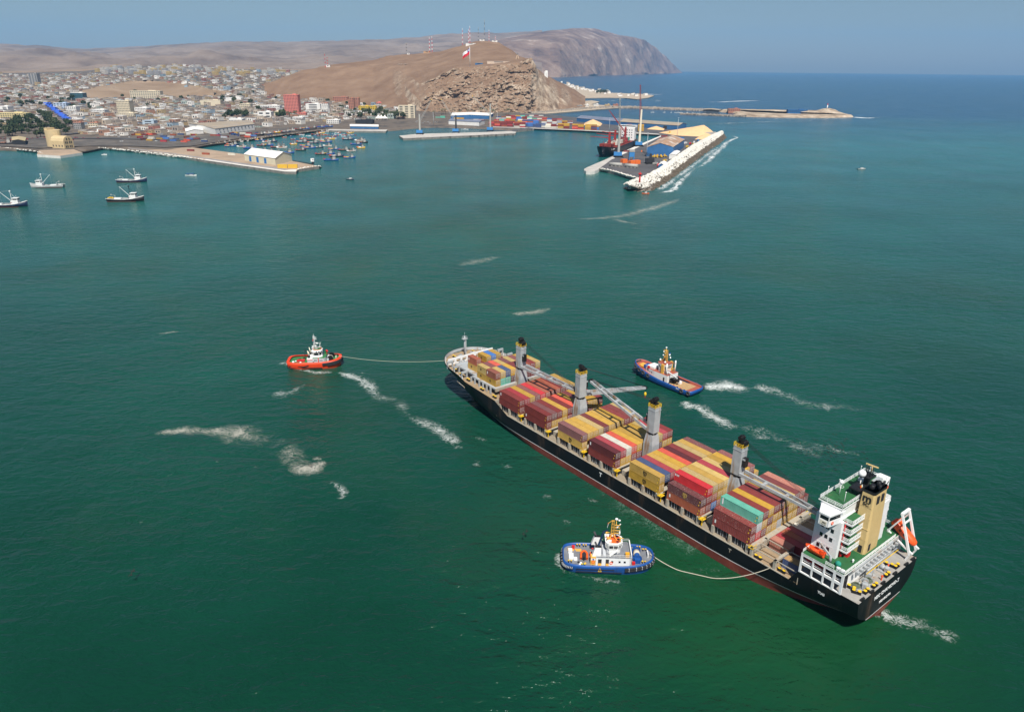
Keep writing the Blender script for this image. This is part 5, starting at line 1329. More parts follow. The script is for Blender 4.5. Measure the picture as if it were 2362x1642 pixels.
    for x, y in ((-.4, -1.2), (3.0, -1.2), (-.6, 1.3)): mo.cyl((x, y, zb + 3.5), (x, y, zb + 4.5), .22, .18, 8); mo.ball((x, y, zb + 4.7), .35, 8, 6); mo.cyl((x, y, zb + 4.7), (x + .8, y - .3, zb + 4.9), .14, .1, 6)
    mo.build('fire_monitor', tug_ochre, T)
    lk = MB(); lk.bb(-.6, .6, -1.6, -1.1, zb + 3.5, zb + 4.1); lk.cyl((-.9, .6, zb + 3.5), (-.9, .6, zb + 4.6), .3, .3, 8); lk.cyl((-.2, .7, zb + 3.5), (-.2, .7, zb + 4.5), .3, .3, 8); lk.ball((1.0, .6, zb + 4.2), .4, 8, 6); lk.build('roof_gear', tug_white, T)
    mm = MB(); mx = .9
    lattice_mast(mm, mx, .3, zb + 4.6, zb + 9.2, .42); mm.beam((mx - .9, -.5, zb + 3.5), (mx, .2, zb + 5.2), .2); mm.beam((mx + 1.2, -.5, zb + 3.5), (mx + .2, .2, zb + 5.2), .2); mm.beam((mx, 1.6, zb + 3.5), (mx, .4, zb + 5.2), .2)
    mm.cyl((mx + .9, .2, zb + 4.6), (mx + .9, .2, zb + 9.6), .13, .1, 6)
    for z in (5.6, 6.5, 7.4, 8.2): mm.beam((mx + .5, -.2, zb + z), (mx + 1.9, -.2, zb + z), .2, .14)
    mm.beam((mx - .4, .3, zb + 9.2), (mx - 1.3, .3, zb + 8.4), .1); mm.beam((mx - .5, .3, zb + 9.2), (mx + .9, .3, zb + 9.4), .12)
    mast = mm.build('mast', tug_ochre, T)
    dm = MB(); dm.ball((mx + .9, .2, zb + 9.9), .38, 10, 6, sc=(1.2, 1.2, .8)); dm.ball((mx + 1.7, .2, zb + 9.5), .3, 8, 6, sc=(1.2, 1.2, .7)); dm.beam((mx + 1.0, -.6, zb + 7.6), (mx + 2.2, .9, zb + 7.9), .2); dm.box(mx + 1.9, -.2, zb + 5.8, .4, .4, .7)
    dm.build('radar_and_domes', tug_white, mast)
    fl = MB(); fl.beam((mx - 1.3, .3, zb + 8.3), (mx - 1.5, .3, zb + 7.1), .6, .05, mi=0); fl.beam((mx - 1.35, .3, zb + 8.5), (mx - 1.4, .3, zb + 8.2), .5, .05, mi=1); fl.build('flag', [flag_white, flag_red], mast)
    wa = MB()
    for x, y in ((3.0, .9), (2.4, 1.6)): wa.cyl((x, y, zb + 3.5), (x, y, zb + 6.2), .05, .03, 5)
    wa.build('whip_aerial', tug_white, T)
    # funnels, side lockers abaft the wheelhouse
    for s in (1, -1):
        f = MB(); f.loft([[(x, s * y, z) for x, y in ((-4.6, 1.9), (-2.2, 1.9), (-2.2, 3.3), (-4.6, 3.3), (-4.6, 1.9))] for z in (zb,)] + [[(x, s * y, zb + 2.6) for x, y in ((-3.8, 1.9), (-2.2, 1.9), (-2.2, 2.9), (-3.8, 2.9), (-3.8, 1.9))]], sm=False)
        if s > 0: f.f = [q[::-1] for q in f.f]
        f.add([(x, s * y, zb + 2.6) for x, y in ((-3.8, 1.9), (-2.2, 1.9), (-2.2, 2.9), (-3.8, 2.9))], [(0, 1, 2, 3) if s > 0 else (3, 2, 1, 0)], 1)
        fo = f.build('funnel', [tug_white, black_paint], T)
        e = MB(); e.cyl((-3.2, s * 2.4, zb + 2.4), (-3.9, s * 2.4, zb + 4.0), .28, .28, 8); e.build('exhaust_pipe', tyre_grey, fo)
    # hydraulic crane aft
    c = MB(); c.cyl((-2.6, .3, zb), (-2.6, .3, zb + 1.6), .35, .3, 8); c.beam((-2.6, .3, zb + 1.5), (-1.4, 1.0, zb + 5.2), .35, .4); c.beam((-1.4, 1.0, zb + 5.2), (-.2, 1.2, zb + 5.6), .3); c.build('deck_crane', tug_navy, T)
    gd = MB(); gd.bb(-1.6, -.8, -3.6, 1.8, zb + .02, zb + .3); gd.build('stair_casing', tug_lgrey, T)
    s_ = MB()
    for k in range(8): s_.bb(.2 + .28 * k, .5 + .28 * k, -3.1, -2.2, zb + .25 * k, zb + .25 * k + .06)
    s_.build('bridge_stair', tug_white, T)
    yb = MB(); yb.box(5.0, -3.0, zb + .65, 1.1, .8, 1.3); yb.build('deck_locker', pmat('amber_box', (.75, .36, .02), .5, var=.05), T)
    # fore deck: towing winch
    wn_ = MB(); wn_.cyl((8.0, -2.0, zd + 1.3), (8.0, 1.6, zd + 1.3), .8, .8, 12); wn_.cyl((8.0, -2.2, zd + 1.3), (8.0, -2.0, zd + 1.3), 1.25, 1.25, 12); wn_.cyl((8.0, 1.5, zd + 1.3), (8.0, 1.7, zd + 1.3), 1.25, 1.25, 12); wn_.box(7.9, -2.8, zd + .9, 1.6, 1.1, 1.6); wn_.box(7.9, 2.4, zd + .9, 1.4, 1.1, 1.6); wn_.box(8.0, 0, zd + .3, 2.4, 4.6, .5)
    win = wn_.build('towing_winch', tug_blue, T); rp = MB(); rp.cyl((8.0, -.4, zd + 1.3), (8.0, 1.1, zd + 1.3), .92, .92, 12); rp.build('rope_drum', rope_mat, win)
    stp = MB(); stp.beam((11.0, -.9, zd + .9), (11.0, -.9, zd + 2.0), .25); stp.beam((11.0, .9, zd + .9), (11.0, .9, zd + 2.0), .25); stp.beam((11.0, -.9, zd + 2.0), (11.0, .9, zd + 2.0), .25); stp.build('towing_staple', tug_white, T)
    rbx = MB(); rbx.box(6.8, -3.4, zd + .6, .8, .6, 1.2); rbx.box(-9.5, 3.2, zd + .6, .8, .6, 1.0); rbx.build('fire_box', red_paint, T)
    for x, y in ((9.6, -3.1), (10.4, 2.3), (8.9, 3.6), (-8.0, 4.3), (-7.0, -4.4), (-10.6, -3.2), (-6.2, 4.3)):
        a = MB()
        for k in (-.35, .35): a.cyl((x + k, y, zd - .1), (x + k, y, zd + .65 + sheer(x)), .16, .16, 8); a.cyl((x + k, y, zd + .65 + sheer(x)), (x + k, y, zd + .8 + sheer(x)), .24, .24, 8, mi=1)
        a.build('mooring_bitts', [black_paint, yellow_paint], T)
    # aft deck: inflatable, stores
    ib = MB()
    pts = [(x, y) for x, y in ((1.7, -.85), (-.8, -.85), (-1.6, -.4), (-1.9, 0), (-1.6, .4), (-.8, .85), (1.7, .85))]
    ib.M = Matrix.Translation((-6.6, -.2, zd + .55)) @ Matrix.Rotation(rad(-93), 4, 'Z')
    ib.tube([Vector((x, y, 0)) for x, y in pts], .32, 8); ib.box(.2, 0, -.1, 3.0, 1.4, .25, mi=1); ib.box(1.9, 0, .25, .5, .4, .7, mi=2)
    bt = ib.build('inflatable_boat', [tug_orange, dark_void, black_paint])
    bt.parent = T
    pal = MB(); pal.box(-10.2, -.8, zd + .35, 1.3, 2.4, .7); pal.box(-10.4, 1.6, zd + .5, 1.1, 1.2, .9); pal.box(-9.0, -1.6, zd + .2, .9, 1.4, .3); pal.build('white_bales', tug_white, T)
    pa2 = MB(); pa2.box(-10.2, 2.7, zd + .1, 1.8, 1.2, .1); pa2.box(-8.2, 2.6, zd + .05, 2.0, 1.2, .06); pa2.build('pallet', tug_ochre, T)
    dsm = [tug_white, pmat('teal_cover', (0.02, 0.25, 0.18)), rubber, tug_ochre, tug_navy, red_paint]
    for x, y, c_ in ((-7.6, -3.4, 0), (-7.2, -3.9, 1), (-8.2, -3.1, 2), (-6.4, -3.5, 3), (-7.9, -4.0, 0), (-4.4, -4.6, 4), (-4.0, 3.4, 5)): ms = MB(); ms.ball((x, y, zd + .25), .38, 7, 5, sc=(1, 1, .7)); ms.build('deck_stores', dsm[c_], T)
    gm = MB(); gm.beam((-3.0, -5.42, 1.15), (-2.0, -5.42, 1.15), .08, .12); gm.beam((-2.9, -5.42, 1.2), (-2.5, -5.42, 2.3), .07); gm.beam((-2.1, -5.42, 1.2), (-2.5, -5.42, 2.3), .07); gm.build('boarding_step', yellow_paint, T)
    a = Vector((10.2, -2.6)); b = Vector((6.2, -4.9))
    put_text('lettering', text_mesh('MISTI', .8, .02, .01), tug_white, (9.2, -3.85, .75), (1, .62, 0), (.3, -.4, 1), T)
    return T
near_tug()
def tug_point(T, v): return Matrix.Translation(T.location) @ Matrix.Rotation(T.rotation_euler.z, 4, 'Z') @ Vector(v)
_T1 = [o for o in bpy.data.objects if o.name == 'tugboat'][0]
person(tug_point(_T1, (-4.9, -.1, 2.0)), .4, pmat('orange_overall', (.80, .10, .02), .7, var=.05), label='person in orange overalls standing beside the inflatable on the blue tug')
person(in_ship((-72.0, -4.0, 11.2)), 2.0, pmat('orange_overall', (.8, .1, .02)), label='person in orange overalls by the yellow bitts on the ship stern deck')
person(in_ship((-73.2, 1.6, 11.2)), 1.0, pmat('orange_overall', (.8, .1, .02)), label='person in orange overalls leaning at the stern rail above the ship name')

def red_tug():
    L, B, zd = 24.6, 10.8, 2.2
    T = thing('tugboat', 'bright red hulled tug with white wheelhouse and white mast towing at the ship bow', 'tugboat', (-91.0, 313.3, 0), rad(5))
    sheer = lambda x: 1.1 * max(0, (x - 0) / 12) ** 1.5 if x > 0 else .1
    pl = tug_common(T, L, B, zd, [tug_red, tug_red, lift_green], sheer)
    for k, z in enumerate((2.25, 1.75, 1.25)): wrap_fender(T, pl, z, .4, 1.0 + 1.6 * k, sheer, rings=False)
    m = MB()
    for s in (1, -1): m.beam((-11.0, s * 4.6, 1.35), (-4, s * 5.45, 1.35), .3, .36); m.beam((-4, s * 5.45, 1.35), (-2, s * 5.5, 1.95), .3, .36); m.beam((-11.0, s * 4.8, .6), (4, s * 5.45, .6), .22, .28)
    m.beam((-11.9, -4.3, 1.3), (-11.9, 4.3, 1.3), .35, .4); m.build('rubbing_strake', rubber, T)
    ri = MB(); n = len(pl)
    outer = [(x, y, zd + .8 + sheer(x)) for x, y in pl]; inner = [(x * .90, y * .86, zd + .8 + sheer(x)) for x, y in pl]
    ri.loft([outer + [outer[0]], inner + [inner[0]]], sm=False); ri.build('bulwark_cap', tug_red, T)
    h = MB(); h.prism([(-2.8, -3.4), (4.6, -3.4), (5.4, -2.4), (5.4, 2.4), (4.6, 3.4), (-2.8, 3.4)], zd - .05, zd + 2.3, mi=0, top_mi=1); h.bb(-2.9, -.4, -3.46, 3.46, zd + 1.4, zd + 1.7, mi=2); h.bb(-2.9, -.4, -3.45, 3.45, zd + 1.7, zd + 2.36, mi=3)
    h.bb(2.0, 2.4, -3.46, 3.46, zd, zd + 2.35, mi=2)
    h.build('deckhouse', [tug_lgrey, lift_green, red_paint, tug_white], T)
    for x in (.6, 1.2, 3.0, 3.8):
        a = MB(); a.bb(x - .2, x + .2, -3.5, -3.38, zd + 1.1, zd + 1.6); a.build('porthole', glass_dark, T)
    zb = zd + 2.3; w = MB()
    def oct_(k, x0=1.6): return [(x0 + k * x, k * y) for x, y in ((-2.3, -1.3), (-1.5, -2.2), (.9, -2.2), (2.1, -1.2), (2.1, 1.2), (.9, 2.2), (-1.5, 2.2), (-2.3, 1.3))]
    def rg(k, z): p = [(x, y, z) for x, y in oct_(k)]; return p + [p[0]]
    w.loft([rg(1.1, zb), rg(1.1, zb + .5), rg(.95, zb + .9)], sm=False); w.loft([rg(.93, zb + .9), rg(1.0, zb + 2.5)], sm=False, mi=1); w.loft([rg(1.12, zb + 2.4), rg(1.15, zb + 2.9), rg(1.0, zb + 3.4)], sm=False)
    w.add([(x, y, zb + 3.4) for x, y in oct_(1.0)], [tuple(range(8))], 0); w.add([(x, y, zb + 3.42) for x, y in oct_(.8)], [tuple(range(8))], 2)
    wh = w.build('wheelhouse', [tug_white, glass_dark, lift_green], T)
    ms = MB()
    for k in range(8):
        p0, p1 = oct_(.94)[k], oct_(1.01)[k]; ms.beam((p0[0], p0[1], zb + .8), (p1[0], p1[1], zb + 2.6), .26)
    ms.build('window_frame', tug_white, wh)
    rw = MB()
    for x, y in ((3.5, -1.6), (3.85, -.5), (3.85, .6), (2.6, -2.35), (1.5, -2.45)): rw.bb(x - .3, x + .3, y - .3, y + .3, zb + 2.7, zb + 3.12)
    rw.build('roof_window', glass_dark, wh)
    rr_ = MB(); rr_.torus((1.6, 0, zb + 3.55), 1.9, .12, n=16, k=5); rr_.build('roof_ring', tug_orange, wh)
    mm = MB(); lattice_mast(mm, .4, 0, zb + 3.4, zb + 9.8, .38); mm.beam((1.6, .6, zb + 3.4), (.6, .1, zb + 5.6), .16); mm.beam((1.6, -.6, zb + 3.4), (.6, -.1, zb + 5.6), .16)
    for z, a_ in ((5.0, 1.4), (6.4, 1.1), (8.2, .9), (9.0, 1.3)): mm.beam((.4, -a_, zb + z), (.4, a_, zb + z), .14); mm.box(1.0, 0, zb + z, 1.2, .3, .2)
    mm.cyl((.4, 0, zb + 9.8), (.4, 0, zb + 10.8), .08, .05, 5); mm.box(1.8, 0, zb + 6.2, .9, .9, .3)
    mast = mm.build('mast', tug_white, T)
    c = MB(); c.beam((-.5, -.7, zb + 4.2), (-.5, .7, zb + 4.4), .1); c.beam((-.5, .2, zb + 4.3), (2.6, .4, zb + 4.4), .08); c.cyl((2.8, .4, zb + 3.4), (2.8, .4, zb + 6.4), .09, .07, 6); c.beam((2.4, .4, zb + 4.2), (3.4, .4, zb + 6.6), .1); c.ball((-.6, .7, zb + 4.4), .35, 8, 6); c.ball((-.5, -.8, zb + 4.2), .3, 8, 6); c.beam((2.0, -.8, zb + 4.4), (3.4, .4, zb + 4.4), .2, .16); c.build('radar_and_domes', tug_white, mast)
    fg = MB(); fg.beam((.4, -1.3, zb + 8.6), (.1, -1.5, zb + 7.9), .5, .05); fg.build('flag', flag_red, mast)
    for s in (1, -1):
        f = MB(); f.bb(-2.6, -1.6, s * 1.6, s * 2.8, zb, zb + .9); f.build('funnel_casing', black_paint, T)
        e = MB(); e.cyl((-2.1, s * 2.2, zb + .8), (-2.5, s * 2.2, zb + 3.4), .22, .2, 8); e.cyl((-1.8, s * 1.8, zb + .8), (-2.2, s * 1.8, zb + 2.8), .15, .15, 8); e.build('exhaust_pipe', cream_paint, T)
    dv = MB(); dv.cyl((-4.6, 1.6, zd), (-4.6, 1.6, zd + 5.0), .12, .1, 6); dv.beam((-4.6, 1.6, zd + 5.0), (-2.6, .4, zd + 3.4), .16); dv.build('derrick', black_paint, T)
    wn_ = MB(); wn_.cyl((7.3, -2.2, zd + 1.5), (7.3, 2.2, zd + 1.5), 1.0, 1.0, 12, mi=1); wn_.cyl((7.3, -2.5, zd + 1.5), (7.3, -2.2, zd + 1.5), 1.5, 1.5, 14, mi=1); wn_.cyl((7.3, 2.2, zd + 1.5), (7.3, 2.5, zd + 1.5), 1.5, 1.5, 14, mi=1); wn_.box(6.3, 0, zd + 1.0, 1.0, 5.2, 2.0); wn_.torus((7.3, 0, zd + 1.5), 1.02, .12, 'y', 12, 5, mi=2)
    wn_.build('towing_winch', [tug_lgrey, black_paint, rope_mat], T)
    fm = MB(); fm.cyl((5.4, 1.6, zb), (5.4, 1.6, zb + 1.6), .2, .16, 8); fm.ball((5.4, 1.6, zb + 1.9), .5, 8, 6); fm.ball((5.9, 1.3, zb + 1.7), .35, 8, 6); fm.build('fire_monitor', red_paint, T)
    gl = MB(); gl.loft([[(4.6, 2.6, zb), (6.0, 2.0, zb - .2)], [(4.0, 2.6, zb + 1.4), (5.0, 2.0, zb + 1.2)]], sm=False); gl.build('green_screen', pmat('bright_green', (.03, .28, .06), .6, var=.1), T)
    stp = MB(); stp.torus((9.8, 0, zd + 1.4), .8, .18, 'x', 12, 6); stp.build('towing_staple', cream_paint, T)
    for x, y, r_ in ((-7.0, 1.5, .4), (-7.6, .3, .5), (-9.4, -2.0, .5), (-8.4, -1.0, .35), (-6.0, -2.8, .4), (-5.4, 2.8, .4)):
        a = MB(); a.ball((x, y, zd + .3), r_ * 1.3, 7, 5, sc=(1, 1, .7)); a.build('deck_stores', tug_white if y < 0 else rubber, T)
    a = MB(); a.bb(-8, -4.4, -1.6, .4, zd, zd + .7); a.build('deck_hose_rack', red_paint, T)
    a = MB(); a.box(.1, -4.2, zd + .5, .5, .5, 1.0); a.box(-1.4, -4.3, zd + .2, .7, .5, .4, mi=1); a.build('side_locker', [rubber, yellow_paint], T)
    return T
_T2 = red_tug()

def far_tug():
    L, B, zd = 34.5, 10.4, 1.9
    T = thing('tugboat', 'blue tug with planked aft deck and tyre fenders beyond the ship', 'tugboat', (67.8, 296.0, 0), rad(129.5))
    sheer = lambda x: 3.0 * max(0, (x + 4) / 21) ** 1.5 if x > -4 else 0
    pl = []
    n = 40
    for i in range(n):
        t = 2 * math.pi * i / n; c, s = math.cos(t), math.sin(t)
        x = L / 2 * math.copysign(abs(c) ** (.75 if c > 0 else .25), c); y = B / 2 * math.copysign(abs(s) ** (.85 if c > 0 else .3), s); pl.append((x, y))
    m = MB(); prof = [(-1.0, .9, .8, 0), (0, .93, .9, .05), (.8, .97, .97, .45), (zd, 1, 1, 1), (zd + .9, 1.0, 1.0, 1), (zd + .92, .975, .95, 1), (zd, .97, .945, 1)]
    shell(m, pl, prof, [0, 0, 1, 1, 2, 3], sheer); m.build('hull', [tug_navy, tug_blue, tug_blue, tug_rust], T)
    d = MB(); cx = [(x * .972, y * .95, zd - .02 + sheer(x)) for x, y in pl]
    rows = []
    for x in [-16.6 + 33 * k / 14 for k in range(15)]:
        hw = max([abs(y) for xx, y, z in cx if abs(xx - x) < 1.6] or [.3]) * .98; rows.append([(x, -hw, zd - .02 + sheer(x)), (x, hw, zd - .02 + sheer(x))])
    d.loft([r[::-1] for r in rows][::-1], sm=False)
    d.build('deck', tug_rust, T)
    for k in range(8):
        p = MB(); p.bb(-13.5, -4.2, -3.7 + .94 * k, -2.82 + .94 * k, zd, zd + .08); p.build('plank', wood, T)
    for x in (14.2, 11.6, 9.0, 6.0, -12.6, -16.0):
        for s in (1, -1):
            yy = max([abs(y) for xx, y in pl if abs(xx - x) < 1.4] or [5]); a = MB(); a.torus((x, s * (yy + .15), zd + .1 + sheer(x) * .85), .72, .32, 'y', 14, 6); a.build('tyre_fender', tyre_grey, T)
    for k, a_ in enumerate((-.5, 0, .5)):
        a = MB(); a.torus((16.9 - abs(a_), a_ * 2.4, zd + 2.6), .8, .36, 'x', 14, 6); a.build('tyre_fender', tyre_grey, T)
    zf = zd + sheer(8) - .3
    h = MB(); h.prism([(-3.5, -3.6), (4.0, -3.6), (9.5, -2.6), (9.5, 2.6), (4.0, 3.6), (-3.5, 3.6)], zd, zd + 3.4, mi=0, top_mi=1)
    house = h.build('deckhouse', [tug_white, tug_rust], T)
    for x in (5.5, 6.6, 7.8):
        for s in (1, -1):
            a = MB(); y = 3.6 - (x - 4) * .182; a.box(x, s * (y + .0), zd + 2.2, .42, .14, .5, -s * .18); a.build('porthole', glass_dark, house)
    for x in (-1.6,):
        for s in (1, -1): a = MB(); a.bb(x - .4, x + .4, s * 3.56, s * 3.66, zd + .2, zd + 2.2); a.build('doorway', dark_void, house)
    wk = MB(); wk.bb(5.2, 9.0, -2.3, 2.3, zd + 3.4, zd + 4.3); wk.build('fore_house', tug_white, T)
    zb = zd + 3.4; w = MB()
    def oct_(k, x0=1.4): return [(x0 + k * x, k * y) for x, y in ((-2.6, -1.5), (-1.8, -2.3), (1.2, -2.3), (2.4, -1.2), (2.4, 1.2), (1.2, 2.3), (-1.8, 2.3), (-2.6, 1.5))]
    def rg(k, z): p = [(x, y, z) for x, y in oct_(k)]; return p + [p[0]]
    w.loft([rg(.95, zb), rg(.95, zb + 1.9)], sm=False); w.loft([rg(.95, zb + 1.9), rg(1.06, zb + 3.3)], sm=False, mi=1); w.loft([rg(1.06, zb + 3.3), rg(1.12, zb + 4.0)], sm=False); w.add([(x, y, zb + 4.0) for x, y in oct_(1.12)], [tuple(range(8))], 2)
    wh = w.build('wheelhouse', [tug_white, glass_dark, tug_rust], T)
    ms = MB()
    for k in range(8):
        p0, p1 = oct_(.96)[k], oct_(1.07)[k]; q0, q1 = oct_(.96)[(k + 1) % 8], oct_(1.07)[(k + 1) % 8]
        for t in (0, .33, .67): ms.beam((p0[0] + (q0[0] - p0[0]) * t, p0[1] + (q0[1] - p0[1]) * t, zb + 1.8), (p1[0] + (q1[0] - p1[0]) * t, p1[1] + (q1[1] - p1[1]) * t, zb + 3.4), .2)
    ms.build('window_frame', tug_white, wh)
    for s in (1, -1):
        f = MB(); f.bb(-.6, .6, s * 2.5, s * 3.3, zb - .2, zb + 4.2); f.build('exhaust_casing', tug_ochre, T)
        e = MB(); e.cyl((-2.2, s * 2.9, zb), (-2.2, s * 2.9, zb + 5.2), .32, .3, 8); e.build('exhaust_pipe', tug_white, T)
    mm = MB(); mm.cyl((1.2, 0, zb + 4), (1.2, 0, zb + 10.6), .2, .13, 8); lattice_mast(mm, .5, 0, zb + 4, zb + 9.6, .3); mm.beam((3.0, .8, zb + 4), (1.4, .1, zb + 6.6), .18); mm.beam((3.0, -.8, zb + 4), (1.4, -.1, zb + 6.6), .18)
    for z in (6.8, 8.4, 9.6): mm.beam((1.2, -1.2, zb + z), (1.2, 1.2, zb + z), .13); mm.box(1.9, 0, zb + z, 1.2, .4, .12)
    mast = mm.build('mast', tug_ochre, T)
    c = MB(); c.ball((1.2, 0, zb + 11), .42, 10, 6, sc=(1, 1, .8)); c.ball((2.4, .2, zb + 7.2), .35, 8, 6); c.ball((2.3, .1, zb + 8.8), .35, 8, 6); c.ball((3.2, .9, zb + 4.9), .45, 8, 6, sc=(1, 1, 1.3)); c.ball((.3, 1.2, zb + 4.7), .5, 8, 6); c.build('radar_and_domes', tug_white, mast)
    fg = MB(); fg.beam((.2, -1.1, zb + 8.2), (-.2, -1.1, zb + 7.5), .9, .05, mi=0); fg.beam((.1, -1.1, zb + 8.6), (-.1, -1.1, zb + 8.2), .9, .05, mi=1); fg.beam((-.3, -1.2, zb + 6.9), (-.6, -1.2, zb + 6.2), .6, .05, mi=0); fg.build('flag', [flag_white, flag_blue], mast)
    rg_ = MB()
    for k in range(9): rg_.beam((-3.2 + .5 * k, -1.5, zb + 4), (-3.2 + .5 * k, -1.5 + .1 * k, zb + 4.9), .1)
    rg_.bb(-1.6, 1.2, -1.4, 1.4, zb + 4.0, zb + 4.5); rg_.build('roof_gear', tug_rust, T)
    cr = MB(); cr.cyl((-2.6, 2.4, zd + 3.4), (-2.6, 2.4, zd + 5.0), .3, .3, 8); cr.beam((-2.6, 2.4, zd + 4.8), (-8.6, 3.4, zd + 4.0), .4, .5); cr.beam((-2.4, -2.0, zd + 3.4), (-2.4, -2.0, zd + 5.6), .18, mi=1); cr.beam((-2.4, -2.0, zd + 5.2), (-1.0, 3.2, zd + 5.4), .16, mi=1); cr.build('deck_crane', [tug_white, tug_ochre], T)
    wn_ = MB(); wn_.cyl((-5.0, -1.6, zd + 1.4), (-5.0, 1.8, zd + 1.4), 1.1, 1.1, 12); wn_.box(-4.4, 0, zd + .9, 1.6, 4.6, 1.8); wn_.box(-6.0, 1.4, zd + 1.9, 4.2, 1.0, .7); wn_.build('towing_winch', black_paint, T)
    wb = MB(); wb.box(-7.2, -.5, zd + .5, 1.4, 1.4, .9); wb.box(-6.6, -1.6, zd + .4, .9, .9, .7); wb.build('white_bales', tug_white, T)
    fw = MB(); fw.cyl((11.2, -1.4, zf + 1.8), (11.2, 1.4, zf + 1.8), .8, .8, 12); fw.box(10.6, 0, zf + 1.4, 1.0, 3.4, 1.4); fw.build('anchor_winch', tug_blue, T)
    yd = MB(); yd.box(13.2, 0, zf + 1.6, 2.6, 2.8, .5); yd.box(12.4, 1.8, zf + 1.6, 1.4, .8, .5); yd.build('yellow_net', tug_ochre, T)
    rb_ = MB(); rb_.ball((9.9, -3.0, zf + 1.0), .7, 8, 6); rb_.box(7.6, 3.0, zd + 4.0, .8, .7, 1.0); rb_.build('red_float', red_paint, T)
    for k in range(9):
        a = MB(); a.box(-7.0 - .95 * k, 4.55, zd + .55, .5, .4, .5 + .3 * (k % 2)); a.build('deck_stores', [yellow_paint, red_paint, tug_ochre, rubber][k % 4], T)
    put_text('lettering', text_mesh('BAC', .8, .02, .01), tug_white, (-10.5, 5.26, zd + .3), (-1, 0, 0), (0, 0, 1), T)
    return T
_T3 = far_tug()

# ------------------------------------------------------------------ tow ropes
def rope(a, b, sag, r, label, n=24):
    a, b = Vector(a), Vector(b); m = MB(); pts = []
    for i in range(n + 1):
        t = i / n; p = a.lerp(b, t); p.z = max(p.z - sag * 4 * t * (1 - t), .25); pts.append(p - a)
    m.tube(pts, r, 6); o = m.build('tow_rope', rope_mat); o.location = a; tag(o, label, 'rope'); return o
rope(tug_point(_T1, (11.6, 0, 3.6)), in_ship((-51.0, 14.95, 7.5)), 5.6, .10, 'slack pale tow rope from the blue tug bow up to the ship quarter')
rope(tug_point(_T2, (11.0, 0, 4.2)), in_ship((110.6, 9.9, 12.8)), 1.6, .07, 'taut pale tow rope from the red tug to the ship bow')
# ------------------------------------------------------------------ the port
steel_blue = pmat('warehouse_blue', (0.035, 0.13, 0.30), 0.6, var=0.15, vs=0.15, dirt=(0.10, 0.16, 0.22), da=0.5, ds=0.15, streak=True)
roof_rust = pmat('rusty_roof', (0.36, 0.22, 0.14), 0.85, var=0.25, vs=0.08, dirt=(0.62, 0.60, 0.55), da=0.9, ds=0.05, dthr=0.5)
roof_grey = pmat('weathered_roof', (0.33, 0.27, 0.20), 0.85, var=0.2, vs=0.05, dirt=(0.20, 0.21, 0.24), da=0.6, ds=0.02)
roof_blue = pmat('bluegrey_roof', (0.16, 0.18, 0.24), 0.8, var=0.2, vs=0.05)
wall_cream = pmat('cream_wall', (0.62, 0.57, 0.42), 0.8, var=0.06, vs=0.2)
wall_white = pmat('white_wall', (0.74, 0.72, 0.68), 0.8, var=0.06, vs=0.15, dirt=(0.5, 0.42, 0.34), da=0.35, ds=0.1)
roof_white = pmat('white_roof', (0.80, 0.77, 0.72), 0.7, var=0.04, vs=0.1)
door_blue = pmat('door_blue', (0.03, 0.16, 0.42), 0.6, var=0.05)
window_dark = pmat('window_dark', (0.035, 0.04, 0.05), 0.3, var=0.1, vs=0.3)
grain = pmat('heaped_meal', (0.74, 0.47, 0.24), 0.95, var=0.06, vs=0.1)
crane_red = pmat('crane_red', (0.30, 0.03, 0.025), 0.6, var=0.1)
crane_blue = pmat('crane_blue', (0.05, 0.22, 0.50), 0.5, var=0.1)
crane_grey = pmat('crane_grey', (0.36, 0.35, 0.32), 0.6, var=0.12, vs=0.3)
orange_box = pmat('orange_box', (0.75, 0.16, 0.03), 0.6, var=0.08)
yellow_plant = pmat('plant_yellow', (0.65, 0.40, 0.04), 0.6, var=0.1)

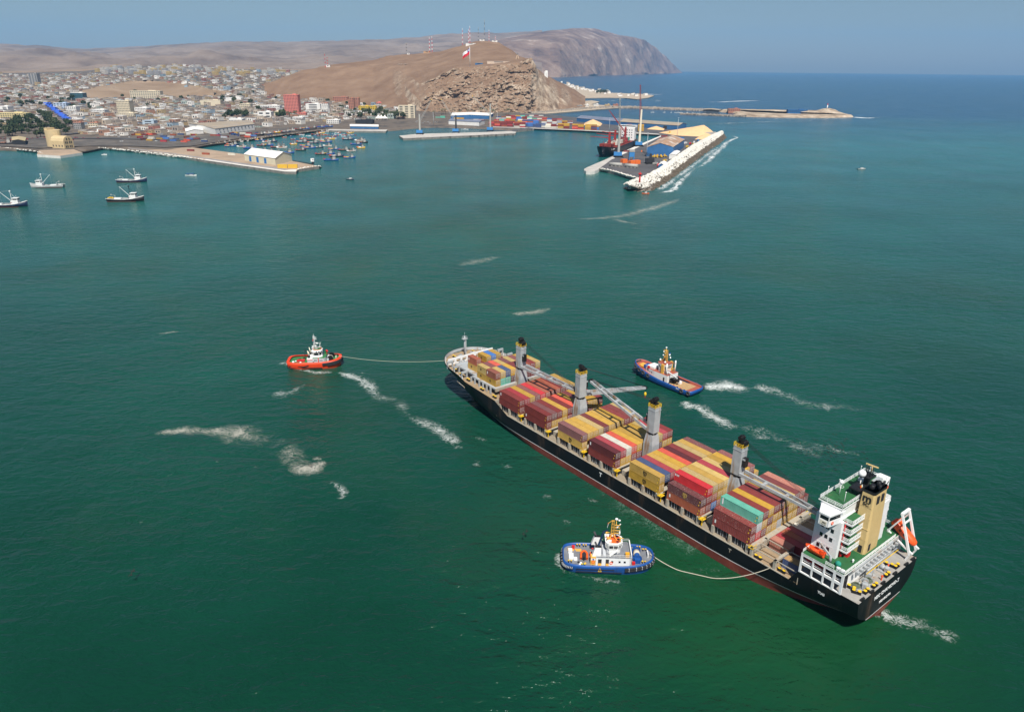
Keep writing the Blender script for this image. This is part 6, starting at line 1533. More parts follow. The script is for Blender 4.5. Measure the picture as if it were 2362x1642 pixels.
def gable(name, label, px4, h_eave, h_ridge, wall, roof, z=3.6, cat='warehouse', windows=None, doors=None, ridge_along=None, overhang=.6):
    """px4: four ground corners in photo pixels, near-left, near-right, far-right, far-left; the ridge runs along the longer side"""
    c = [G(x, y, z) for x, y in px4]; o = sum(c, Vector()) / 4; T = thing(name, label, cat, (o.x, o.y, z))
    c = [p - o for p in c]
    la = ((c[1] - c[0]).length + (c[2] - c[3]).length); lb = ((c[3] - c[0]).length + (c[2] - c[1]).length)
    along = (la > lb) if ridge_along is None else ridge_along
    if not along: c = [c[1], c[2], c[3], c[0]]
    w = MB(); H = Vector((0, 0, h_eave)); up = Vector((0, 0, h_ridge))
    m0, m1 = (c[0] + c[3]) / 2 + up, (c[1] + c[2]) / 2 + up
    w.add([c[0], c[1], c[1] + H, c[0] + H], [(0, 1, 2, 3)]); w.add([c[2], c[3], c[3] + H, c[2] + H], [(0, 1, 2, 3)])
    w.add([c[1], c[2], c[2] + H, m1, c[1] + H], [(0, 1, 2, 3, 4)]); w.add([c[3], c[0], c[0] + H, m0, c[3] + H], [(0, 1, 2, 3, 4)])
    w.build('wall', wall, T)
    d = (c[1] - c[0]).normalized() * overhang; r = MB(); lift = Vector((0, 0, .15)); th = Vector((0, 0, .35))
    for a, b, s in ((c[0] + H, c[1] + H, -1), (c[3] + H, c[2] + H, 1)):
        out = ((c[3] - c[0]).normalized()) * overhang * s
        e0, e1 = a - d + out, b + d + out; q = [e0 + lift, e1 + lift, m1 + d + lift, m0 - d + lift]
        v = q + [p + th for p in q]; f = [(0, 1, 2, 3), (7, 6, 5, 4), (0, 4, 5, 1), (1, 5, 6, 2), (2, 6, 7, 3), (3, 7, 4, 0)]
        r.add(v, f)
    r.build('roof', roof, T)
    fx = c[1] - c[0]; L_ = fx.length; fx.normalize(); fn = Vector((fx.y, -fx.x, 0))
    ang = math.atan2(fx.y, fx.x)
    for t, wd, z0, z1, mat, nm in (doors or []):
        p = c[0] + fx * L_ * t; m = MB(); m.box(p.x, p.y, (z0 + z1) / 2, wd, .5, z1 - z0, ang); m.build(nm, mat, T)
    return T, c, fx, fn

# west pier shed
T, c, fx, fn = gable('pier_warehouse', 'white roofed cream warehouse with blue doors on the west pier', [(565, 371), (636, 381), (674, 372), (603, 362)], 8.5, 14.5, wall_cream, roof_white, 3.4, doors=[(.19, 5, 0, 7, door_blue, 'door'), (.43, 5, 0, 7, door_blue, 'door'), (.68, 5, 0, 7, door_blue, 'door')])
# terminal sheds
gable('terminal_shed', 'dark blue gabled shed with rust streaked roof beside the white breakwater', [(1490, 361), (1551, 360), (1577, 341), (1521, 339)], 13, 19, steel_blue, roof_rust, 3.6, ridge_along=False, doors=[(.12, 7, 0, 6, wall_white, 'door')])
gable('transit_shed', 'long low transit shed with weathered tan roof along the back quay', [(1430, 291), (1565, 300.5), (1583, 296.5), (1445, 285)], 9, 13, steel_blue, roof_grey, 3.6, doors=[(.78, 9, 0, 7, dark_void, 'door')])
gable('transit_shed', 'long blue grey roofed shed continuing behind the container yard', [(1330, 281), (1430, 289.5), (1446, 284.5), (1350, 276)], 8, 12, steel_blue, roof_blue, 3.6)
gable('small_shed', 'small blue and white roofed shed by the inner rock bank', [(1518, 389), (1532, 389), (1538, 383), (1524, 382)], 4, 6.5, steel_blue, roof_white, 3.6)
gable('small_shed', 'pair of white storage sheds beside the blue gabled shed', [(1543, 367), (1558, 366), (1568, 358), (1554, 357)], 5, 6.5, wall_white, roof_white, 3.6)
gable('customs_shed', 'long grey roofed shed with white wall facing the north pier', [(1035, 287.5), (1105, 291), (1118, 287), (1045, 283.5)], 8, 10.5, wall_white, roof_blue, 3.6)
gable('customs_shed', 'long white roofed blue shed below the cliff palms', [(1040, 276), (1128, 276), (1138, 270), (1044, 269)], 9, 11, steel_blue, roof_white, 3.6)
gable('cold_store', 'long white cold store with a row of small vents behind the fishing harbour', [(498, 312), (588, 300), (575, 290), (438, 299)], 11, 13, wall_white, roof_grey, 4.0, ridge_along=True)
gable('cold_store', 'low white curved roof shed beside the long cold store', [(430, 312), (470, 309), (466, 302), (428, 305)], 6, 9, wall_white, roof_white, 4.0)
vt = MB()
A_, B_ = G(503, 311.5, 4.0), G(587, 300.2, 4.0); 
for k in range(10):
    p = A_.lerp(B_, .06 + .098 * k); m = MB(); d = (B_ - A_).normalized(); m.box(p.x + d.y * .2, p.y - d.x * .2, 4 + 8.2, 2.2, .6, 2.0, math.atan2(d.y, d.x))
    o = m.build('vent', window_dark); o.parent = [q for q in bpy.data.objects if q.name == 'cold_store'][0]; o.matrix_parent_inverse = Matrix.Translation(-o.parent.location)
# roof monitor building at the fishing dock
gable('market_hall', 'white roofed blue fish market hall standing on the piled fishing dock', [(808, 297.5), (873, 298.5), (873, 294), (808, 293)], 5, 7, steel_blue, roof_white, 3.2)
# pile of meal on the quay
def meal_heap(px, h, label, seed):
    c = [G(x, y, 3.6) for x, y in px]; o = sum(c, Vector()) / len(c); n = 48; ring = resample(c + [c[0]], n + 1)[:-1]
    r = random.Random(seed); rows = []; pk = Vector(h[1]) if len(h) > 1 else o
    for t in (0, .15, .35, .55, .75, .9, .99):
        row = []
        for p in ring:
            q = p.lerp(pk, t); row.append((q.x - o.x, q.y - o.y, h[0] * (t ** .95) * (1 + .06 * fbm(q.x / 9, q.y / 9)) + .05))
        rows.append(row)
    m = MB(); m.loft(rows, sm=True, close=True); b = m.build('meal_heap', grain); b.location = (o.x, o.y, 3.6); tag(b, label, 'heap')
meal_heap([(1520, 306.5), (1560, 313), (1620, 316), (1652, 310), (1640, 301), (1600, 299), (1560, 301.5)], (17, G(1622, 309, 3.6)), 'tall peach coloured heap of meal at the breakwater bend', 1)
meal_heap([(1602, 322), (1640, 322), (1650, 315), (1615, 314)], (6, ), 'low peach coloured heap behind a retaining wall near the breakwater bend', 2)
meal_heap([(1492, 298.5), (1530, 301), (1534, 298), (1500, 294.5)], (6, ), 'small peach coloured heap spilling from the transit shed', 3)
meal_heap([(1345, 289), (1385, 291), (1390, 285), (1350, 283)], (11, ), 'peach coloured heap behind the stacked yard containers', 4)
rw = MB(); a, b = G(1612, 313.5, 3.6), G(1650, 311.5, 3.6); rw.beam(a + Vector((0, 0, 3)), b + Vector((0, 0, 3)), .8, 6); tag(rw.build('retaining_wall', concrete), 'grey retaining wall holding back the peach heap', 'wall')

# ---- the red craned ship along the quay
def moored_ship():
    A, B = G(1392, 365, 0), G(1519, 312.5, 0); d = (B - A); L = 190.0; d.normalize()
    nrm = Vector((-d.y, d.x, 0)); ctr = A + d * L / 2 + nrm * 3
    T = thing('cargo_ship', 'black hulled cargo ship with dark red cranes and white bridge moored at the quay', 'ship', (ctr.x, ctr.y, 0), math.atan2(-d.y, -d.x))
    hullm = pmat('far_hull_black', (0.01, 0.011, 0.016), .5, var=.2, vs=.1); redd = pmat('red_deck', (0.20, 0.03, 0.022), .7, var=.15, vs=.2)
    m = MB(); xs = [-95, -90, -80, -60, 0, 50, 65, 75, 83, 89, 93, 96.5]; rows = []
    for s in (1, -1):
        rr = []
        for z in (-1, 3, 8, 13):
            row = []
            for x in xs:
                t = max(0, z) / 13; xe = 84 + 12.5 * t; x2 = min(x, xe); k = max(0, (x2 - 50) / (xe - 50)); dz = z if z < 13 else 13 + 4.0 * max(0, (x - 62) / 34) + (2.0 if x < -60 else 0)
                row.append((x2, s * 14.5 * max(0, 1 - k ** (1.8 + 1.6 * t)) ** (.9 - .3 * t) * (1 - .25 * max(0, (-75 - x2) / 20)), dz))
            rr.append(row)
        if s == 1: rr = [r[::-1] for r in rr]
        m.loft(rr, sm=True)
    m.add([(-95, -10.8, -1), (-95, 10.8, -1), (-95, 10.8, 15), (-95, -10.8, 15)], [(0, 3, 2, 1)]); m.build('hull', hullm, T)
    dk = MB(); top = [( min(x, 96.4), 14.3 * max(0, 1 - (max(0, (x - 50) / 46.5)) ** 3.4) ** .6, 12.6 + 4.0 * max(0, (x - 62) / 34)) for x in xs]
    dk.loft([[p for p in top], [(x, -y, z) for x, y, z in top]], sm=False); dk.build('deck', redd, T)
    h = MB(); h.bb(-78, -64, -13.5, 13.5, 13, 34); h.bb(-76, -66, -15.5, 15.5, 34, 37.5); h.build('bridge_house', tug_white, T)
    for z in (17, 21, 25, 29):
        for y in range(-11, 12, 4):
            a = MB(); a.bb(-64.1, -63.9, y - .8, y + .8, z, z + 1.5); a.build('window', window_dark, T)
    a = MB(); a.bb(-66.1, -65.9, -14.5, 14.5, 35.2, 36.8); a.build('bridge_window', glass_dark, T)
    fn_ = MB(); fn_.bb(-86, -80, -4, 4, 13, 38); fn_.build('funnel', redd, T)
    for x, yaw, tilt in ((52, 2.6, 0.06), (16, 2.75, .12), (-18, 2.85, .14), (-56, 3.0, 1.2)):
        c = bpy.data.objects.new('deck_crane', None); COL.objects.link(c); c.parent = T; c.location = (x, 0, 12)
        k = MB(); k.box(0, 0, 11, 3.6, 3.6, 22, top=.8); k.ball((0, 0, 22), 1.5, 8, 6); k.build('post', crane_red, c)
        lw = rad(176) + (yaw - 2.8) * .3 - math.atan2(-d.y, -d.x); j = MB(); e = Vector((math.cos(lw), math.sin(lw), tilt)) * 30; s0 = Vector((0, 0, 14)); j.beam(s0 + Vector((.0, 1.2, 0)), s0 + e, .9, 1.2, w2=.6); j.beam(s0 + Vector((0, -1.2, 0)), s0 + e, .9, 1.2, w2=.6); j.build('jib', crane_red, c)
        w_ = MB(); w_.cyl(Vector((0, 0, 22)), s0 + e, .12, .12, 5); w_.build('hoist_wires', black_paint, c)
    fo = MB(); fo.bb(60, 74, -10, 10, 14, 18.5); fo.box(84, 0, 17.5, 3, 10, 2); fo.cyl((88, 0, 16), (88, 0, 24), .4, .3, 6); fo.build('forecastle_house', redd, T)
    hatch = MB()
    for x in (34, 0, -36): hatch.bb(x - 12, x + 12, -11, 11, 12.7, 14.6)
    hatch.build('hatch_cover', redd, T)
    put_text('lettering', text_mesh('MIMI M', 2.6, .1, .05), tug_white, (76, 8.6 + 4.0, 11.5), (1, -.45, 0), (0.1, .35, 1), T)
    return T
MS = moored_ship()
def in_ms(v): return Matrix.Translation(MS.location) @ Matrix.Rotation(MS.rotation_euler.z, 4, 'Z') @ Vector(v)
k = 0; r_ = random.Random(5)
for bx_, cols in ((36, 'WWOWOW'), (28, 'WRBWOW'), (6, 'WWRWGW'), (-6, 'WGWKTB'), (-30, 'KTNRWK'), (-42, 'TNKKRT')):
    for q, ck in enumerate(cols):
        for t in range(1 + (q * 7 + int(bx_)) % 2):
            container(in_ms((bx_, -8.6 + 3.4 * q, 14.65 + 2.76 * t)), MS.rotation_euler.z, ck, '40', '%s container in the deck stow of the moored black ship' % CC[ck][1], 'containers on the moored ship', detail=False)

# ---- mobile harbour cranes
def harbour_crane(px, py, jibtip_px, z, tower, mats, label, hJ):
    p = G(px, py, z); T = thing('harbour_crane', label, 'crane', p)
    b = MB(); b.box(0, 0, 1.6, 13, 7, 1.6); 
    for x in (-6, 6):
        for y in (-6, 6): b.beam((x * .6, y * .5, 1.8), (x, y, 1.2), 1.0); b.box(x, y, .3, 2.6, 2.6, .6)
    for x in (-5, -2.5, 0, 2.5, 5):
        for y in (-3.3, 3.3): b.cyl((x, y - .6, .9), (x, y + .6, .9), .9, .9, 8)
    b.build('undercarriage', rubber, T)
    s = MB(); s.box(-1, 0, 5.0, 12, 6, 5); s.build('slewing_house', mats[0], T)
    t = MB(); t.box(0, 0, 7.5 + tower / 2, 3.4, 3.4, tower, top=.75); t.build('tower', mats[1], T)
    tip = AT(*jibtip_px, p.y) - p
    j = MB(); base = Vector((0, 0, 7 + tower * .55)); d = tip - base; n = max(6, int(d.length / 4))
    sd = d.normalized().cross(Vector((0, 1, 0.02))).normalized(); sy = Vector((0, 1, 0))
    cs = [(1, 1), (1, -1), (-1, -1), (-1, 1)]
    for i in range(n):
        a, e = base + d * i / n, base + d * (i + 1) / n; wa, we = 1.3 - .7 * i / n, 1.3 - .7 * (i + 1) / n
        for kx, ky in cs: j.beam(a + sd * kx * wa + sy * ky * wa, e + sd * kx * we + sy * ky * we, .3)
        for q in range(4):
            (kx, ky), (lx, ly) = cs[q], cs[(q + 1) % 4]
            j.beam(a + sd * kx * wa + sy * ky * wa, e + sd * lx * we + sy * ly * we, .18); j.beam(a + sd * kx * wa + sy * ky * wa, a + sd * lx * wa + sy * ly * wa, .18)
    j.build('lattice_jib', mats[2], T)
    w = MB(); w.cyl((0, 0, 7.5 + tower), tip, .12, .12, 5); w.build('luffing_rope', black_paint, T)
    h = MB(); h.box(tip.x, tip.y, tip.z, 1.6, 1.6, 2.0); h.build('jib_head', mats[3], T)
    return T
harbour_crane(1426, 363, (1430, 229), 3.6, 32, (crane_blue, crane_grey, crane_grey, crane_grey), 'grey mobile harbour crane with blue house at the moored ship bow', 1)
harbour_crane(1474, 338, (1477, 198), 3.6, 52, (crane_blue, cream_paint, crane_red, crane_red), 'tall cream towered mobile crane with red jib top beside the moored ship', 1)
harbour_crane(969, 310, (995, 230), 4.0, 30, (crane_blue, crane_grey, crane_grey, yellow_plant), 'blue based grey harbour crane near the free end of the north pier', 1)
harbour_crane(1052, 306.5, (1018, 230), 4.0, 26, (crane_blue, dark_void, crane_grey, yellow_plant), 'blue based dark towered harbour crane midway along the north pier', 1)
harbour_crane(1131, 303, (1090, 222), 4.0, 46, (crane_blue, crane_grey, crane_grey, yellow_plant), 'tall grey harbour crane at the bridge end of the north pier', 1)
harbour_crane(1500, 378, (1480, 349), 3.6, 6, (dark_void, dark_void, dark_void, orange_box), 'dark crawler crane beside the orange boxes on the terminal', 1)
# terminal clutter
def hopper(px, py):
    p = G(px, py, 3.6); T = thing('grain_hopper', 'blue topped grey ship hopper on four legs at the quay edge', 'hopper', p)
    m = MB(); m.box(0, 0, 14, 8, 7, 3); m.build('rim', crane_grey, T)
    m = MB(); m.box(0, 0, 9, 7, 6, 7); m.build('bin', crane_blue, T)
    for x in (-3.4, 3.4):
        for y in (-3, 3): l = MB(); l.beam((x, y, 0), (x, y, 12), .7); l.build('leg', crane_blue, T)
hopper(1456, 371)
for k, (x, y, L_) in enumerate(((1420, 383.5, 38), (1456, 386.5, 36))):
    p = G(x - 14, y - .8, 3.6); q = G(x + 15, y + 1.2, 3.6); m = MB(); m.cyl(Vector((0, 0, 2.4)), q - p + Vector((0, 0, 2.4)), 2.4, 2.4, 14)
    for t in (.2, .5, .8): c_ = (q - p) * t; m.box(c_.x, c_.y, .4, 3, 4, .8)
    o = m.build('steel_caisson', crane_grey); o.location = p; tag(o, 'long grey steel caisson lying %s on the terminal' % ('nearest the quay finger' if k == 0 else 'beside the crawler crane'), 'pipe')
def boxes(name, px, py, n, size, mat, label, cat, z=3.6, rz=.5, group=None):
    p = G(px, py, z)
    for i in range(n):
        m = MB(); m.box(0, 0, size[2] / 2, *size); m.box(0, 0, size[2] + .05, size[0] * .96, size[1] * .96, .1)
        for s in (-1, 1): m.beam((s * size[0] / 2, -size[1] / 2, 0), (s * size[0] / 2, -size[1] / 2, size[2]), .2)
        o = m.build(name, mat); o.location = p + Vector((i * size[0] * 1.08 * math.cos(rz), i * size[0] * 1.08 * math.sin(rz), 0)); o.rotation_euler = (0, 0, rz); tag(o, label, cat, group)
boxes('cargo_crate', 1439, 376, 1, (8, 6, 5), orange_box, 'single orange tarpaulined crate beside the blue hopper', 'crate')
boxes('cargo_crate', 1457, 379, 2, (8, 6, 5), orange_box, 'orange tarpaulined crate beside the crawler crane', 'crate', group='orange crates on the terminal')
for k, (x, y, ck, lb) in enumerate(((1528, 322, 'O', 'orange container behind the blue shed nearer the quay'), (1548, 324.5, 'O', 'orange container behind the blue shed nearer the breakwater'), (1556, 320, 'L', 'blue container on open asphalt beyond the lamp mast'), (1570, 320.5, 'L', 'blue container with white mark on open asphalt'), (1447, 351, 'R', 'brick red container on the quay by the moored ship bow'), (1532, 319.5, 'R', 'brick red container stacked behind the orange ones'), (1560, 345, 'W', 'white container beside the breakwater by the blue shed'))):
    container(G(x, y, 3.6) + Vector((0, 0, 2.8 if k == 5 else 0)), rad(-2), ck, '40', lb, 'containers on the terminal', detail=False)
def loader(px, py, label, mat, z=3.6, rz=0):
    p = G(px, py, z); T = thing('wheel_loader', label, 'loader', p, rz)
    m = MB(); m.box(-1, 0, 2.0, 4.5, 2.6, 1.6); m.box(.2, 0, 3.6, 2, 2.2, 1.8); m.build('body', mat, T)
    m = MB(); m.beam((1.5, -.8, 2.2), (4, -.8, 1.2), .4); m.beam((1.5, .8, 2.2), (4, .8, 1.2), .4); m.box(4.6, 0, .9, 1.4, 3, 1.4); m.build('bucket', mat, T)
    for x in (-2, 1.6):
        for y in (-1.3, 1.3): w = MB(); w.cyl((x, y - .4, .9), (x, y + .4, .9), .9, .9, 8); w.build('wheel', rubber, T)
for k, (x, y) in enumerate(((1509, 364), (1516, 363.5), (1524, 364), (1533, 363), (1545, 309))): loader(x, y, ['yellow wheel loader parked before the white door of the blue shed', 'second yellow loader from the white door of the blue shed', 'third yellow loader from the white door of the blue shed', 'yellow loader before the blue shed nearest the breakwater'][k] if k < 4 else 'yellow wheel loader crossing the asphalt by the tall heap', yellow_plant, rz=k * .9)
def truck(px, py, mat, label, z=3.6, rz=0, group='trucks in the port', grp=True):
    p = G(px, py, z); T = thing('truck', label, 'truck', p, rz, group)
    m = MB(); m.box(0, 0, 2.2, 9, 2.5, 2.6); m.build('cargo_body', mat, T); m = MB(); m.box(6, 0, 1.7, 2.2, 2.4, 2.4); m.build('cab', tug_white, T)
    for x in (-3, 0, 5.5): w = MB(); w.cyl((x, -1.3, .5), (x, 1.3, .5), .5, .5, 8); w.build('wheel', rubber, T)
for k in range(14):
    x, y = [(1555, 378), (1540, 381), (1533, 374), (1560, 369), (1592, 334), (1601, 331), (1610, 326), (1585, 341), (1525, 379), (1518, 384), (1580, 333), (1570, 366), (1598, 336), (1510, 381)][k]
    mt = (tug_white, crane_blue, yellow_plant, crane_grey, red_paint)[k % 5]
    truck(x, y, mt, '%s bodied truck parked along the inside of the breakwater' % ('white', 'blue', 'yellow', 'grey', 'red')[k % 5], rz=rad(55 + 40 * hsh(k)))
# beacon on the mole tip, light mast poles
def beacon():
    p = G(1475, 424, 7.0); T = thing('beacon', 'red cylindrical harbour beacon on the breakwater tip', 'beacon', p)
    m = MB(); m.box(0, 0, .6, 7, 6, 1.6); m.build('plinth', white_concrete, T)
    m = MB(); m.cyl((0, 0, 1.2), (0, 0, 10), 1.0, .9, 12); m.build('column', red_paint, T)
    m = MB(); m.cyl((0, 0, 10), (0, 0, 11.4), 1.9, 1.9, 12); m.cyl((0, 0, 11.4), (0, 0, 13), .6, .4, 8); m.build('lantern', red_paint, T)
beacon()
for x, y, h in ((1405, 306, 28), (1561, 322, 38), (1491, 362, 34), (1147, 288, 24), (1000, 288, 26)):
    p = G(x, y, 3.6); T = thing('light_mast', 'tall thin floodlight mast standing on the port asphalt', 'light mast', p, group='floodlight masts in the port'); m = MB(); m.cyl((0, 0, 0), (0, 0, h), .45, .25, 6); m.build('pole', tug_lgrey, T); m = MB(); m.cyl((0, 0, h), (0, 0, h + .6), 1.4, 1.4, 8); m.build('lamp_ring', tug_lgrey, T)
# west pier things
for k, (x, y, ck) in enumerate(((440, 349, 'R'), (475, 357, 'B'), (535, 358, 'W'))): container(G(x, y, 3.4), rad(-18), ck, '40', '%s container lying on the bare earth of the west pier' % CC[ck][1], None, detail=False)
boxes('flatbed_load', 652, 388, 2, (12, 3.5, 4.5), yellow_plant, 'yellow stacked load on the west pier apron by the shed', 'cargo', 3.4, rad(8), 'yellow loads on the west pier')
def pilot_cabin():
    p = G(722, 380, 3.4); T = thing('watch_cabin', 'small white lookout cabin on a dark post at the west pier end', 'cabin', p)
    m = MB(); m.box(0, 0, 2, 2.4, 2.4, 4); m.build('post', dark_void, T); m = MB(); m.box(0, 0, 6, 4.4, 4, 4); m.build('cabin', tug_white, T); m = MB(); m.box(.8, -2.0, 6.4, 1.2, .3, 1.2); m.build('window', window_dark, T)
pilot_cabin()
for k in range(22):
    a = G(677 + 2 * k, 372.6 + .32 * k, 3.4); m = MB(); m.cyl((0, 0, -4), (0, 0, 1.2), .45, .45, 6); o = m.build('mooring_pile', rubber); o.location = a; tag(o, 'dark mooring pile standing in the row behind the west pier shed', 'pile', 'mooring piles behind the west pier shed')
fen = MB()
for k in range(14):
    p = G(930 + 19.5 * k, 320.2 - .62 * k, 2.0); m = MB(); m.torus((0, 0, 0), 1.3, .5, 'y', 10, 5); o = m.build('tyre_fender', rubber); o.location = p + Vector((0, -.4, 0)); tag(o, 'round tyre fender hung on the face of the north pier', 'fender', 'tyre fenders on the north pier')

# ---- container yard below the cliff
yard = []
r_ = random.Random(21)
cols = 'RRRRBKOYYWWGGNLTRKBM'
def yard_block(px, py, nx, ny, nz, rz=rad(-8), palette=cols):
    p = G(px, py, 3.6); ca, sa = math.cos(rz), math.sin(rz)
    for j in range(ny):
        for i in range(nx):
            h = max(1, nz - (r_.random() < .35) - (r_.random() < .12))
            for t in range(h):
                x, y = i * 12.7, j * 2.7
                yard.append((p + Vector((ca * x - sa * y, sa * x + ca * y, 2.76 * t)), rz, r_.choice(palette)))
yard_block(1134, 291.5, 3, 5, 4, rz=rad(-6), palette='RRRKBBO'); yard_block(1163, 292.5, 2, 5, 4, palette='RRKBRW'); yard_block(1192, 293.6, 2, 4, 4, palette='RKRWB'); yard_block(1210, 292, 3, 6, 5, palette='NNLNLBON'); yard_block(1242, 294, 2, 4, 3, palette='WGWNG')
yard_block(1264, 295.2, 3, 4, 3, palette='WWGWR'); yard_block(1293, 297, 2, 5, 4, palette='YYYYCR'); yard_block(1326, 298.8, 2, 4, 4, palette='RBKGOY'); yard_block(1356, 300, 2, 4, 4, palette='YYNYR'); yard_block(1375, 299.8, 1, 3, 3, palette='LNY'); yard_block(1478, 303, 1, 4, 5, palette='YYYY')
yard_block(1145, 284, 4, 3, 3); yard_block(1200, 284, 4, 3, 3); yard_block(1255, 285.5, 4, 3, 3, palette='RGWYB'); yard_block(1290, 287, 3, 3, 3, palette='YWRG')
yard_block(1150, 277, 5, 3, 3); yard_block(1210, 277.5, 5, 3, 3); yard_block(1255, 279, 4, 3, 2); yard_block(1172, 271, 4, 3, 2); yard_block(1215, 270.5, 4, 3, 2, palette='WGRWT'); yard_block(1052, 280, 2, 3, 3, palette='YYY'); yard_block(1074, 282, 4, 3, 2, palette='RROR'); yard_block(1098, 281, 2, 3, 2, palette='WWG'); yard_block(1010, 273, 2, 2, 2, palette='TTT')
yard.sort(key=lambda q: q[0].y)
rest = MB(); nind = 0
for p, rz, ck in yard:
    if nind < 70:
        container(p, rz, ck, '40', '%s container stacked in the port yard below the cliff' % CC[ck][1], 'containers in the port yard', detail=False); nind += 1
    else:
        j = r_.uniform(.8, 1.2); rest.col = tuple(c * j for c in CC[ck][0]); rest.M = Matrix.Translation(p) @ Matrix.Rotation(rz, 4, 'Z'); rest.box(0, 0, 1.37, 12.1, 2.44, 2.72)
        rest.bb(-6.09, -5.9, -1.24, -1.1, 0, 2.74); rest.bb(5.9, 6.09, -1.24, -1.1, 0, 2.74)
rest.M = None
tag(rest.build('container_stacks', pmat('yard_paint', (1, 1, 1), .6, var=.1, vs=.2, vcol=True), kind='stuff'), 'mass of stacked containers filling the port yard')
# ------------------------------------------------------------------ the city
def ground_at(px, py):
    """point of the coastal plain seen at a photo pixel, nearest surface first"""
    d = ray(px, py); nr, nc = len(PLAIN), len(PLAIN[0]); i = (px + 300) / 1500 * (nc - 1)
    i = max(0, min(nc - 1.001, i)); a = int(i); f = i - a; prev = None
    for r in PLAIN:
        q = r[a].lerp(r[a + 1], f); rel = Vector((q.x, q.y, q.z - CH)); v = PH / 2 - CF * rel.dot(CUP) / rel.dot(CFW)
        if prev is not None and v <= py <= prev[1]:
            t = (prev[1] - py) / max(1e-6, prev[1] - v); return prev[0].lerp(q, t)
        prev = (q, v)
    return None
house_paint = pmat('house_paint', (1, 1, 1), .85, var=.08, vs=.2, vcol=True)
WALLS = [((.76, .73, .68), 'white'), ((.70, .66, .60), 'white'), ((.50, .42, .33), 'beige'), ((.42, .33, .25), 'tan'), ((.33, .28, .24), 'grey'), ((.36, .20, .14), 'brick'), ((.48, .36, .20), 'ochre'), ((.28, .36, .42), 'blue'), ((.36, .16, .13), 'red'), ((.36, .42, .38), 'pale green')]
ROOFS = [(.26, .21, .17), (.17, .145, .13), (.34, .29, .24), (.74, .72, .68), (.32, .21, .15), (.13, .125, .13), (.23, .175, .14), (.38, .33, .27)]
wall_mats = {n: pmat('wall_' + n.replace(' ', '_'), c, .85, var=.08, vs=.15, dirt=tuple(v * .6 for v in c), da=.4, ds=.1) for c, n in WALLS}
roof_mats = [pmat('roof_tone_%s' % 'abcdefgh'[i], c, .85, var=.15, vs=.1) for i, c in enumerate(ROOFS)]

def block_building(px, py, w, d, h, wall, label, floors=None, cols=None, roof=None, rz=0.0, name='city_building', z=None, cat='building', win=True, extra=None, side_cols=None):
    p = ground_at(px, py) if z is None else G(px, py, z)
    if p is None: return None
    T = thing(name, label, cat, p, rz)
    m = MB(); m.box(0, 0, h / 2 - 2, w, d, h + 4); m.build('wall', wall, T)
    m = MB(); m.box(0, 0, h + .25, w + .5, d + .5, .5); m.box(w * .2, d * .1, h + 1.4, w * .25, d * .3, 2.2); m.build('roof', roof or wall, T)
    if win and floors:
        fh = h / floors; cols = cols or max(2, int(w / 4)); me = None
        for f in range(floors):
            for c in range(cols):
                if me is None:
                    q = MB(); q.box(0, 0, 0, w / cols * .55, .5, fh * .45); me = q.mesh('window', window_dark)
                o = bpy.data.objects.new('window', me); COL.objects.link(o); o.parent = T; o.location = (-w / 2 + w * (c + .5) / cols, -d / 2, fh * (f + .55))
    return T
M_ = pmat
salmon = M_('salmon_wall', (.62, .20, .16), .8, var=.05, vs=.1); cream_c = M_('cream_concrete', (.62, .54, .40), .85, var=.06, vs=.1); terra = M_('terracotta_wall', (.40, .18, .12), .85, var=.08); mustard = M_('mustard_wall', (.60, .42, .05), .8, var=.06)
glassy = M_('blue_glass_wall', (.05, .12, .15), .2, var=.2, vs=.1); whitew = wall_white; greyw = M_('grey_wall', (.32, .31, .30), .85, var=.08)
PALEY = M_('pale_yellow_wall', (.60, .50, .26), .85, var=.06); PBLUE = M_('pale_blue_wall', (.42, .50, .62), .7, var=.06); BW = M_('blue_white_wall', (.40, .48, .55), .7, var=.06)
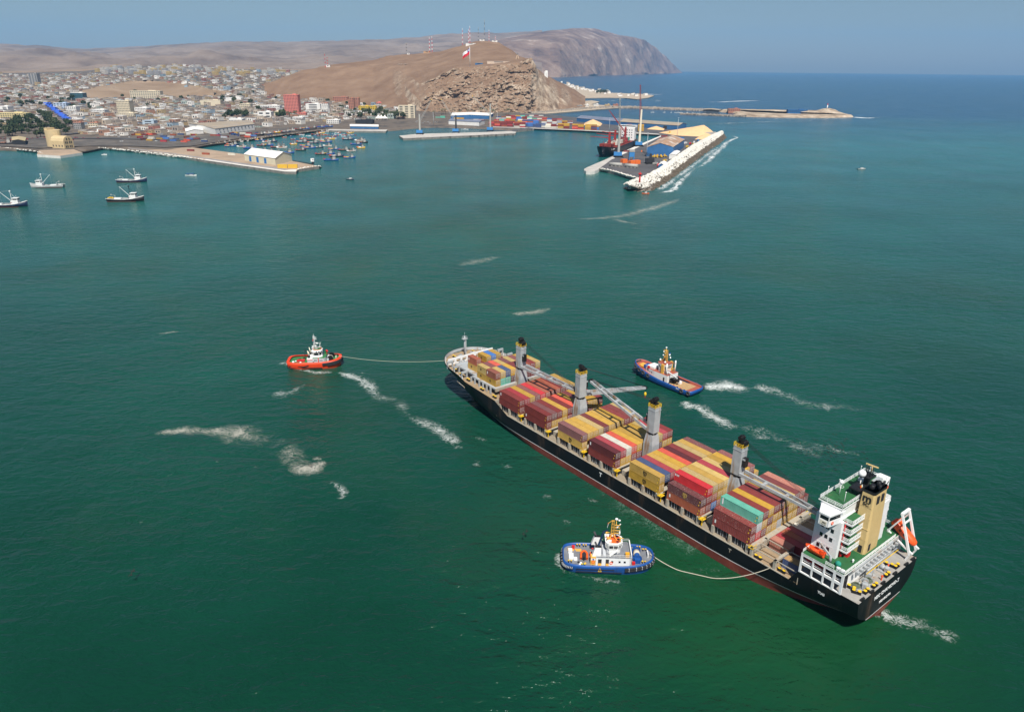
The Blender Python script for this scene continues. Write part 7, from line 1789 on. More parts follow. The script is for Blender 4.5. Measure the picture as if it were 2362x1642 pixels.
for x, y, w, h, mt, nm, lb, fl, cl, rf in (
    (677, 266, 29, 40, salmon, 'hotel_tower', 'tall salmon pink slab hotel with rows of dark windows', 14, 9, None), (700, 271, 14, 9, salmon, 'hotel_annex', 'low salmon annex at the foot of the pink tower', 3, 4, None),
    (293, 269, 27, 31, cream_c, 'office_tower', 'tall cream office slab with punched windows and open top', 9, 9, None), (296, 272, 37, 9, cream_c, 'office_podium', 'wide cream podium under the cream office slab', 3, 10, None),
    (83, 194, 17, 20, greyw, 'apartment_tower', 'lone dark grey apartment tower standing above the low western suburbs', 14, 3, None), (340, 228, 62, 15, cream_c, 'hospital', 'long cream hospital block of five storeys below the bare knoll', 5, 14, None),
    (183, 230, 26, 13, glassy, 'glass_office', 'dark green glass fronted office block', 4, 8, whitew), (940, 272, 34, 24, cream_c, 'apartment_block', 'cream balconied apartment block beside the cliff foot', 7, 3, None),
    (812, 255, 11, 24, terra, 'brick_tower', 'terracotta brick tower, the left of a pair', 8, 3, None), (825, 250, 10, 20, terra, 'brick_tower', 'terracotta brick tower, the right of a pair', 8, 3, None),
    (842, 257, 23, 10, mustard, 'yellow_flats', 'mustard yellow terrace of flats nearer the brick towers', 3, 6, None), (861, 257, 15, 10, mustard, 'yellow_flats', 'mustard yellow terrace of flats farther from the brick towers', 3, 4, None),
    (725, 255, 30, 13, whitew, 'white_office', 'white strip windowed office block right of the pink tower', 4, 1, None), (750, 256, 17, 15, whitew, 'white_office', 'narrow white office tower with red roof box', 5, 4, terra),
    (787, 238, 30, 12, terra, 'brick_flats', 'brick red flats on the slope above the palm front', 4, 8, None), (871, 245, 20, 7, salmon, 'rose_terrace', 'small rose painted terrace above the palm front', 2, 6, None),
    (490, 247, 42, 13, cream_c, 'department_store', 'windowless cream store in the middle of town', None, None, None), (542, 234, 32, 7, whitew, 'gym_hall', 'white vaulted gymnasium hall among low roofs', None, None, None),
    (614, 272, 28, 12, whitew, 'white_hall', 'plain white boxy hall left of the pink tower', 2, 2, None), (638, 268, 14, 9, cream_c, 'theatre', 'small cream theatre behind the white boxy hall', 2, 3, None),
    (690, 281, 22, 9, whitew, 'customs_house', 'white arcaded customs house below the pink tower', 2, 7, None), (568, 252, 23, 10, cream_c, 'beige_block', 'beige three storey block in the town centre', 3, 6, None), (625, 252, 42, 7, whitew, 'white_block', 'white colonnaded block with dark bays in the town centre', 2, 12, None),
    (145, 251, 27, 11, PBLUE, 'mall', 'pale blue mall building behind the blue market roofs', 3, 4, None), (170, 260, 21, 12, whitew, 'white_block', 'white five bay office block beyond the blue market roofs', 4, 5, None), (232, 264, 28, 9, whitew, 'white_flats', 'white flats with dark bays before the cream office slab', 3, 9, None),
    (330, 262, 29, 11, whitew, 'white_flats', 'white stepped apartment house behind the cream office slab', 4, 9, None), (32, 276, 68, 13, PALEY, 'yellow_flats', 'long pale yellow flats with terracotta bands behind the park', 4, 14, None), (12, 260, 28, 12, whitew, 'school', 'white school block with ribbon windows at the western edge', 4, 2, None),
    (184, 298, 16, 13, greyw, 'station_house', 'grey hipped roof station house, the western of two', 3, 4, terra), (220, 296, 20, 11, cream_c, 'station_house', 'cream hipped roof station house, the eastern of two', 3, 4, terra), (348, 293, 24, 13, BW, 'blue_office', 'pale blue office with ribbon windows near the rail yard', 3, 1, None), (548, 286, 27, 10, whitew, 'pillared_store', 'white pillared warehouse front behind the cold store', 1, 9, None),
    (770, 285, 26, 7, whitew, 'ferry_office', 'low white terminal building behind the fishing dock', 2, 6, None), (842, 285, 36, 7, dark_void, 'billboard_wall', 'long dark billboard wall behind the market hall', None, None, None)):
    gp = ground_at(x, y)
    if gp is None: continue
    k = gp.y / CF * 1.05; block_building(x, y, w * k, min(24, w * k * .5 + 6), h * k, mt, lb, fl, cl, rf, name=nm, win=bool(fl))
# the blunt twin drum of the old silo at the shipyard
def silo():
    p = G(138, 341, 3.6); T = thing('grain_silo', 'tan rounded concrete silo with barrel roofed hall at the shipyard', 'silo', p, rad(-18))
    tan = M_('tan_concrete', (.56, .43, .24), .85, var=.08, vs=.15)
    m = MB(); m.loft([[(-16 + 13 * math.cos(t), 7 + 10 * math.sin(t), z) for t in [2 * math.pi * k / 20 for k in range(21)]] for z in (0, 20, 26)], sm=False); m.f = [f[::-1] for f in m.f]; m.add([(-16 + 13 * math.cos(t), 7 + 10 * math.sin(t), 26) for t in [2 * math.pi * k / 20 for k in range(20)]], [tuple(range(20))]); m.box(-22, 7, 24, 6, 14, 10); m.build('drum', tan, T)
    m = MB(); prof = [(-9 + 0, 0), (-9, 11), (-7.5, 15), (-4.5, 17.5), (0, 18.5), (4.5, 17.5), (7.5, 15), (9, 11), (9, 0)]
    a = [(-6, y + 0, z) for y, z in prof]; b = [(20, y + 0, z) for y, z in prof]; m.loft([a, b], sm=False); m.add(b, [tuple(range(9))]); m.add(a, [tuple(range(8, -1, -1))]); m.build('barrel_hall', tan, T)
    for y in (-5.5, -2.5, 2, 5):
        for z in (3, 9, 14):
            if z == 14 and abs(y) > 4: continue
            q = MB(); q.box(20.1, y, z, .5, 1.5, 3); q.build('window', window_dark, T)
    for k in range(4):
        q = MB(); q.box(-2 + 6 * k, -9.1, 4, 1.6, .5, 2.4); q.build('window', window_dark, T)
silo()
gable('boatyard_shed', 'tan roofed open boatyard shed beside the old silo', [(30, 335), (60, 336), (62, 328), (30, 327)], 7, 9, dark_void, M_('tan_roof', (.42, .34, .20), .85, var=.1), 3.6, cat='shed')

# scattered houses
excl = [KNOLL,
        [(-300, 300), (60, 285), (130, 275), (165, 290), (200, 300), (160, 318), (60, 312), (-300, 318)],
        [(560, 326), (640, 300), (760, 288), (900, 285), (900, 330), (560, 345)],
        [(425, 318), (600, 305), (600, 288), (425, 292)], [(98, 243), (112, 238), (170, 283), (150, 290)]]
zones = [([(-250, 300), (-250, 172), (60, 172), (230, 170), (300, 158), (420, 152), (520, 158), (640, 168), (700, 163), (690, 178), (640, 196), (700, 205), (800, 206), (900, 208), (925, 218), (935, 240), (950, 262), (930, 275), (760, 282), (600, 294), (430, 308), (260, 314), (100, 304)], 8200)]
r_ = random.Random(11); spots = []
for poly, n in zones:
    k = 0; tries = 0
    while k < n and tries < n * 8:
        tries += 1
        x = r_.uniform(-250, 950); y = 150 + 165 * r_.random() ** 1.35
        if not in_poly(x, y, poly) or any(in_poly(x, y, e) for e in excl): continue
        p = ground_at(x, y)
        if p is None: continue
        spots.append((p, x, y)); k += 1
spots.sort(key=lambda q: q[0].y)
GRID = rad(-24); cell = {}; houses = []
for p, x, y in spots:
    # snap to a street grid
    c, s = math.cos(GRID), math.sin(GRID); u, v = c * p.x + s * p.y, -s * p.x + c * p.y
    step = 11.5; iu, iv = round(u / step), round(v / (step * 1.15))
    if iu % 7 == 0 or iv % 6 == 0: continue
    if (iu, iv) in cell: continue
    cell[(iu, iv)] = 1; u, v = iu * step, iv * step * 1.15
    houses.append((Vector((c * u - s * v, s * u + c * v, p.z)), x, y))
far_houses = MB(); n_ind = 0; lots = {}
for p, x, y in houses:
    a = hsh(p.x, p.y); big = a < .1
    w, d, h = (8 + 5 * hsh(p.x, 1), 8 + 5 * hsh(p.y, 2), 3.2 + 3.6 * hsh(p.x, p.y, 3) ** 2)
    if big: w, d, h = w * 1.5, d * 1.3, h * 1.5 + 3
    rz = GRID + (hsh(p.y, 5) - .5) * .12; wi = (0, 0, 0, 1, 1, 2, 2, 2, 3, 3, 4, 4, 5, 5, 0, 2, 6, 7, 8, 9)[int(hsh(p.x, p.y, 7) * 19.99)]; ri = int(hsh(p.y, p.x, 9) * 7.99)
    if n_ind < 200 and p.y > 1500:
        wn_ = WALLS[wi][1]
        T = thing('town_house', '%s%s house with flat roof in the low town blocks behind the port' % ('tall ' if big else 'low ', wn_), 'house', p, rz, 'low town houses')
        m = MB(); m.box(0, 0, h / 2 - 1, w, d, h + 2); m.build('wall', wall_mats[wn_], T)
        m = MB(); m.box(0, 0, h + .15, w + .4, d + .4, .35); m.box(w * .2, d * .2, h + .8, 1.6, 1.6, 1.2); m.build('roof', roof_mats[ri], T)
        q = MB(); q.bb(-w * .3, -w * .12, -d / 2 - .1, -d / 2 + .1, h * .4, h * .75); q.build('window', window_dark, T); q = MB(); q.bb(w * .12, w * .3, -d / 2 - .1, -d / 2 + .1, h * .4, h * .75); q.build('window', window_dark, T)
        n_ind += 1
    else:
        far_houses.M = Matrix.Translation(p) @ Matrix.Rotation(rz, 4, 'Z')
        j = .8 + .4 * hsh(p.x, 13); far_houses.col = tuple(c * j for c in WALLS[wi][0]); far_houses.box(0, 0, h / 2 - 1.5, w, d, h + 3)
        far_houses.col = ROOFS[ri]; far_houses.box(0, 0, h + .2, w + .4, d + .4, .4)
        far_houses.col = (.05, .05, .06)
        far_houses.bb(-w * .3, -w * .1, -d / 2 - .1, -d / 2 + .1, h * .4, h * .75); far_houses.bb(w * .1, w * .3, -d / 2 - .1, -d / 2 + .1, h * .4, h * .75)
# apartment slabs on the skyline terrace
r_ = random.Random(4)
for k in range(110):
    x = r_.choice((r_.uniform(225, 330), r_.uniform(360, 560), r_.uniform(300, 420), r_.uniform(520, 690))); y = {0: 168}.get(0) + r_.uniform(-12, 8)
    p = ground_at(x, y)
    if p is None: continue
    far_houses.M = Matrix.Translation(p) @ Matrix.Rotation(GRID, 4, 'Z'); far_houses.col = r_.choice(((.55, .50, .44), (.5, .47, .42), (.50, .36, .15), (.34, .33, .33)))
    w, h = r_.uniform(16, 30), r_.uniform(13, 19); far_houses.box(0, 0, h / 2 - 2, w, 14, h + 4)
    far_houses.col = (.08, .08, .09)
    for f in range(4):
        for c in range(4): far_houses.box(-w / 2 + w * (c + .5) / 4, -7.1, 2 + h * f / 4.4, w * .13, .3, 1.6)
far_houses.M = None
tag(far_houses.build('distant_houses', house_paint, kind='stuff'), 'dense spread of small flat roofed houses covering the plain')
# blue market roofs
mk = MB()
m_blue = M_('market_blue', (.03, .10, .50), .7, var=.3, vs=.1, dirt=(.3, .35, .5), da=.5, ds=.08)
for k in range(26):
    x, y = 108 + 50 * (k // 2) / 12 + 5 * (k % 2) + hsh(k) * 2, 243 + 41 * (k // 2) / 12 + hsh(k, 2) * 1.2
    p = ground_at(x, y); p.z += 1.5
    m = MB(); w = 19; m.add([(-w / 2, -5, 4), (w / 2, -5, 4), (w / 2, 0, 6.5), (-w / 2, 0, 6.5)], [(0, 1, 2, 3)]); m.add([(-w / 2, 0, 6.5), (w / 2, 0, 6.5), (w / 2, 5, 4), (-w / 2, 5, 4)], [(0, 1, 2, 3)])
    for a in (-6, 6):
        for b in (-4.5, 4.5): m.beam((a, b, 0), (a, b, 4.1), .3)
    o = m.build('market_awning', m_blue); o.location = p; o.rotation_euler = (0, 0, -.5); tag(o, 'blue market awning in the slanting street of stalls', 'awning', 'blue awnings of the street market')
# white event tents
for x in (873, 880, 888):
    p = ground_at(x, 277); m = MB(); m.loft([[(s * 7 * (1 - t) ** 1.8, q * 6 * (1 - t) ** 1.8, 4 + 9 * t) for s, q in ((-1, -1), (1, -1), (1, 1), (-1, 1), (-1, -1))] for t in (0, .2, .45, .7, 1)], sm=True)
    for a in (-6.5, 6.5): m.beam((a, -5.5, 0), (a, -5.5, 4.2), .3); m.beam((a, 5.5, 0), (a, 5.5, 4.2), .3)
    o = m.build('peaked_tent', roof_white); o.location = p; tag(o, 'white peaked event tent behind the palms', 'tent', 'white peaked tents')

# ------------------------------------------------------------------ trees
leaf = M_('foliage', (.035, .055, .022), .9, var=.5, vs=.25); leaf2 = M_('foliage_olive', (.055, .07, .03), .9, var=.5, vs=.25); bark = M_('bark', (.12, .085, .06), .95, var=.3, vs=.5)
def crown_mesh(seed, palm, mat):
    r = random.Random(seed); m = MB()
    if palm:
        for k in range(14):
            t = 2 * math.pi * k / 14 + r.uniform(-.2, .2); L_ = r.uniform(3.2, 4.4); dr = r.uniform(.3, 2.2); a = Vector((0, 0, 9)); b = Vector((math.cos(t) * L_ * .55, math.sin(t) * L_ * .55, 9.9 - dr * .2)); c = Vector((math.cos(t) * L_, math.sin(t) * L_, 9 - dr)); s = Vector((-math.sin(t), math.cos(t), 0)) * .55
            m.add([a, b + s, c, b - s], [(0, 1, 2, 3)])
    else:
        for k in range(240):
            t, f = r.uniform(0, 6.283), math.acos(r.uniform(-.6, 1)); R = r.uniform(.55, 1.0) * (1 + .35 * math.sin(3 * t + seed) * math.sin(2 * f))
            p = Vector((4.2 * R * math.sin(f) * math.cos(t), 4.2 * R * math.sin(f) * math.sin(t), 6 + 3.6 * R * math.cos(f))); s = r.uniform(.5, 1.0)
            n = Vector((r.uniform(-1, 1), r.uniform(-1, 1), r.uniform(-.2, 1))).normalized(); u = n.orthogonal().normalized() * s; v = n.cross(u).normalized() * s * .7
            m.add([p - u - v, p + u - v, p + u + v, p - u + v], [(0, 1, 2, 3)])
    return m.mesh('crown', mat)
def trunk_mesh(palm):
    m = MB()
    if palm: m.cyl((0, 0, 0), (.2, 0, 9), .35, .22, 6)
    else:
        m.cyl((0, 0, 0), (0, 0, 4.5), .5, .3, 6); m.cyl((0, 0, 3.5), (1.8, .6, 6), .25, .12, 5); m.cyl((0, 0, 3.2), (-1.5, -.9, 6), .25, .12, 5); m.cyl((0, 0, 4), (.1, 1.7, 6.5), .22, .1, 5)
    return m.mesh('trunk', bark)
CROWN = {True: [crown_mesh(s, True, leaf2) for s in range(3)], False: [crown_mesh(s, False, leaf if s % 2 else leaf2) for s in range(5)]}; TRUNK = {True: trunk_mesh(True), False: trunk_mesh(False)}
def tree(p, palm, s, label, group, k):
    T = thing('palm_tree' if palm else 'broadleaf_tree', label, 'tree', p, hsh(p.x, p.y) * 6, group); T.scale = (s, s, s)
    for nm, me in (('trunk', TRUNK[palm]), ('crown', CROWN[palm][k % (3 if palm else 5)])):
        o = bpy.data.objects.new(nm, me); COL.objects.link(o); o.parent = T
r_ = random.Random(8); spotsT = []
for n, xa, xb, ya, yb, palm in ((70, -60, 160, 288, 318, False), (34, 40, 130, 268, 292, False), (26, 740, 935, 268, 277, True), (30, 780, 930, 262, 276, False), (14, 510, 570, 266, 276, False), (12, 630, 690, 268, 280, True), (8, 640, 668, 262, 276, False), (16, 1000, 1190, 264.5, 267, True), (22, 0, 240, 225, 255, False), (40, 200, 900, 205, 260, False)):
    for _ in range(n): spotsT.append((r_.uniform(xa, xb), r_.uniform(ya, yb), palm))
for k, (x, y, palm) in enumerate(spotsT):
    p = ground_at(x, y)
    if p is None or in_poly(x, y, excl[4]): continue
    park = x < 170 and y > 265
    tree(p, palm, r_.uniform(.8, 1.5) * (1.15 if not palm else 1.25), ('dark leafy tree in the park behind the shipyard' if park else ('tall palm along the seafront behind the port' if palm else 'dark leafy tree rising among the town roofs')), 'park trees' if park else ('seafront palms' if palm else 'trees among the town roofs'), k)

# ------------------------------------------------------------------ things on the rock
def morro_at(px, py):
    d = ray(px, py); nr, nc = len(MORRO), len(MORRO[0]); i = max(0, min(nc - 1.001, (px - 610) / 740 * (nc - 1))); a = int(i); f = i - a; prev = None; best = None
    for r in MORRO:
        q = r[a].lerp(r[a + 1], f); rel = Vector((q.x, q.y, q.z - CH)); v = PH / 2 - CF * rel.dot(CUP) / rel.dot(CFW)
        if prev is not None and v <= py <= prev[1]:
            t = (prev[1] - py) / max(1e-6, prev[1] - v); return prev[0].lerp(q, t)
        prev = (q, v)
        if best is None or v < best[1]: best = (q, v)
    return best[0]
def flagpole():
    p = morro_at(1084, 153); T = thing('flagpole', 'giant red white and blue flag flying on a white pole atop the cliff', 'flag', p)
    m = MB(); m.cyl((0, 0, -4), (0, 0, 54), 1.0, .6, 10); m.build('pole', tug_white, T)
    m = MB(); W_, H_ = 26, 16; n = 12
    def fp(u, v): return (-u * W_ * .82, 2.5 * math.sin(u * 7 + v) * u, 50 - v * H_ - u * 15 + 1.2 * math.sin(u * 9 + 1) * u)
    for i in range(n):
        for j in range(8):
            u0, u1, v0, v1 = i / n, (i + 1) / n, j / 8, (j + 1) / 8
            mi = 1 if v0 >= .5 else (2 if u0 < .33 else 0)
            m.add([fp(u0, v0), fp(u1, v0), fp(u1, v1), fp(u0, v1)], [(0, 1, 2, 3)], mi, True)
    f = m.build('flag_cloth', [flag_white, flag_red, flag_blue], T)
    s = MB(); pts = []
    for k in range(10):
        R = 2.8 if k % 2 == 0 else 1.15; t = math.pi / 2 + math.pi * k / 5; q = Vector(fp(.16, .24)); pts.append((q.x + R * math.cos(t), q.y - .4, q.z + R * math.sin(t)))
    s.add(pts, [tuple(range(10))]); s.build('star', flag_white, f)
flagpole()
def monument():
    p = morro_at(1193.5, 136); T = thing('monument', 'arched stone peace monument with a figure on the cliff plateau', 'monument', p)
    m = MB()
    for s in (-1, 1): m.beam((s * 4.5, 0, -3), (s * 1.6, 0, 9), 2.2, 2.6)
    m.box(0, 0, 9.5, 4.5, 3, 2.2); m.build('arch', M_('sandstone', (.52, .38, .26), .9, var=.08), T)
    m = MB(); m.cyl((0, 0, 10.5), (0, 0, 15), .7, .45, 6); m.ball((0, 0, 15.6), .6, 6, 5); m.beam((-1.8, 0, 13.6), (1.8, 0, 13.6), .5); m.build('figure', M_('bronze_green', (.08, .13, .10), .6, var=.1), T)
monument()
def lattice_tower(px, py, top_py, label, mat_a, mat_b):
    p = morro_at(px, py); h = (py - top_py) / CF * p.y * 1.07; T = thing('radio_mast', label, 'mast', p, group='radio masts on the hill crest')
    n = 8; ms = [MB(), MB()]; w0 = 1.6
    for i in range(n):
        z0, z1 = h * i / n, h * (i + 1) / n; a, b = w0 * (1 - .75 * i / n), w0 * (1 - .75 * (i + 1) / n); m = ms[i % 2]
        for sx, sy in ((1, 1), (1, -1), (-1, -1), (-1, 1)): m.beam((sx * a, sy * a, z0 - (2 if i == 0 else 0)), (sx * b, sy * b, z1), .45)
        m.beam((a, a, z0), (-b, b, z1), .35); m.beam((a, -a, z0), (-b, -b, z1), .35)
    ms[0].build('red_sections', mat_a, T); ms[1].build('white_sections', mat_b, T)
for i, (x, y, ty) in enumerate(((938, 126, 104), (991, 120, 92), (997, 119, 90), (1067, 103, 72), (1081, 101, 75), (1084, 100, 69), (1103.5, 95, 70), (1117.5, 94, 55.5), (1128, 94, 73), (1142.5, 97.5, 86), (751, 156, 128), (756, 155, 134))):
    lattice_tower(x, y, ty, ('red and white lattice radio mast on the hill crest', 'dark lattice radio mast on the hill crest')[i in (0, 6, 7, 10, 11)], red_paint if i not in (0, 6, 7) else dark_void, tug_white if i not in (0, 6, 7, 10, 11) else crane_grey)
def hill_box(px, py, w, d, h, mat, label, name='hilltop_building'):
    p = morro_at(px, py); T = thing(name, label, 'building', p); m = MB(); m.box(0, 0, h / 2 - 3, w, d, h + 6); m.build('wall', mat, T); m = MB(); m.box(0, 0, h + .2, w + .8, d + .8, .5); m.build('roof', M_('flat_roof', (.5, .45, .4), .9, var=.1), T); q = MB(); q.box(0, -d / 2 - .1, h * .55, w * .4, .4, h * .3); q.build('window', window_dark, T)
hill_box(985, 120, 26, 12, 6, M_('orange_tan', (.5, .3, .16)), 'tan equipment house under the paired masts on the ridge'); hill_box(757, 155, 16, 12, 7, whitew, 'white equipment hut on the left shoulder of the hill'); hill_box(1086, 104, 36, 12, 5, whitew, 'pale equipment house under the clustered masts'); hill_box(1141, 96, 20, 10, 5, whitew, 'pale hut at the right end of the crest'); hill_box(1112, 94, 18, 10, 5, whitew, 'pale hut at the highest point of the crest')
hill_box(1150, 146, 70, 12, 5, M_('pale_stone', (.60, .47, .36)), 'long pale stone museum on the cliff plateau', 'museum'); hill_box(1105, 149, 24, 10, 4, steel_blue, 'low blue roofed kiosk on the cliff plateau', 'kiosk'); hill_box(942, 126, 10, 8, 5, whitew, 'small white hut at the lone dark mast')
def white_hotel():
    p = morro_at(1258, 195) if False else AT(1257.5, 199, 2760); T = thing('seaside_tower', 'slim stepped white apartment tower beyond the cliff', 'tower', (p.x, p.y, p.z - 6))
    m = MB(); m.box(2, 0, 27, 12, 16, 54); m.box(-6, 0, 20, 8, 14, 40); m.box(3, 0, 55, 8, 12, 4); m.build('wall', tug_white, T)
    for k in range(11):
        q = MB(); q.box(3, -8.1, 6 + 4.2 * k, 3, .4, 1.5); q.build('window', tug_lgrey, T)
white_hotel()
# hillside lettering of white stones
stone_w = M_('white_stones', (.62, .55, .48), .9, var=.2, vs=.3)
def hill_text(txt, px, py, size, at, label, w_px):
    p = at(px, py); me = text_mesh(txt, size, .05, .0); me.materials.clear(); me.materials.append(stone_w)
    # drape on the slope
    a, b, u = at(px - w_px, py), at(px + w_px, py), at(px, py - 4)
    xd = (b - a).normalized(); ud = (u - p); ud = (ud - xd * ud.dot(xd)).normalized(); n = xd.cross(ud)
    for v in me.vertices:
        q = p + xd * v.co.x + ud * v.co.y + n * 1.2; v.co = q - p
    o = bpy.data.objects.new('hillside_lettering', me); COL.objects.link(o); o.location = p; tag(o, label, 'lettering')
hill_text('R.I.4', 928, 149, 36, morro_at, 'white stone lettering laid on the bare hill slope', 14)
hill_text('FYCEI', 257, 203, 17, ground_at, 'white stone lettering laid on the bare knoll', 8)
# knoll shrine and roads
block_building(428, 193, 16, 10, 6, whitew, 'small white shrine crowning the bare knoll', None, name='shrine', win=False); block_building(430, 201, 12, 8, 5, wall_mats['blue'], 'tiny blue chapel halfway up the bare knoll', None, name='chapel', win=False)
def road(px, w, label=None):
    pts = [ground_at(x, y) for x, y in px]; pts = resample([p for p in pts if p], 40); L_, R2 = [], []
    for i, p in enumerate(pts):
        d = (pts[min(i + 1, 39)] - pts[max(0, i - 1)]); d.z = 0; d.normalize(); nrm = Vector((-d.y, d.x, 0)) * w
        L_.append(tuple(p + nrm + Vector((0, 0, 1.6)))); R2.append(tuple(p - nrm + Vector((0, 0, 1.6))))
    m = MB(); m.loft([R2, L_], sm=False); m.build('road', asphalt, kind='structure')
road([(500, 216), (520, 206), (541, 197), (533, 186), (522, 176), (534, 168)], 12)
road([(-100, 321), (100, 322), (240, 321), (420, 325), (470, 322)], 9); road([(150, 312), (260, 300), (380, 296), (430, 292)], 7)
# houses, beach and trees beyond the cliff
r_ = random.Random(31)
for k in range(60):
    t = r_.random(); x = 1300 + 105 * t + r_.uniform(-8, 8); y = 200 + 15 * t + r_.uniform(-3, 4)
    if k > 42: x, y = r_.uniform(1425, 1490), r_.uniform(218.5, 222.5)
    p = G(x, y, 3.0); p.z += max(0, (1345 - x)) * .55; T = thing('beach_house', 'small white house in the seaside cluster beyond the cliff', 'house', p, r_.uniform(-.3, .3), 'seaside houses beyond the cliff')
    w, h = r_.uniform(9, 16), r_.uniform(5, 10); m = MB(); m.box(0, 0, h / 2 - 2, w, 10, h + 4); m.build('wall', r_.choice((whitew, whitew, wall_mats['beige'], wall_mats['white'])), T); m = MB(); m.box(0, 0, h + .3, w + .6, 10.6, .6); m.build('roof', r_.choice(roof_mats), T)
for k in range(26):
    x, y = r_.uniform(1375, 1402), r_.uniform(211.5, 217); p = G(x, y, 3.0); tree(p, False, 1.2, 'dark tree of the seaside grove beyond the causeway', 'seaside grove', k)
for k, (x, y) in enumerate(((1401, 245.5), (1420, 245), (1352, 246), (1337, 248), (1375, 245))):
    block_building(x, y, 18, 10, 6, (wall_mats['ochre'], terra, whitew, greyw, whitew)[k], '%s roadside building at the start of the causeway' % ('ochre', 'brown', 'larger white', 'grey', 'smaller white')[k], 1, 4, z=3.2, name='roadside_building')
def lighthouse():
    p = G(1906, 263, 0); T = thing('lighthouse', 'small white lighthouse with a red top on the island knoll', 'lighthouse', (p.x, p.y, 13)); m = MB(); m.cyl((0, 0, 0), (0, 0, 13), 2.0, 1.3, 12); m.build('tower', tug_white, T); m = MB(); m.cyl((0, 0, 13), (0, 0, 15.5), 1.8, 1.4, 12); m.ball((0, 0, 15.6), 1.3, 10, 5); m.build('lantern', red_paint, T)
lighthouse()
gable('yacht_club', 'long low flat roofed yacht club on the causeway', [(1622, 257.5), (1658, 259), (1660, 256.5), (1625, 255)], 5, 6.5, dark_void, roof_grey, 5.0, cat='building')
block_building(1838, 260, 60, 14, 8, steel_blue, 'dark blue shed on the low island', 2, 10, z=4.5, name='island_shed'); block_building(1692, 257.5, 36, 12, 8, terra, 'brown clubhouse at the island root', 2, 6, z=4.5, name='clubhouse')
# ------------------------------------------------------------------ boats
boat_paint = {n: pmat('boat_' + n, c, .5, var=.1, vs=.5, dirt=tuple(v * .5 for v in c), da=.4, ds=.4) for n, c in (('blue', (.014, .075, .26)), ('navy', (.010, .022, .06)), ('black', (.014, .015, .018)), ('white', (.72, .72, .70)), ('red', (.32, .03, .025)), ('orange', (.55, .09, .02)), ('yellow', (.55, .33, .03)), ('offwhite', (.40, .38, .35)), ('darkred', (.13, .025, .02)), ('green', (.05, .25, .16)), ('grey', (.38, .38, .37)), ('brown', (.22, .10, .06)), ('teal', (.10, .35, .38)))}
def hull_loft(m, L, B, D, sheer, mi=0, cap=None, stern=.8):
    st = [-.5, -.42, -.25, 0, .2, .34, .43, .48, .5]; rows = [[], [], [], []]
    for t in st:
        x = t * L; w = B / 2 * (max(0, 1 - max(0, t / .5) ** 2.6) ** .75 if t > 0 else 1 - (1 - stern) * (-t / .5) ** 2); z = D + sheer * (max(0, t / .5) ** 2 + .25 * max(0, -t / .5) ** 2)
        rows[0].append((x * .94, w * .55, -.4)); rows[1].append((x * .97, w * .9, D * .35)); rows[2].append((x, w, z)); rows[3].append((x * .985, w * .88, z))
    for s in (1, -1):
        rr = [[(x, s * y, z) for x, y, z in r] for r in rows]
        if s == 1: rr = [r[::-1] for r in rr]
        m.loft(rr, sm=True, mi=mi)
    a = [(x, y, z) for x, y, z in rows[2]]; 
    m.add([(rows[0][0][0], -rows[0][0][1], -.4), (rows[2][0][0], -rows[2][0][1], rows[2][0][2]), (rows[2][0][0], rows[2][0][1], rows[2][0][2]), (rows[0][0][0], rows[0][0][1], -.4)], [(0, 1, 2, 3)], mi)
    return rows
def deck_loft(m, rows, drop, mi=0):
    a = [(x, y, z - drop) for x, y, z in rows[3]]; m.loft([a, [(x, -y, z) for x, y, z in a]], sm=False, mi=mi)
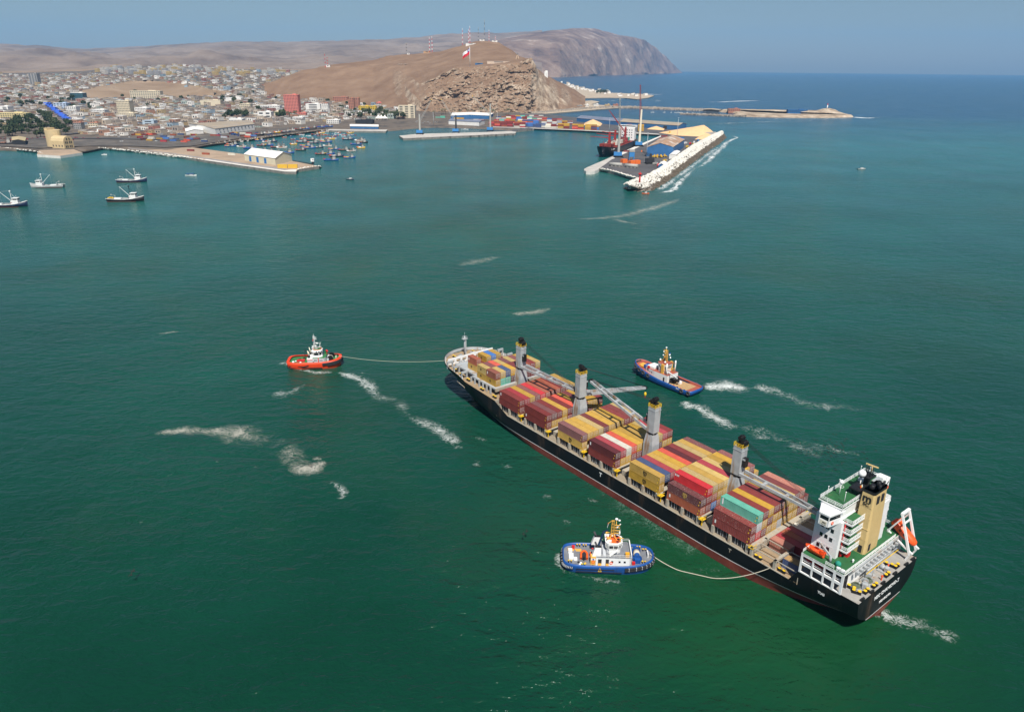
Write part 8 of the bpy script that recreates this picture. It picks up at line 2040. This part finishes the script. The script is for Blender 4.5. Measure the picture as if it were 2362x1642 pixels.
def fishing_vessel(px, py, rz, L, hull, label, net=None, white_aft=False):
    p = G(px, py, 0); T = thing('fishing_vessel', label, 'fishing boat', p, rz); B = L * .25
    m = MB(); rows = hull_loft(m, L, B, 2.2, 3.0); m.build('hull', boat_paint[hull], T)
    bt = MB(); bt.beam((-L * .46, -B * .46, .2), (L * .30, -B * .46, .2), .1, .35); bt.beam((-L * .46, B * .46, .1), (L * .30, B * .46, .1), .1, .35); bt.build('boot_topping', boat_paint['darkred'], T)
    rl = MB()
    for s in (1, -1): rl.tube([Vector((x, s * y, z + .1)) for x, y, z in rows[2]], .22, 5)
    rl.build('rubbing_rail', boat_paint['white'], T)
    m = MB(); deck_loft(m, rows, .4); m.build('deck', boat_paint['grey'], T)
    h = MB(); x0 = L * .22; h.bb(x0 - 3.6, x0 + 2.8, -B * .33, B * .33, 2.2, 5.4); house = h.build('deckhouse', boat_paint['white'], T)
    h = MB(); h.bb(x0 - 2.0, x0 + 2.6, -B * .3, B * .3, 5.4, 7.9); h.bb(x0 - 2.6, x0 + 3.0, -B * .36, B * .36, 7.9, 8.2); h.build('wheelhouse', boat_paint['white'], T)
    g = MB(); g.bb(x0 + 2.55, x0 + 2.72, -B * .27, B * .27, 6.6, 7.5); g.bb(x0 - 1.4, x0 + 2.2, -B * .31, B * .31, 6.6, 7.5); g.build('window', glass_dark, T)
    m = MB(); m.cyl((x0 - 3.2, 0, 4), (x0 - 3.2, 0, 15.5), .28, .18, 6); m.beam((x0 - 3.2, -1.6, 13.6), (x0 - 3.2, 1.6, 13.6), .2); m.box(x0 - 3.2, 0, 14.6, 1.2, 1.2, .9); m.beam((x0 + .5, 0, 8.2), (x0 - 3.0, 0, 12.6), .16); m.cyl((x0 + 1, .5, 8.2), (x0 + 1, .5, 10.8), .1, .07, 5); m.build('mast', boat_paint['white'] if hull != 'black' else boat_paint['black'], T)
    m = MB(); m.beam((x0 - 3.4, 0, 5.0), (x0 - 12.5, .5, 14.2), .4, .4, w2=.25); m.build('boom', boat_paint['white'], T)
    w = MB(); w.cyl((x0 - 3.2, 0, 15), (x0 - 12.4, .5, 14.1), .07, .07, 4); w.cyl((x0 - 12.4, .5, 14.1), (x0 - 12.6, .5, 4.5), .06, .06, 4); w.build('rigging', boat_paint['grey'], T)
    s = MB(); s.box(-L * .2, 0, 2.7, L * .18, B * .5, 1.2); s.build('fish_hatch', boat_paint['white'], T)
    c = MB(); c.cyl((-L * .3, B * .25, 2.2), (-L * .3, B * .25, 5.4), .25, .2, 6); c.beam((-L * .3, B * .25, 5.4), (-L * .37, 0, 6.4), .3); c.cyl((-L * .37, -.5, 6.4), (-L * .37, .5, 6.4), .6, .6, 8); c.build('power_block', boat_paint['grey'], T)
    n = MB(); r = random.Random(int(px))
    for k in range(14): n.ball((-L * .39 + r.uniform(-2.2, 2.2), r.uniform(-B * .28, B * .28), 2.7 + r.uniform(0, .6)), r.uniform(.8, 1.3), 7, 5, sc=(1.2, 1, .7))
    n.build('seine_net', boat_paint[net] if net else boat_paint['grey'], T)
    rb_ = MB(); rb_.ball((x0 - 3.0, -B * .3, 4.2), .7, 7, 5, sc=(1.6, .6, .6)); rb_.build('life_raft', boat_paint['red'], T)
    return T
fishing_vessel(18, 477, rad(12), 36, 'navy', 'navy bowed white fishing vessel with raised boom cut by the frame edge')
fishing_vessel(110, 433, rad(192), 34, 'grey', 'pale grey fishing vessel with tyre on its bow and three masts')
fishing_vessel(305, 420, rad(8), 34, 'navy', 'navy fishing vessel with white stern and high white wheelhouse')
fishing_vessel(291, 464, rad(6), 36, 'black', 'black fishing vessel with a heap of yellow net on its stern', 'yellow')
# small craft
def launch(px, py, L, hull, label, rz=0, awning=None, group=None):
    p = G(px, py, 0); T = thing('launch', label, 'boat', p, rz, group); m = MB(); rows = hull_loft(m, L, L * .3, .9, .7); m.build('hull', boat_paint[hull], T); m = MB(); deck_loft(m, rows, .25); m.build('deck', boat_paint['grey'], T)
    m = MB(); m.bb(-L * .1, L * .2, -L * .1, L * .1, .8, 2.2); m.build('cabin', boat_paint['white'], T); m = MB(); m.bb(-L * .09, L * .21, -L * .101, L * .101, 1.5, 1.95); m.build('window', glass_dark, T)
    if awning: m = MB(); m.bb(-L * .42, L * .24, -L * .12, L * .12, 2.6, 2.75); [m.beam((x, y, .8), (x, y, 2.7), .1) for x in (-L * .4, L * .22) for y in (-L * .11, L * .11)]; m.build('awning', boat_paint[awning], T)
    return T
launch(441, 406, 14, 'white', 'white harbour tour boat with a blue and red awning off the west pier', rad(-4), 'blue')
launch(808, 415, 11, 'navy', 'lone dark blue launch with white cabin in the open bay', rad(-20))
launch(1987, 391, 13, 'grey', 'grey motorboat alone on the open sea right of the breakwater', rad(15))
launch(241, 358, 8, 'white', 'tiny white skiff moored off the shipyard jetty', 0)
launch(1489, 447.5, 8, 'orange', 'small dark orange skiff passing the breakwater tip', rad(-10))
launch(935, 291, 22, 'white', 'white harbour launch moored at the quay behind the north pier', rad(-5)); launch(1072, 299.5, 16, 'white', 'white and red pilot boat in the basin behind the north pier', rad(-8))
for k, (x, y) in enumerate(((1505, 260), (1532, 260), (1548, 260.5), (1558, 261), (1565, 260.5), (1571, 261.2), (1585, 261), (1598, 262), (1612, 262.5), (1625, 263))):
    p = G(x, y, 0); T = thing('sailing_yacht', 'white moored yacht in the small marina by the causeway', 'yacht', p, k * .7, 'yachts in the marina'); m = MB(); rows = hull_loft(m, 11, 3.2, 1.0, .6); m.build('hull', boat_paint['white'], T); m = MB(); deck_loft(m, rows, .1); m.build('deck', boat_paint['white'], T); m = MB(); m.cyl((.5, 0, 1), (.5, 0, 13), .12, .08, 5); m.build('mast', boat_paint['white'], T)
# fishing fleet in the inner harbour
def smack(L, hull, stern_col, cargo):
    T = thing('fishing_boat', 'x', 'fishing boat'); B = L * .3; m = MB(); rows = hull_loft(m, L, B, 1.5, 1.8); m.build('hull', boat_paint[hull], T)
    m = MB(); deck_loft(m, rows, .3); m.build('deck', boat_paint['brown'], T)
    m = MB(); m.bb(L * .1, L * .3, -B * .28, B * .28, 1.4, 4.4); m.bb(L * .12, L * .27, -B * .24, B * .24, 4.4, 6.2); m.build('wheelhouse', boat_paint['offwhite'], T)
    m = MB(); m.bb(L * .115, L * .275, -B * .245, B * .245, 5.2, 5.8); m.build('window', glass_dark, T)
    m = MB(); m.cyl((L * .07, 0, 1.5), (L * .07, 0, 10), .22, .14, 6); m.beam((L * .07, 0, 2.4), (-L * .36, .6, 9.0), .35, .35, w2=.2); m.beam((L * .07, -1, 8.6), (L * .07, 1, 8.6), .15); m.build('mast_and_boom', boat_paint['brown'], T)
    m = MB(); r = random.Random(int(L * 7)); 
    for k in range(7): m.ball((-L * .22 + r.uniform(-L * .12, L * .16), r.uniform(-B * .22, B * .22), 1.8), r.uniform(.9, 1.4), 7, 5, sc=(1.3, 1, .7))
    m.build('net_pile', boat_paint[cargo], T)
    m = MB(); m.ball((-L * .45, 0, 1.9), 1.7, 8, 5, sc=(1.4, 1, .6)); m.build('stern_skiff', boat_paint[stern_col], T)
    return T
def canoe(L, hull):
    T = thing('open_boat', 'x', 'boat'); m = MB(); rows = hull_loft(m, L, L * .26, .8, .5); m.build('hull', boat_paint[hull], T); m = MB(); deck_loft(m, rows, .3); m.build('deck', boat_paint['brown'], T); m = MB(); m.box(-L * .1, 0, 1.0, L * .18, L * .14, .8); m.build('cover', boat_paint['white' if hull != 'white' else 'blue'], T); return T
protos = [('blue', smack(18, 'blue', 'orange', 'yellow')), ('black', smack(17, 'black', 'red', 'brown')), ('navy', smack(19, 'navy', 'orange', 'grey')), ('white', smack(15, 'offwhite', 'white', 'brown')), ('yellow', smack(12, 'yellow', 'orange', 'white')), ('bright blue', smack(20, 'blue', 'red', 'blue'))]
smalls = [('red', canoe(9, 'red')), ('teal', canoe(8, 'teal')), ('orange', canoe(9, 'orange')), ('white', canoe(9, 'white')), ('yellow', canoe(8, 'yellow')), ('blue', canoe(9, 'blue'))]
used = set(); r_ = random.Random(17)
def place(plist, i, x, y, rz, lab, grp, s=1.0):
    nm, pr = plist[i]; p = G(x, y, 0); label = lab % nm
    if id(pr) in used: o = dup(pr, p, rz, label, grp, s)
    else: used.add(id(pr)); o = pr; o.location = p; o.rotation_euler = (0, 0, rz); o['label'] = label; o['group'] = grp; o.scale = (s,) * 3
Z7 = lambda a, b: (640 + a * 240 / 2296, 280 + b * 240 / 2296); Z8 = lambda a, b: (440 + a * 240 / 2296, 280 + b * 240 / 2296)
big = [(*Z7(220, 710), 5, .05), (*Z7(520, 650), 1, .1), (*Z7(720, 600), 0, .05), (*Z7(900, 590), 2, .1), (*Z7(1110, 560), 3, .05), (*Z7(1250, 630), 0, .1), (*Z7(960, 740), 1, .08), (*Z7(1120, 735), 0, .1), (*Z7(1310, 785), 2, .05), (*Z7(1190, 870), 5, .08), (*Z7(1600, 815), 0, .15), (*Z7(1480, 650), 1, .1), (*Z7(1640, 670), 3, .3), (*Z7(1850, 600), 4, .1), (*Z7(1740, 520), 5, .1), (*Z7(1880, 480), 1, .2), (*Z7(1820, 440), 3, .2), (*Z7(1560, 410), 2, .1), (*Z7(1080, 470), 0, .05), (*Z7(940, 430), 3, .0), (*Z7(800, 490), 2, .1), (*Z7(640, 560), 0, .12), (*Z7(110, 590), 3, .0), (*Z7(360, 520), 4, .05), (*Z7(560, 470), 2, .1), (*Z7(740, 420), 1, .1), (*Z7(1190, 400), 4, .1), (*Z7(1060, 240), 3, .0), (*Z7(980, 270), 4, .0), (*Z7(850, 310), 1, .0),
       (*Z8(880, 560), 0, .08), (*Z8(940, 530), 2, .1), (*Z8(1130, 575), 3, .1), (*Z8(1310, 610), 5, .06), (*Z8(600, 510), 4, .0), (*Z8(720, 510), 1, .1), (*Z8(1190, 450), 3, .1), (*Z8(1700, 540), 0, .0), (*Z8(1570, 550), 1, .0), (*Z8(1900, 590), 1, .1), (*Z8(2010, 600), 3, .1), (*Z8(1600, 680), 1, .1), (*Z8(1760, 690), 4, .1), (*Z8(1900, 720), 2, .1), (*Z8(1680, 470), 3, .1), (*Z8(1790, 460), 2, .1), (*Z8(1400, 420), 4, .0), (*Z8(1530, 430), 0, .0), (*Z8(820, 480), 2, .1), (*Z8(1060, 470), 3, .1)]
for x, y, i, rz in big: place(protos, i, x, y, rz + r_.uniform(-.12, .12), '%s hulled wooden fishing boat moored in the inner harbour', 'fishing boats moored in the inner harbour', r_.uniform(.9, 1.12))
for k in range(58):
    if k < 46: x, y = Z7(r_.uniform(60, 1650), r_.uniform(235, 420)); y += .0
    else: x, y = Z7(r_.uniform(1350, 1700), r_.uniform(230, 400))
    if y < 305 - (x - 700) * .02: y += 3
    place(smalls, k % 6, x, y, r_.uniform(-.4, .4), 'small %s open boat anchored among the fishing fleet', 'small boats anchored in the inner harbour', r_.uniform(.85, 1.3))
# beached workboats along the dark shore
for k, (x, y, i) in enumerate(((690, 300, 1), (705, 298.5, 0), (672, 302, 3), (722, 297, 1), (740, 295, 5), (660, 306, 2), (758, 293.5, 5), (640, 307, 4), (600, 312, 1), (618, 309, 3))):
    pr = protos[i]; p = G(x, y, 4.6); dup(pr[1], p + Vector((0, 0, .4)), r_.uniform(-.3, .3), '%s hulled wooden fishing boat hauled out on the dark shore' % pr[0], 'fishing boats hauled out on the shore', .95)
pr = protos[1]; dup(pr[1], G(14, 334, 3.6) + Vector((0, 0, .6)), .2, 'black and red fishing boat propped up in the shipyard', None, 1.5); bpy.context.view_layer.update()
# vehicles and stores along the port roads
cars = [pmat('car_' + n, c, .35, var=0) for n, c in (('white', (.75, .75, .74)), ('silver', (.42, .43, .44)), ('black', (.02, .02, .022)), ('red', (.42, .02, .02)), ('blue', (.03, .08, .28)))]
def car_mesh(mat):
    m = MB(); m.box(0, 0, .7, 4.4, 1.8, .8); m.box(-.2, 0, 1.35, 2.4, 1.6, .6, mi=1, top=.8); [m.cyl((x, y, .35), (x, y + .2, .35), .35, .35, 8, mi=2) for x in (-1.4, 1.4) for y in (-.9, .75)]; return m.mesh('body', [mat, glass_dark, rubber])
CARM = [car_mesh(c) for c in cars]
for k in range(70):
    zone = k % 5
    x, y, z = ((r_.uniform(250, 430), r_.uniform(306, 330), 4.2), (r_.uniform(960, 1040), r_.uniform(280, 287), 3.6), (r_.uniform(1320, 1420), r_.uniform(247, 251), 4.0), (r_.uniform(0, 240), r_.uniform(319, 325), 4.4), (r_.uniform(500, 640), r_.uniform(306, 318), 4.2))[zone]
    p = (ground_at(x, y) if zone in (0, 3, 4) else G(x, y, z)) or G(x, y, z)
    p.z = max(p.z, 4.62) if zone in (0, 3, 4) else p.z
    T = thing('parked_car', ('white', 'silver', 'black', 'red', 'blue')[k % 5] + (' car parked on the rail yard by the silo', ' car parked behind the north pier', ' car parked at the start of the causeway', ' car on the shore road behind the shipyard', ' car parked along the fishing harbour shore')[zone], 'car', p + Vector((0, 0, .1)), r_.uniform(0, 3), 'cars parked around the port')
    o = bpy.data.objects.new('body', CARM[k % 5]); COL.objects.link(o); o.parent = T
for k in range(46):
    x, y = r_.uniform(290, 480), r_.uniform(311, 331)
    if k > 30: x, y = r_.uniform(480, 600), r_.uniform(308, 320)
    p = ground_at(x, y)
    if p is None: continue
    ck = 'RYNGWOLBK'[k % 9]; p.z = max(p.z, 4.6); container(p + Vector((0, 0, .02)), r_.choice((-.3, 1.2, -.2)), ck, '40', '%s container in the rail yard behind the west pier' % CC[ck][1], 'containers in the rail yard', detail=False)
# ------------------------------------------------------------------ foam, birds
def foam_mat(name, col, scale, lo, hi, stretch=(1, 1, 1), amax=.85, gain=.5):
    m = bpy.data.materials.new(name); m.use_nodes = True; nt = m.node_tree; L = nt.links.new; b = nt.nodes['Principled BSDF']
    b.inputs['Base Color'].default_value = (*col, 1); b.inputs['Roughness'].default_value = .9; b.inputs['Specular IOR Level'].default_value = .1
    geo = nd(nt, 'ShaderNodeNewGeometry'); at = nd(nt, 'ShaderNodeAttribute', attribute_name='Col')
    mp = nd(nt, 'ShaderNodeMapping'); mp.inputs['Scale'].default_value = stretch; L(geo.outputs['Position'], mp.inputs['Vector'])
    def mth(op, x, y, clamp=False):
        k = nd(nt, 'ShaderNodeMath', operation=op, use_clamp=clamp)
        for i, v in enumerate((x, y)):
            if isinstance(v, (int, float)): k.inputs[i].default_value = v
            else: L(v, k.inputs[i])
        return k.outputs[0]
    def nz(sc, det, dis): n = nd(nt, 'ShaderNodeTexNoise', Scale=sc, Detail=det, Roughness=.7, Distortion=dis); L(mp.outputs[0], n.inputs['Vector']); return n.outputs['Fac']
    fil = mth('SUBTRACT', 1.0, mth('MULTIPLY', mth('ABSOLUTE', mth('SUBTRACT', nz(scale, 6.0, 1.6), .5), 0), 7.0), True)    # thin lacy filaments
    v = mth('ADD', mth('MULTIPLY', fil, .42), mth('ADD', mth('MULTIPLY', nz(scale * 2.7, 6.0, .6), .5), mth('MULTIPLY', nz(scale * .25, 3.0, .8), .8)))
    v = mth('ADD', v, mth('MULTIPLY', at.outputs['Fac'], gain))
    mr = nd(nt, 'ShaderNodeMapRange'); mr.inputs['From Min'].default_value = lo; mr.inputs['From Max'].default_value = hi; mr.inputs['To Max'].default_value = amax; L(v, mr.inputs['Value'])
    L(mth('MULTIPLY', mr.outputs[0], mth('MULTIPLY', at.outputs['Fac'], 3.0, True), True), b.inputs['Alpha'])
    return m
FO_W = foam_mat('white_foam', (.80, .84, .81), .36, 1.23, 1.85, gain=.62); FO_T = foam_mat('tan_scum', (.62, .59, .51), .6, 1.18, 1.78, amax=.72, gain=.55); FO_F = foam_mat('surf', (.80, .83, .83), .07, 1.22, 1.7, (1, .5, 1), .9, gain=.6)
FO_S = foam_mat('thin_wash', (.42, .62, .52), .45, 1.2, 1.75, amax=.55)
def foam(px, mat, label, gain=1.0, seed=0, z=.05):
    """px: (x, y, half width in metres, strength) along the streak"""
    P_ = [(G(x, y, z), w, s) for x, y, w, s in px]; n = max(12, 8 * len(P_)); seg = []
    pts = [p for p, w, s in P_]; L_ = [0]
    for a, b in zip(pts[:-1], pts[1:]): L_.append(L_[-1] + (b - a).length)
    def at(d):
        k = 0
        while k < len(L_) - 2 and d > L_[k + 1]: k += 1
        t = (d - L_[k]) / max(1e-6, L_[k + 1] - L_[k]); t = max(0, min(1, t)); tt = t * t * (3 - 2 * t)
        return P_[k][0].lerp(P_[k + 1][0], t), P_[k][1] + (P_[k + 1][1] - P_[k][1]) * tt, P_[k][2] + (P_[k + 1][2] - P_[k][2]) * tt
    vs, cs, fs = [], [], []; m = 9
    for i in range(n + 1):
        d = L_[-1] * i / n; p, w, s = at(d); a, b = at(max(0, d - L_[-1] / n))[0], at(min(L_[-1], d + L_[-1] / n))[0]; dr = (b - a).normalized(); nr = Vector((-dr.y, dr.x, 0))
        end = min(1, i / 2.5, (n - i) / 2.5)
        for j in range(m):
            u = 2 * j / (m - 1) - 1; vs.append(p + nr * w * u * 1.35); cs.append(max(0, s * gain * (1 - abs(u) ** 1.2) * end))
    for i in range(n):
        for j in range(m - 1): fs.append((i * m + j, i * m + j + 1, (i + 1) * m + j + 1, (i + 1) * m + j))
    me = bpy.data.meshes.new('sea_foam'); me.from_pydata([tuple(v) for v in vs], [], fs); me.materials.append(mat)
    ca = me.color_attributes.new('Col', 'FLOAT_COLOR', 'POINT'); ca.data.foreach_set('color', [c for v in cs for c in (v, v, v, 1)])
    o = bpy.data.objects.new('sea_foam', me); COL.objects.link(o); tag(o, label, kind='stuff'); return o
q6 = lambda a, b: (300 + a * 800 / 2059, 540 + b * 800 / 2059); q7 = lambda a, b: (1400 + a * 962 / 2296, 420 + b * 962 / 2296); q8 = lambda a, b: (1540 + a * 560 / 2296, 840 + b * 560 / 2296)
foam([(*q8(330, 235), 2, .7), (*q8(430, 215), 5, 1.1), (*q8(560, 205), 7, 1.15), (*q8(680, 230), 5.5, .95), (*q8(800, 225), 4, .5), (*q8(900, 225), 6, .85), (*q8(1000, 235), 5, .65), (*q8(1150, 300), 5, .5), (*q8(1260, 360), 5, .6), (*q8(1420, 390), 5, .6), (*q8(1600, 400), 6, .4), (*q8(1900, 450), 7, .3)], FO_W, 'white churned propeller wash behind the far blue tug')
foam([(*q8(140, 335), 3, .8), (*q8(200, 390), 5, 1.15), (*q8(300, 410), 5, 1.0), (*q8(400, 480), 4.5, .9), (*q8(560, 575), 4.5, .75), (*q8(700, 590), 5, .4), (*q8(850, 630), 6, .55), (*q8(930, 720), 6, .5)], FO_W, 'white propeller wash trailing beside the ship from the far blue tug')
foam([(*q8(700, 570), 3, .4), (*q8(950, 630), 4, .5), (*q8(1150, 760), 6, .45), (*q8(1400, 790), 8, .5), (*q8(1650, 820), 3, .55), (*q8(1900, 870), 2.5, .5)], FO_W, 'thin white streaks drifting beyond the ship')
foam([(*q6(1220, 815), 1.5, .9), (*q6(1300, 840), 3, .95), (*q6(1390, 870), 4, .8), (*q6(1440, 930), 4.5, .8), (*q6(1480, 970), 4, .7), (*q6(1600, 990), 4, .45), (*q6(1640, 1080), 4, .55), (*q6(1740, 1120), 4, .6), (*q6(1820, 1150), 4, .75), (*q6(1890, 1210), 4, .75), (*q6(1970, 1250), 3, .6)], FO_W, 'broken white wake curving from the red tug')
foam([(*q6(860, 770), 1.5, .7), (*q6(930, 765), 2.5, .8), (*q6(1000, 800), 2, .7), (*q6(1100, 822), 2, .75), (*q6(1220, 820), 2, .7)], FO_W, 'white ripple along the red tug waterline')
foam([(*q6(850, 935), 3, .6), (*q6(890, 950), 5, .75), (*q6(960, 935), 4, .55), (*q6(1050, 885), 2, .5)], FO_W, 'pale foam patch below the red tug')
foam([(*q6(1400, 820), 1.5, .5), (*q6(1370, 830), 2, .5)], FO_W, 'tiny foam fleck right of the red tug')
foam([(*q6(120, 1195), 1.5, .45), (*q6(220, 1172), 3, .9), (*q6(340, 1165), 4.2, 1.0), (*q6(440, 1170), 3, .85), (*q6(560, 1170), 6, .95), (*q6(660, 1185), 8.5, .9), (*q6(760, 1210), 9, .5), (*q6(860, 1240), 7, .35)], FO_T, 'long pale band of tan scum floating on the water')
foam([(*q6(850, 1215), 4, .3), (*q6(905, 1245), 7, .5), (*q6(950, 1290), 6, .6), (*q6(970, 1340), 5, .7), (*q6(960, 1385), 4, .7)], FO_T, 'broad veil of tan scum joining the two bands')
foam([(*q6(925, 1385), 3, .7), (*q6(1000, 1380), 5, 1.15), (*q6(1080, 1392), 4.5, 1.25), (*q6(1125, 1365), 3.2, 1.15), (*q6(1165, 1345), 1.5, .8)], FO_T, 'thick tan scum hooked at the end of the pale veil')
foam([(*q6(1080, 1340), 1.2, .8), (*q6(1110, 1330), 1.2, .9), (*q6(1140, 1340), 1, .7)], FO_T, 'small tan scum hook above the curling band')
foam([(*q6(1180, 1465), 1.2, .7), (*q6(1230, 1490), 2, .8), (*q6(1270, 1530), 2, .8), (*q6(1240, 1580), 1.5, .6)], FO_W, 'scattered white flecks below the tan scum')
foam([(*q6(140, 597), 1, .5), (*q6(230, 585), 2, .8), (*q6(300, 575), 1.5, .5)], FO_T, 'short pale streak on the water left of the red tug')
foam([(1172, 724, 1.5, .5), (1200, 723, 4, .95), (1240, 719, 4.5, 1.0), (1272, 711, 2.5, .6)], FO_T, 'pale foam streak in mid bay above the ship')
foam([(1050, 615, 3, .4), (1100, 603, 9, .7), (1160, 592, 3, .5)], FO_T, 'faint pale streaks further out in mid bay')
foam([(1318, 506, 2, .6), (1380, 504, 6, .75), (1440, 498, 8, .7), (1500, 482, 8, .8), (1545, 468, 7, .75), (1570, 457, 2, .5)], FO_T, 'pale foam line curving off the breakwater tip')
foam([(1400, 500, 3, .5), (1440, 512, 5, .7), (1475, 518, 3, .5)], FO_T, 'pale foam spur below the breakwater foam line')
zz = lambda a, b: (1500 + a * 200 / 2296, 270 + b * 200 / 2296)
foam([(1508, 448, 1.5, .6), (1552, 440, 5, .9), (1568, 420, 6, .95), (1585, 404, 5, .9), (1605, 388, 4, .5), (1618, 383, 5, .9), (1634, 371, 6, .95), (1650, 354, 7, .95), (1664, 342, 7, .95), (1677, 328, 6, .9), (1690, 322, 5, .9), (1702, 318, 4, .8), (1688, 313, 3, .7)], FO_F, 'zigzag foam line running along outside the breakwater')
foam([(1505, 446, 4, .6), (1534, 429, 7, .75), (1576, 399, 7, .75), (1630, 359, 8, .75), (1662, 337, 7, .7)], FO_F, 'white swash against the outer foot of the breakwater')
for k, (pts, lb) in enumerate((([(1968, 270, 8, .8), (1985, 272, 22, 1.2), (2005, 273, 14, 1.0), (2030, 271, 6, .6), (2060, 270, 4, .4)], 'white surf breaking at the island end'), ([(1700, 272.5, 4, .5), (1780, 274.5, 7, .8), (1900, 275, 7, .85), (1965, 273.5, 8, .9)], 'white surf line along the island near shore'), ([(1790, 255.5, 6, .6), (1850, 256.5, 12, .9), (1890, 258, 14, 1.1), (1925, 262, 10, .9)], 'white surf behind the island knoll'),
    ([(1482, 216.5, 10, .7), (1510, 218.5, 24, 1.1), (1530, 218, 14, .9)], 'white surf off the seaside point'), ([(1470, 231, 14, .7), (1500, 231.5, 20, .9), (1530, 231.5, 8, .6)], 'white breaker before the seaside point'), ([(1385, 233, 8, .6), (1410, 233, 14, .9), (1428, 234, 12, .7)], 'white breaker in the small bay by the causeway'), ([(1615, 236, 8, .5), (1660, 236, 20, .9), (1700, 234, 26, 1.0), (1755, 232.5, 18, .8)], 'white breakers over the offshore shoal'), ([(1505, 235, 8, .5), (1525, 232.5, 10, .9)], 'short white breaker between point and shoal'), ([(1400, 213.3, 6, .6), (1425, 214, 14, .95), (1442, 214.8, 8, .6)], 'white surf at the grove shore'), ([(1580, 291, 5, .4), (1650, 286, 8, .6), (1750, 282, 8, .6), (1900, 279, 6, .5)], 'pale current line between the island and the terminal'))): foam(pts, FO_F, lb)
hullpts = []
foam([(1262, 1030, 3, .35), (1350, 1078, 5, .5), (1420, 1140, 7, .5), (1490, 1190, 9, .55), (1560, 1240, 9, .5), (1620, 1290, 8, .4), (1700, 1345, 6, .3)], FO_S, 'thin green wash along the ship port side')
foam([(2005, 1420, 2, .5), (2030, 1410, 3, .8), (2060, 1425, 3, .7), (2110, 1440, 4, .5), (2180, 1460, 4, .5), (2200, 1490, 3, .3)], FO_W, 'white eddies trailing from the ship stern')
foam([(1287, 1272, 1.2, .8), (1290, 1300, 1.5, .85), (1305, 1320, 1.4, .7), (1350, 1330, 1.2, .5), (1390, 1338, 1.6, .5), (1440, 1342, 1.2, .4)], FO_W, 'white ripple round the stern of the near blue tug')
for k in range(14):
    r_ = random.Random(k + 100); x, y = r_.uniform(1040, 1500), r_.uniform(880, 1300)
    ex = (x - 1100) * .6 + 930
    if not (ex - 40 < y < ex + 130) or y < ex - 10: y = ex + r_.uniform(60, 150)
    foam([(x - 14, y - 4, 1, .3), (x, y + 2, 2.2, .42), (x + 16, y + 7, 1.2, .3)], FO_W, 'small white fleck drifting off the ship side')
# flock of dark seabirds low over the water beyond the stern
bird_m = pmat('dark_plumage', (.02, .018, .016), .9, var=.2); r_ = random.Random(77)
def bird_mesh(sp):
    m = MB(); m.ball((0, 0, 0), .22, 6, 5, sc=(1.9, .8, .7)); m.ball((.42, 0, .06), .11, 5, 4)
    for s in (1, -1): m.add([(.15, s * .1, .05), (-.12, s * .1, .05), (-.2, s * .6, .05 + sp), (.02, s * .62, .05 + sp), (-.25, s * 1.15, .05 + sp * .4)], [(0, 1, 2, 3), (3, 2, 4)])
    m.add([(-.35, .05, 0), (-.35, -.05, 0), (-.65, -.12, 0), (-.65, .12, 0)], [(0, 1, 2, 3)]); return m.mesh('seabird', bird_m)
BM = [bird_mesh(.3), bird_mesh(.05), bird_mesh(-.15)]
for k in range(90):
    a, b = r_.gauss(1560, 190), r_.gauss(830, 70); x, y = q8(a, b); z = r_.uniform(1.5, 7); p = G(x, y, z); o = bpy.data.objects.new('seabird', BM[k % 3]); COL.objects.link(o); o.location = p; o.rotation_euler = (r_.uniform(-.3, .3), 0, r_.uniform(0, 6.3)); o.scale = (.62,) * 3; tag(o, 'dark seabird flying low over the water beyond the ship stern', 'bird', 'flock of dark seabirds')
for x, y in ((308, 1317), (302, 1326), (1215, 1225), (1208, 1232)):
    p = G(x, y, 3); o = bpy.data.objects.new('seabird', BM[0]); COL.objects.link(o); o.location = p; tag(o, 'dark seabird skimming the open water before the ship', 'bird', 'stray dark seabirds')
# ------------------------------------------------------------------ air
def make_haze():
    m = MB(); m.bb(-26500, 26500, -26500, 26500, -3, 1250)
    mt = bpy.data.materials.new('haze_air'); mt.use_nodes = True; nt = mt.node_tree; nt.nodes.clear()
    out = nt.nodes.new('ShaderNodeOutputMaterial'); v = nt.nodes.new('ShaderNodeVolumePrincipled')
    v.inputs['Color'].default_value = HAZE_C; v.inputs['Density'].default_value = HAZE_D; v.inputs['Anisotropy'].default_value = 0.0
    nt.links.new(v.outputs[0], out.inputs['Volume'])
    o = m.build('haze', mt, kind='stuff'); tag(o, 'pale blue sea haze filling the air over the bay')
    return o
HAZE_C = (0.25, 0.58, 1.0, 1); HAZE_D = 0.000030
make_haze()
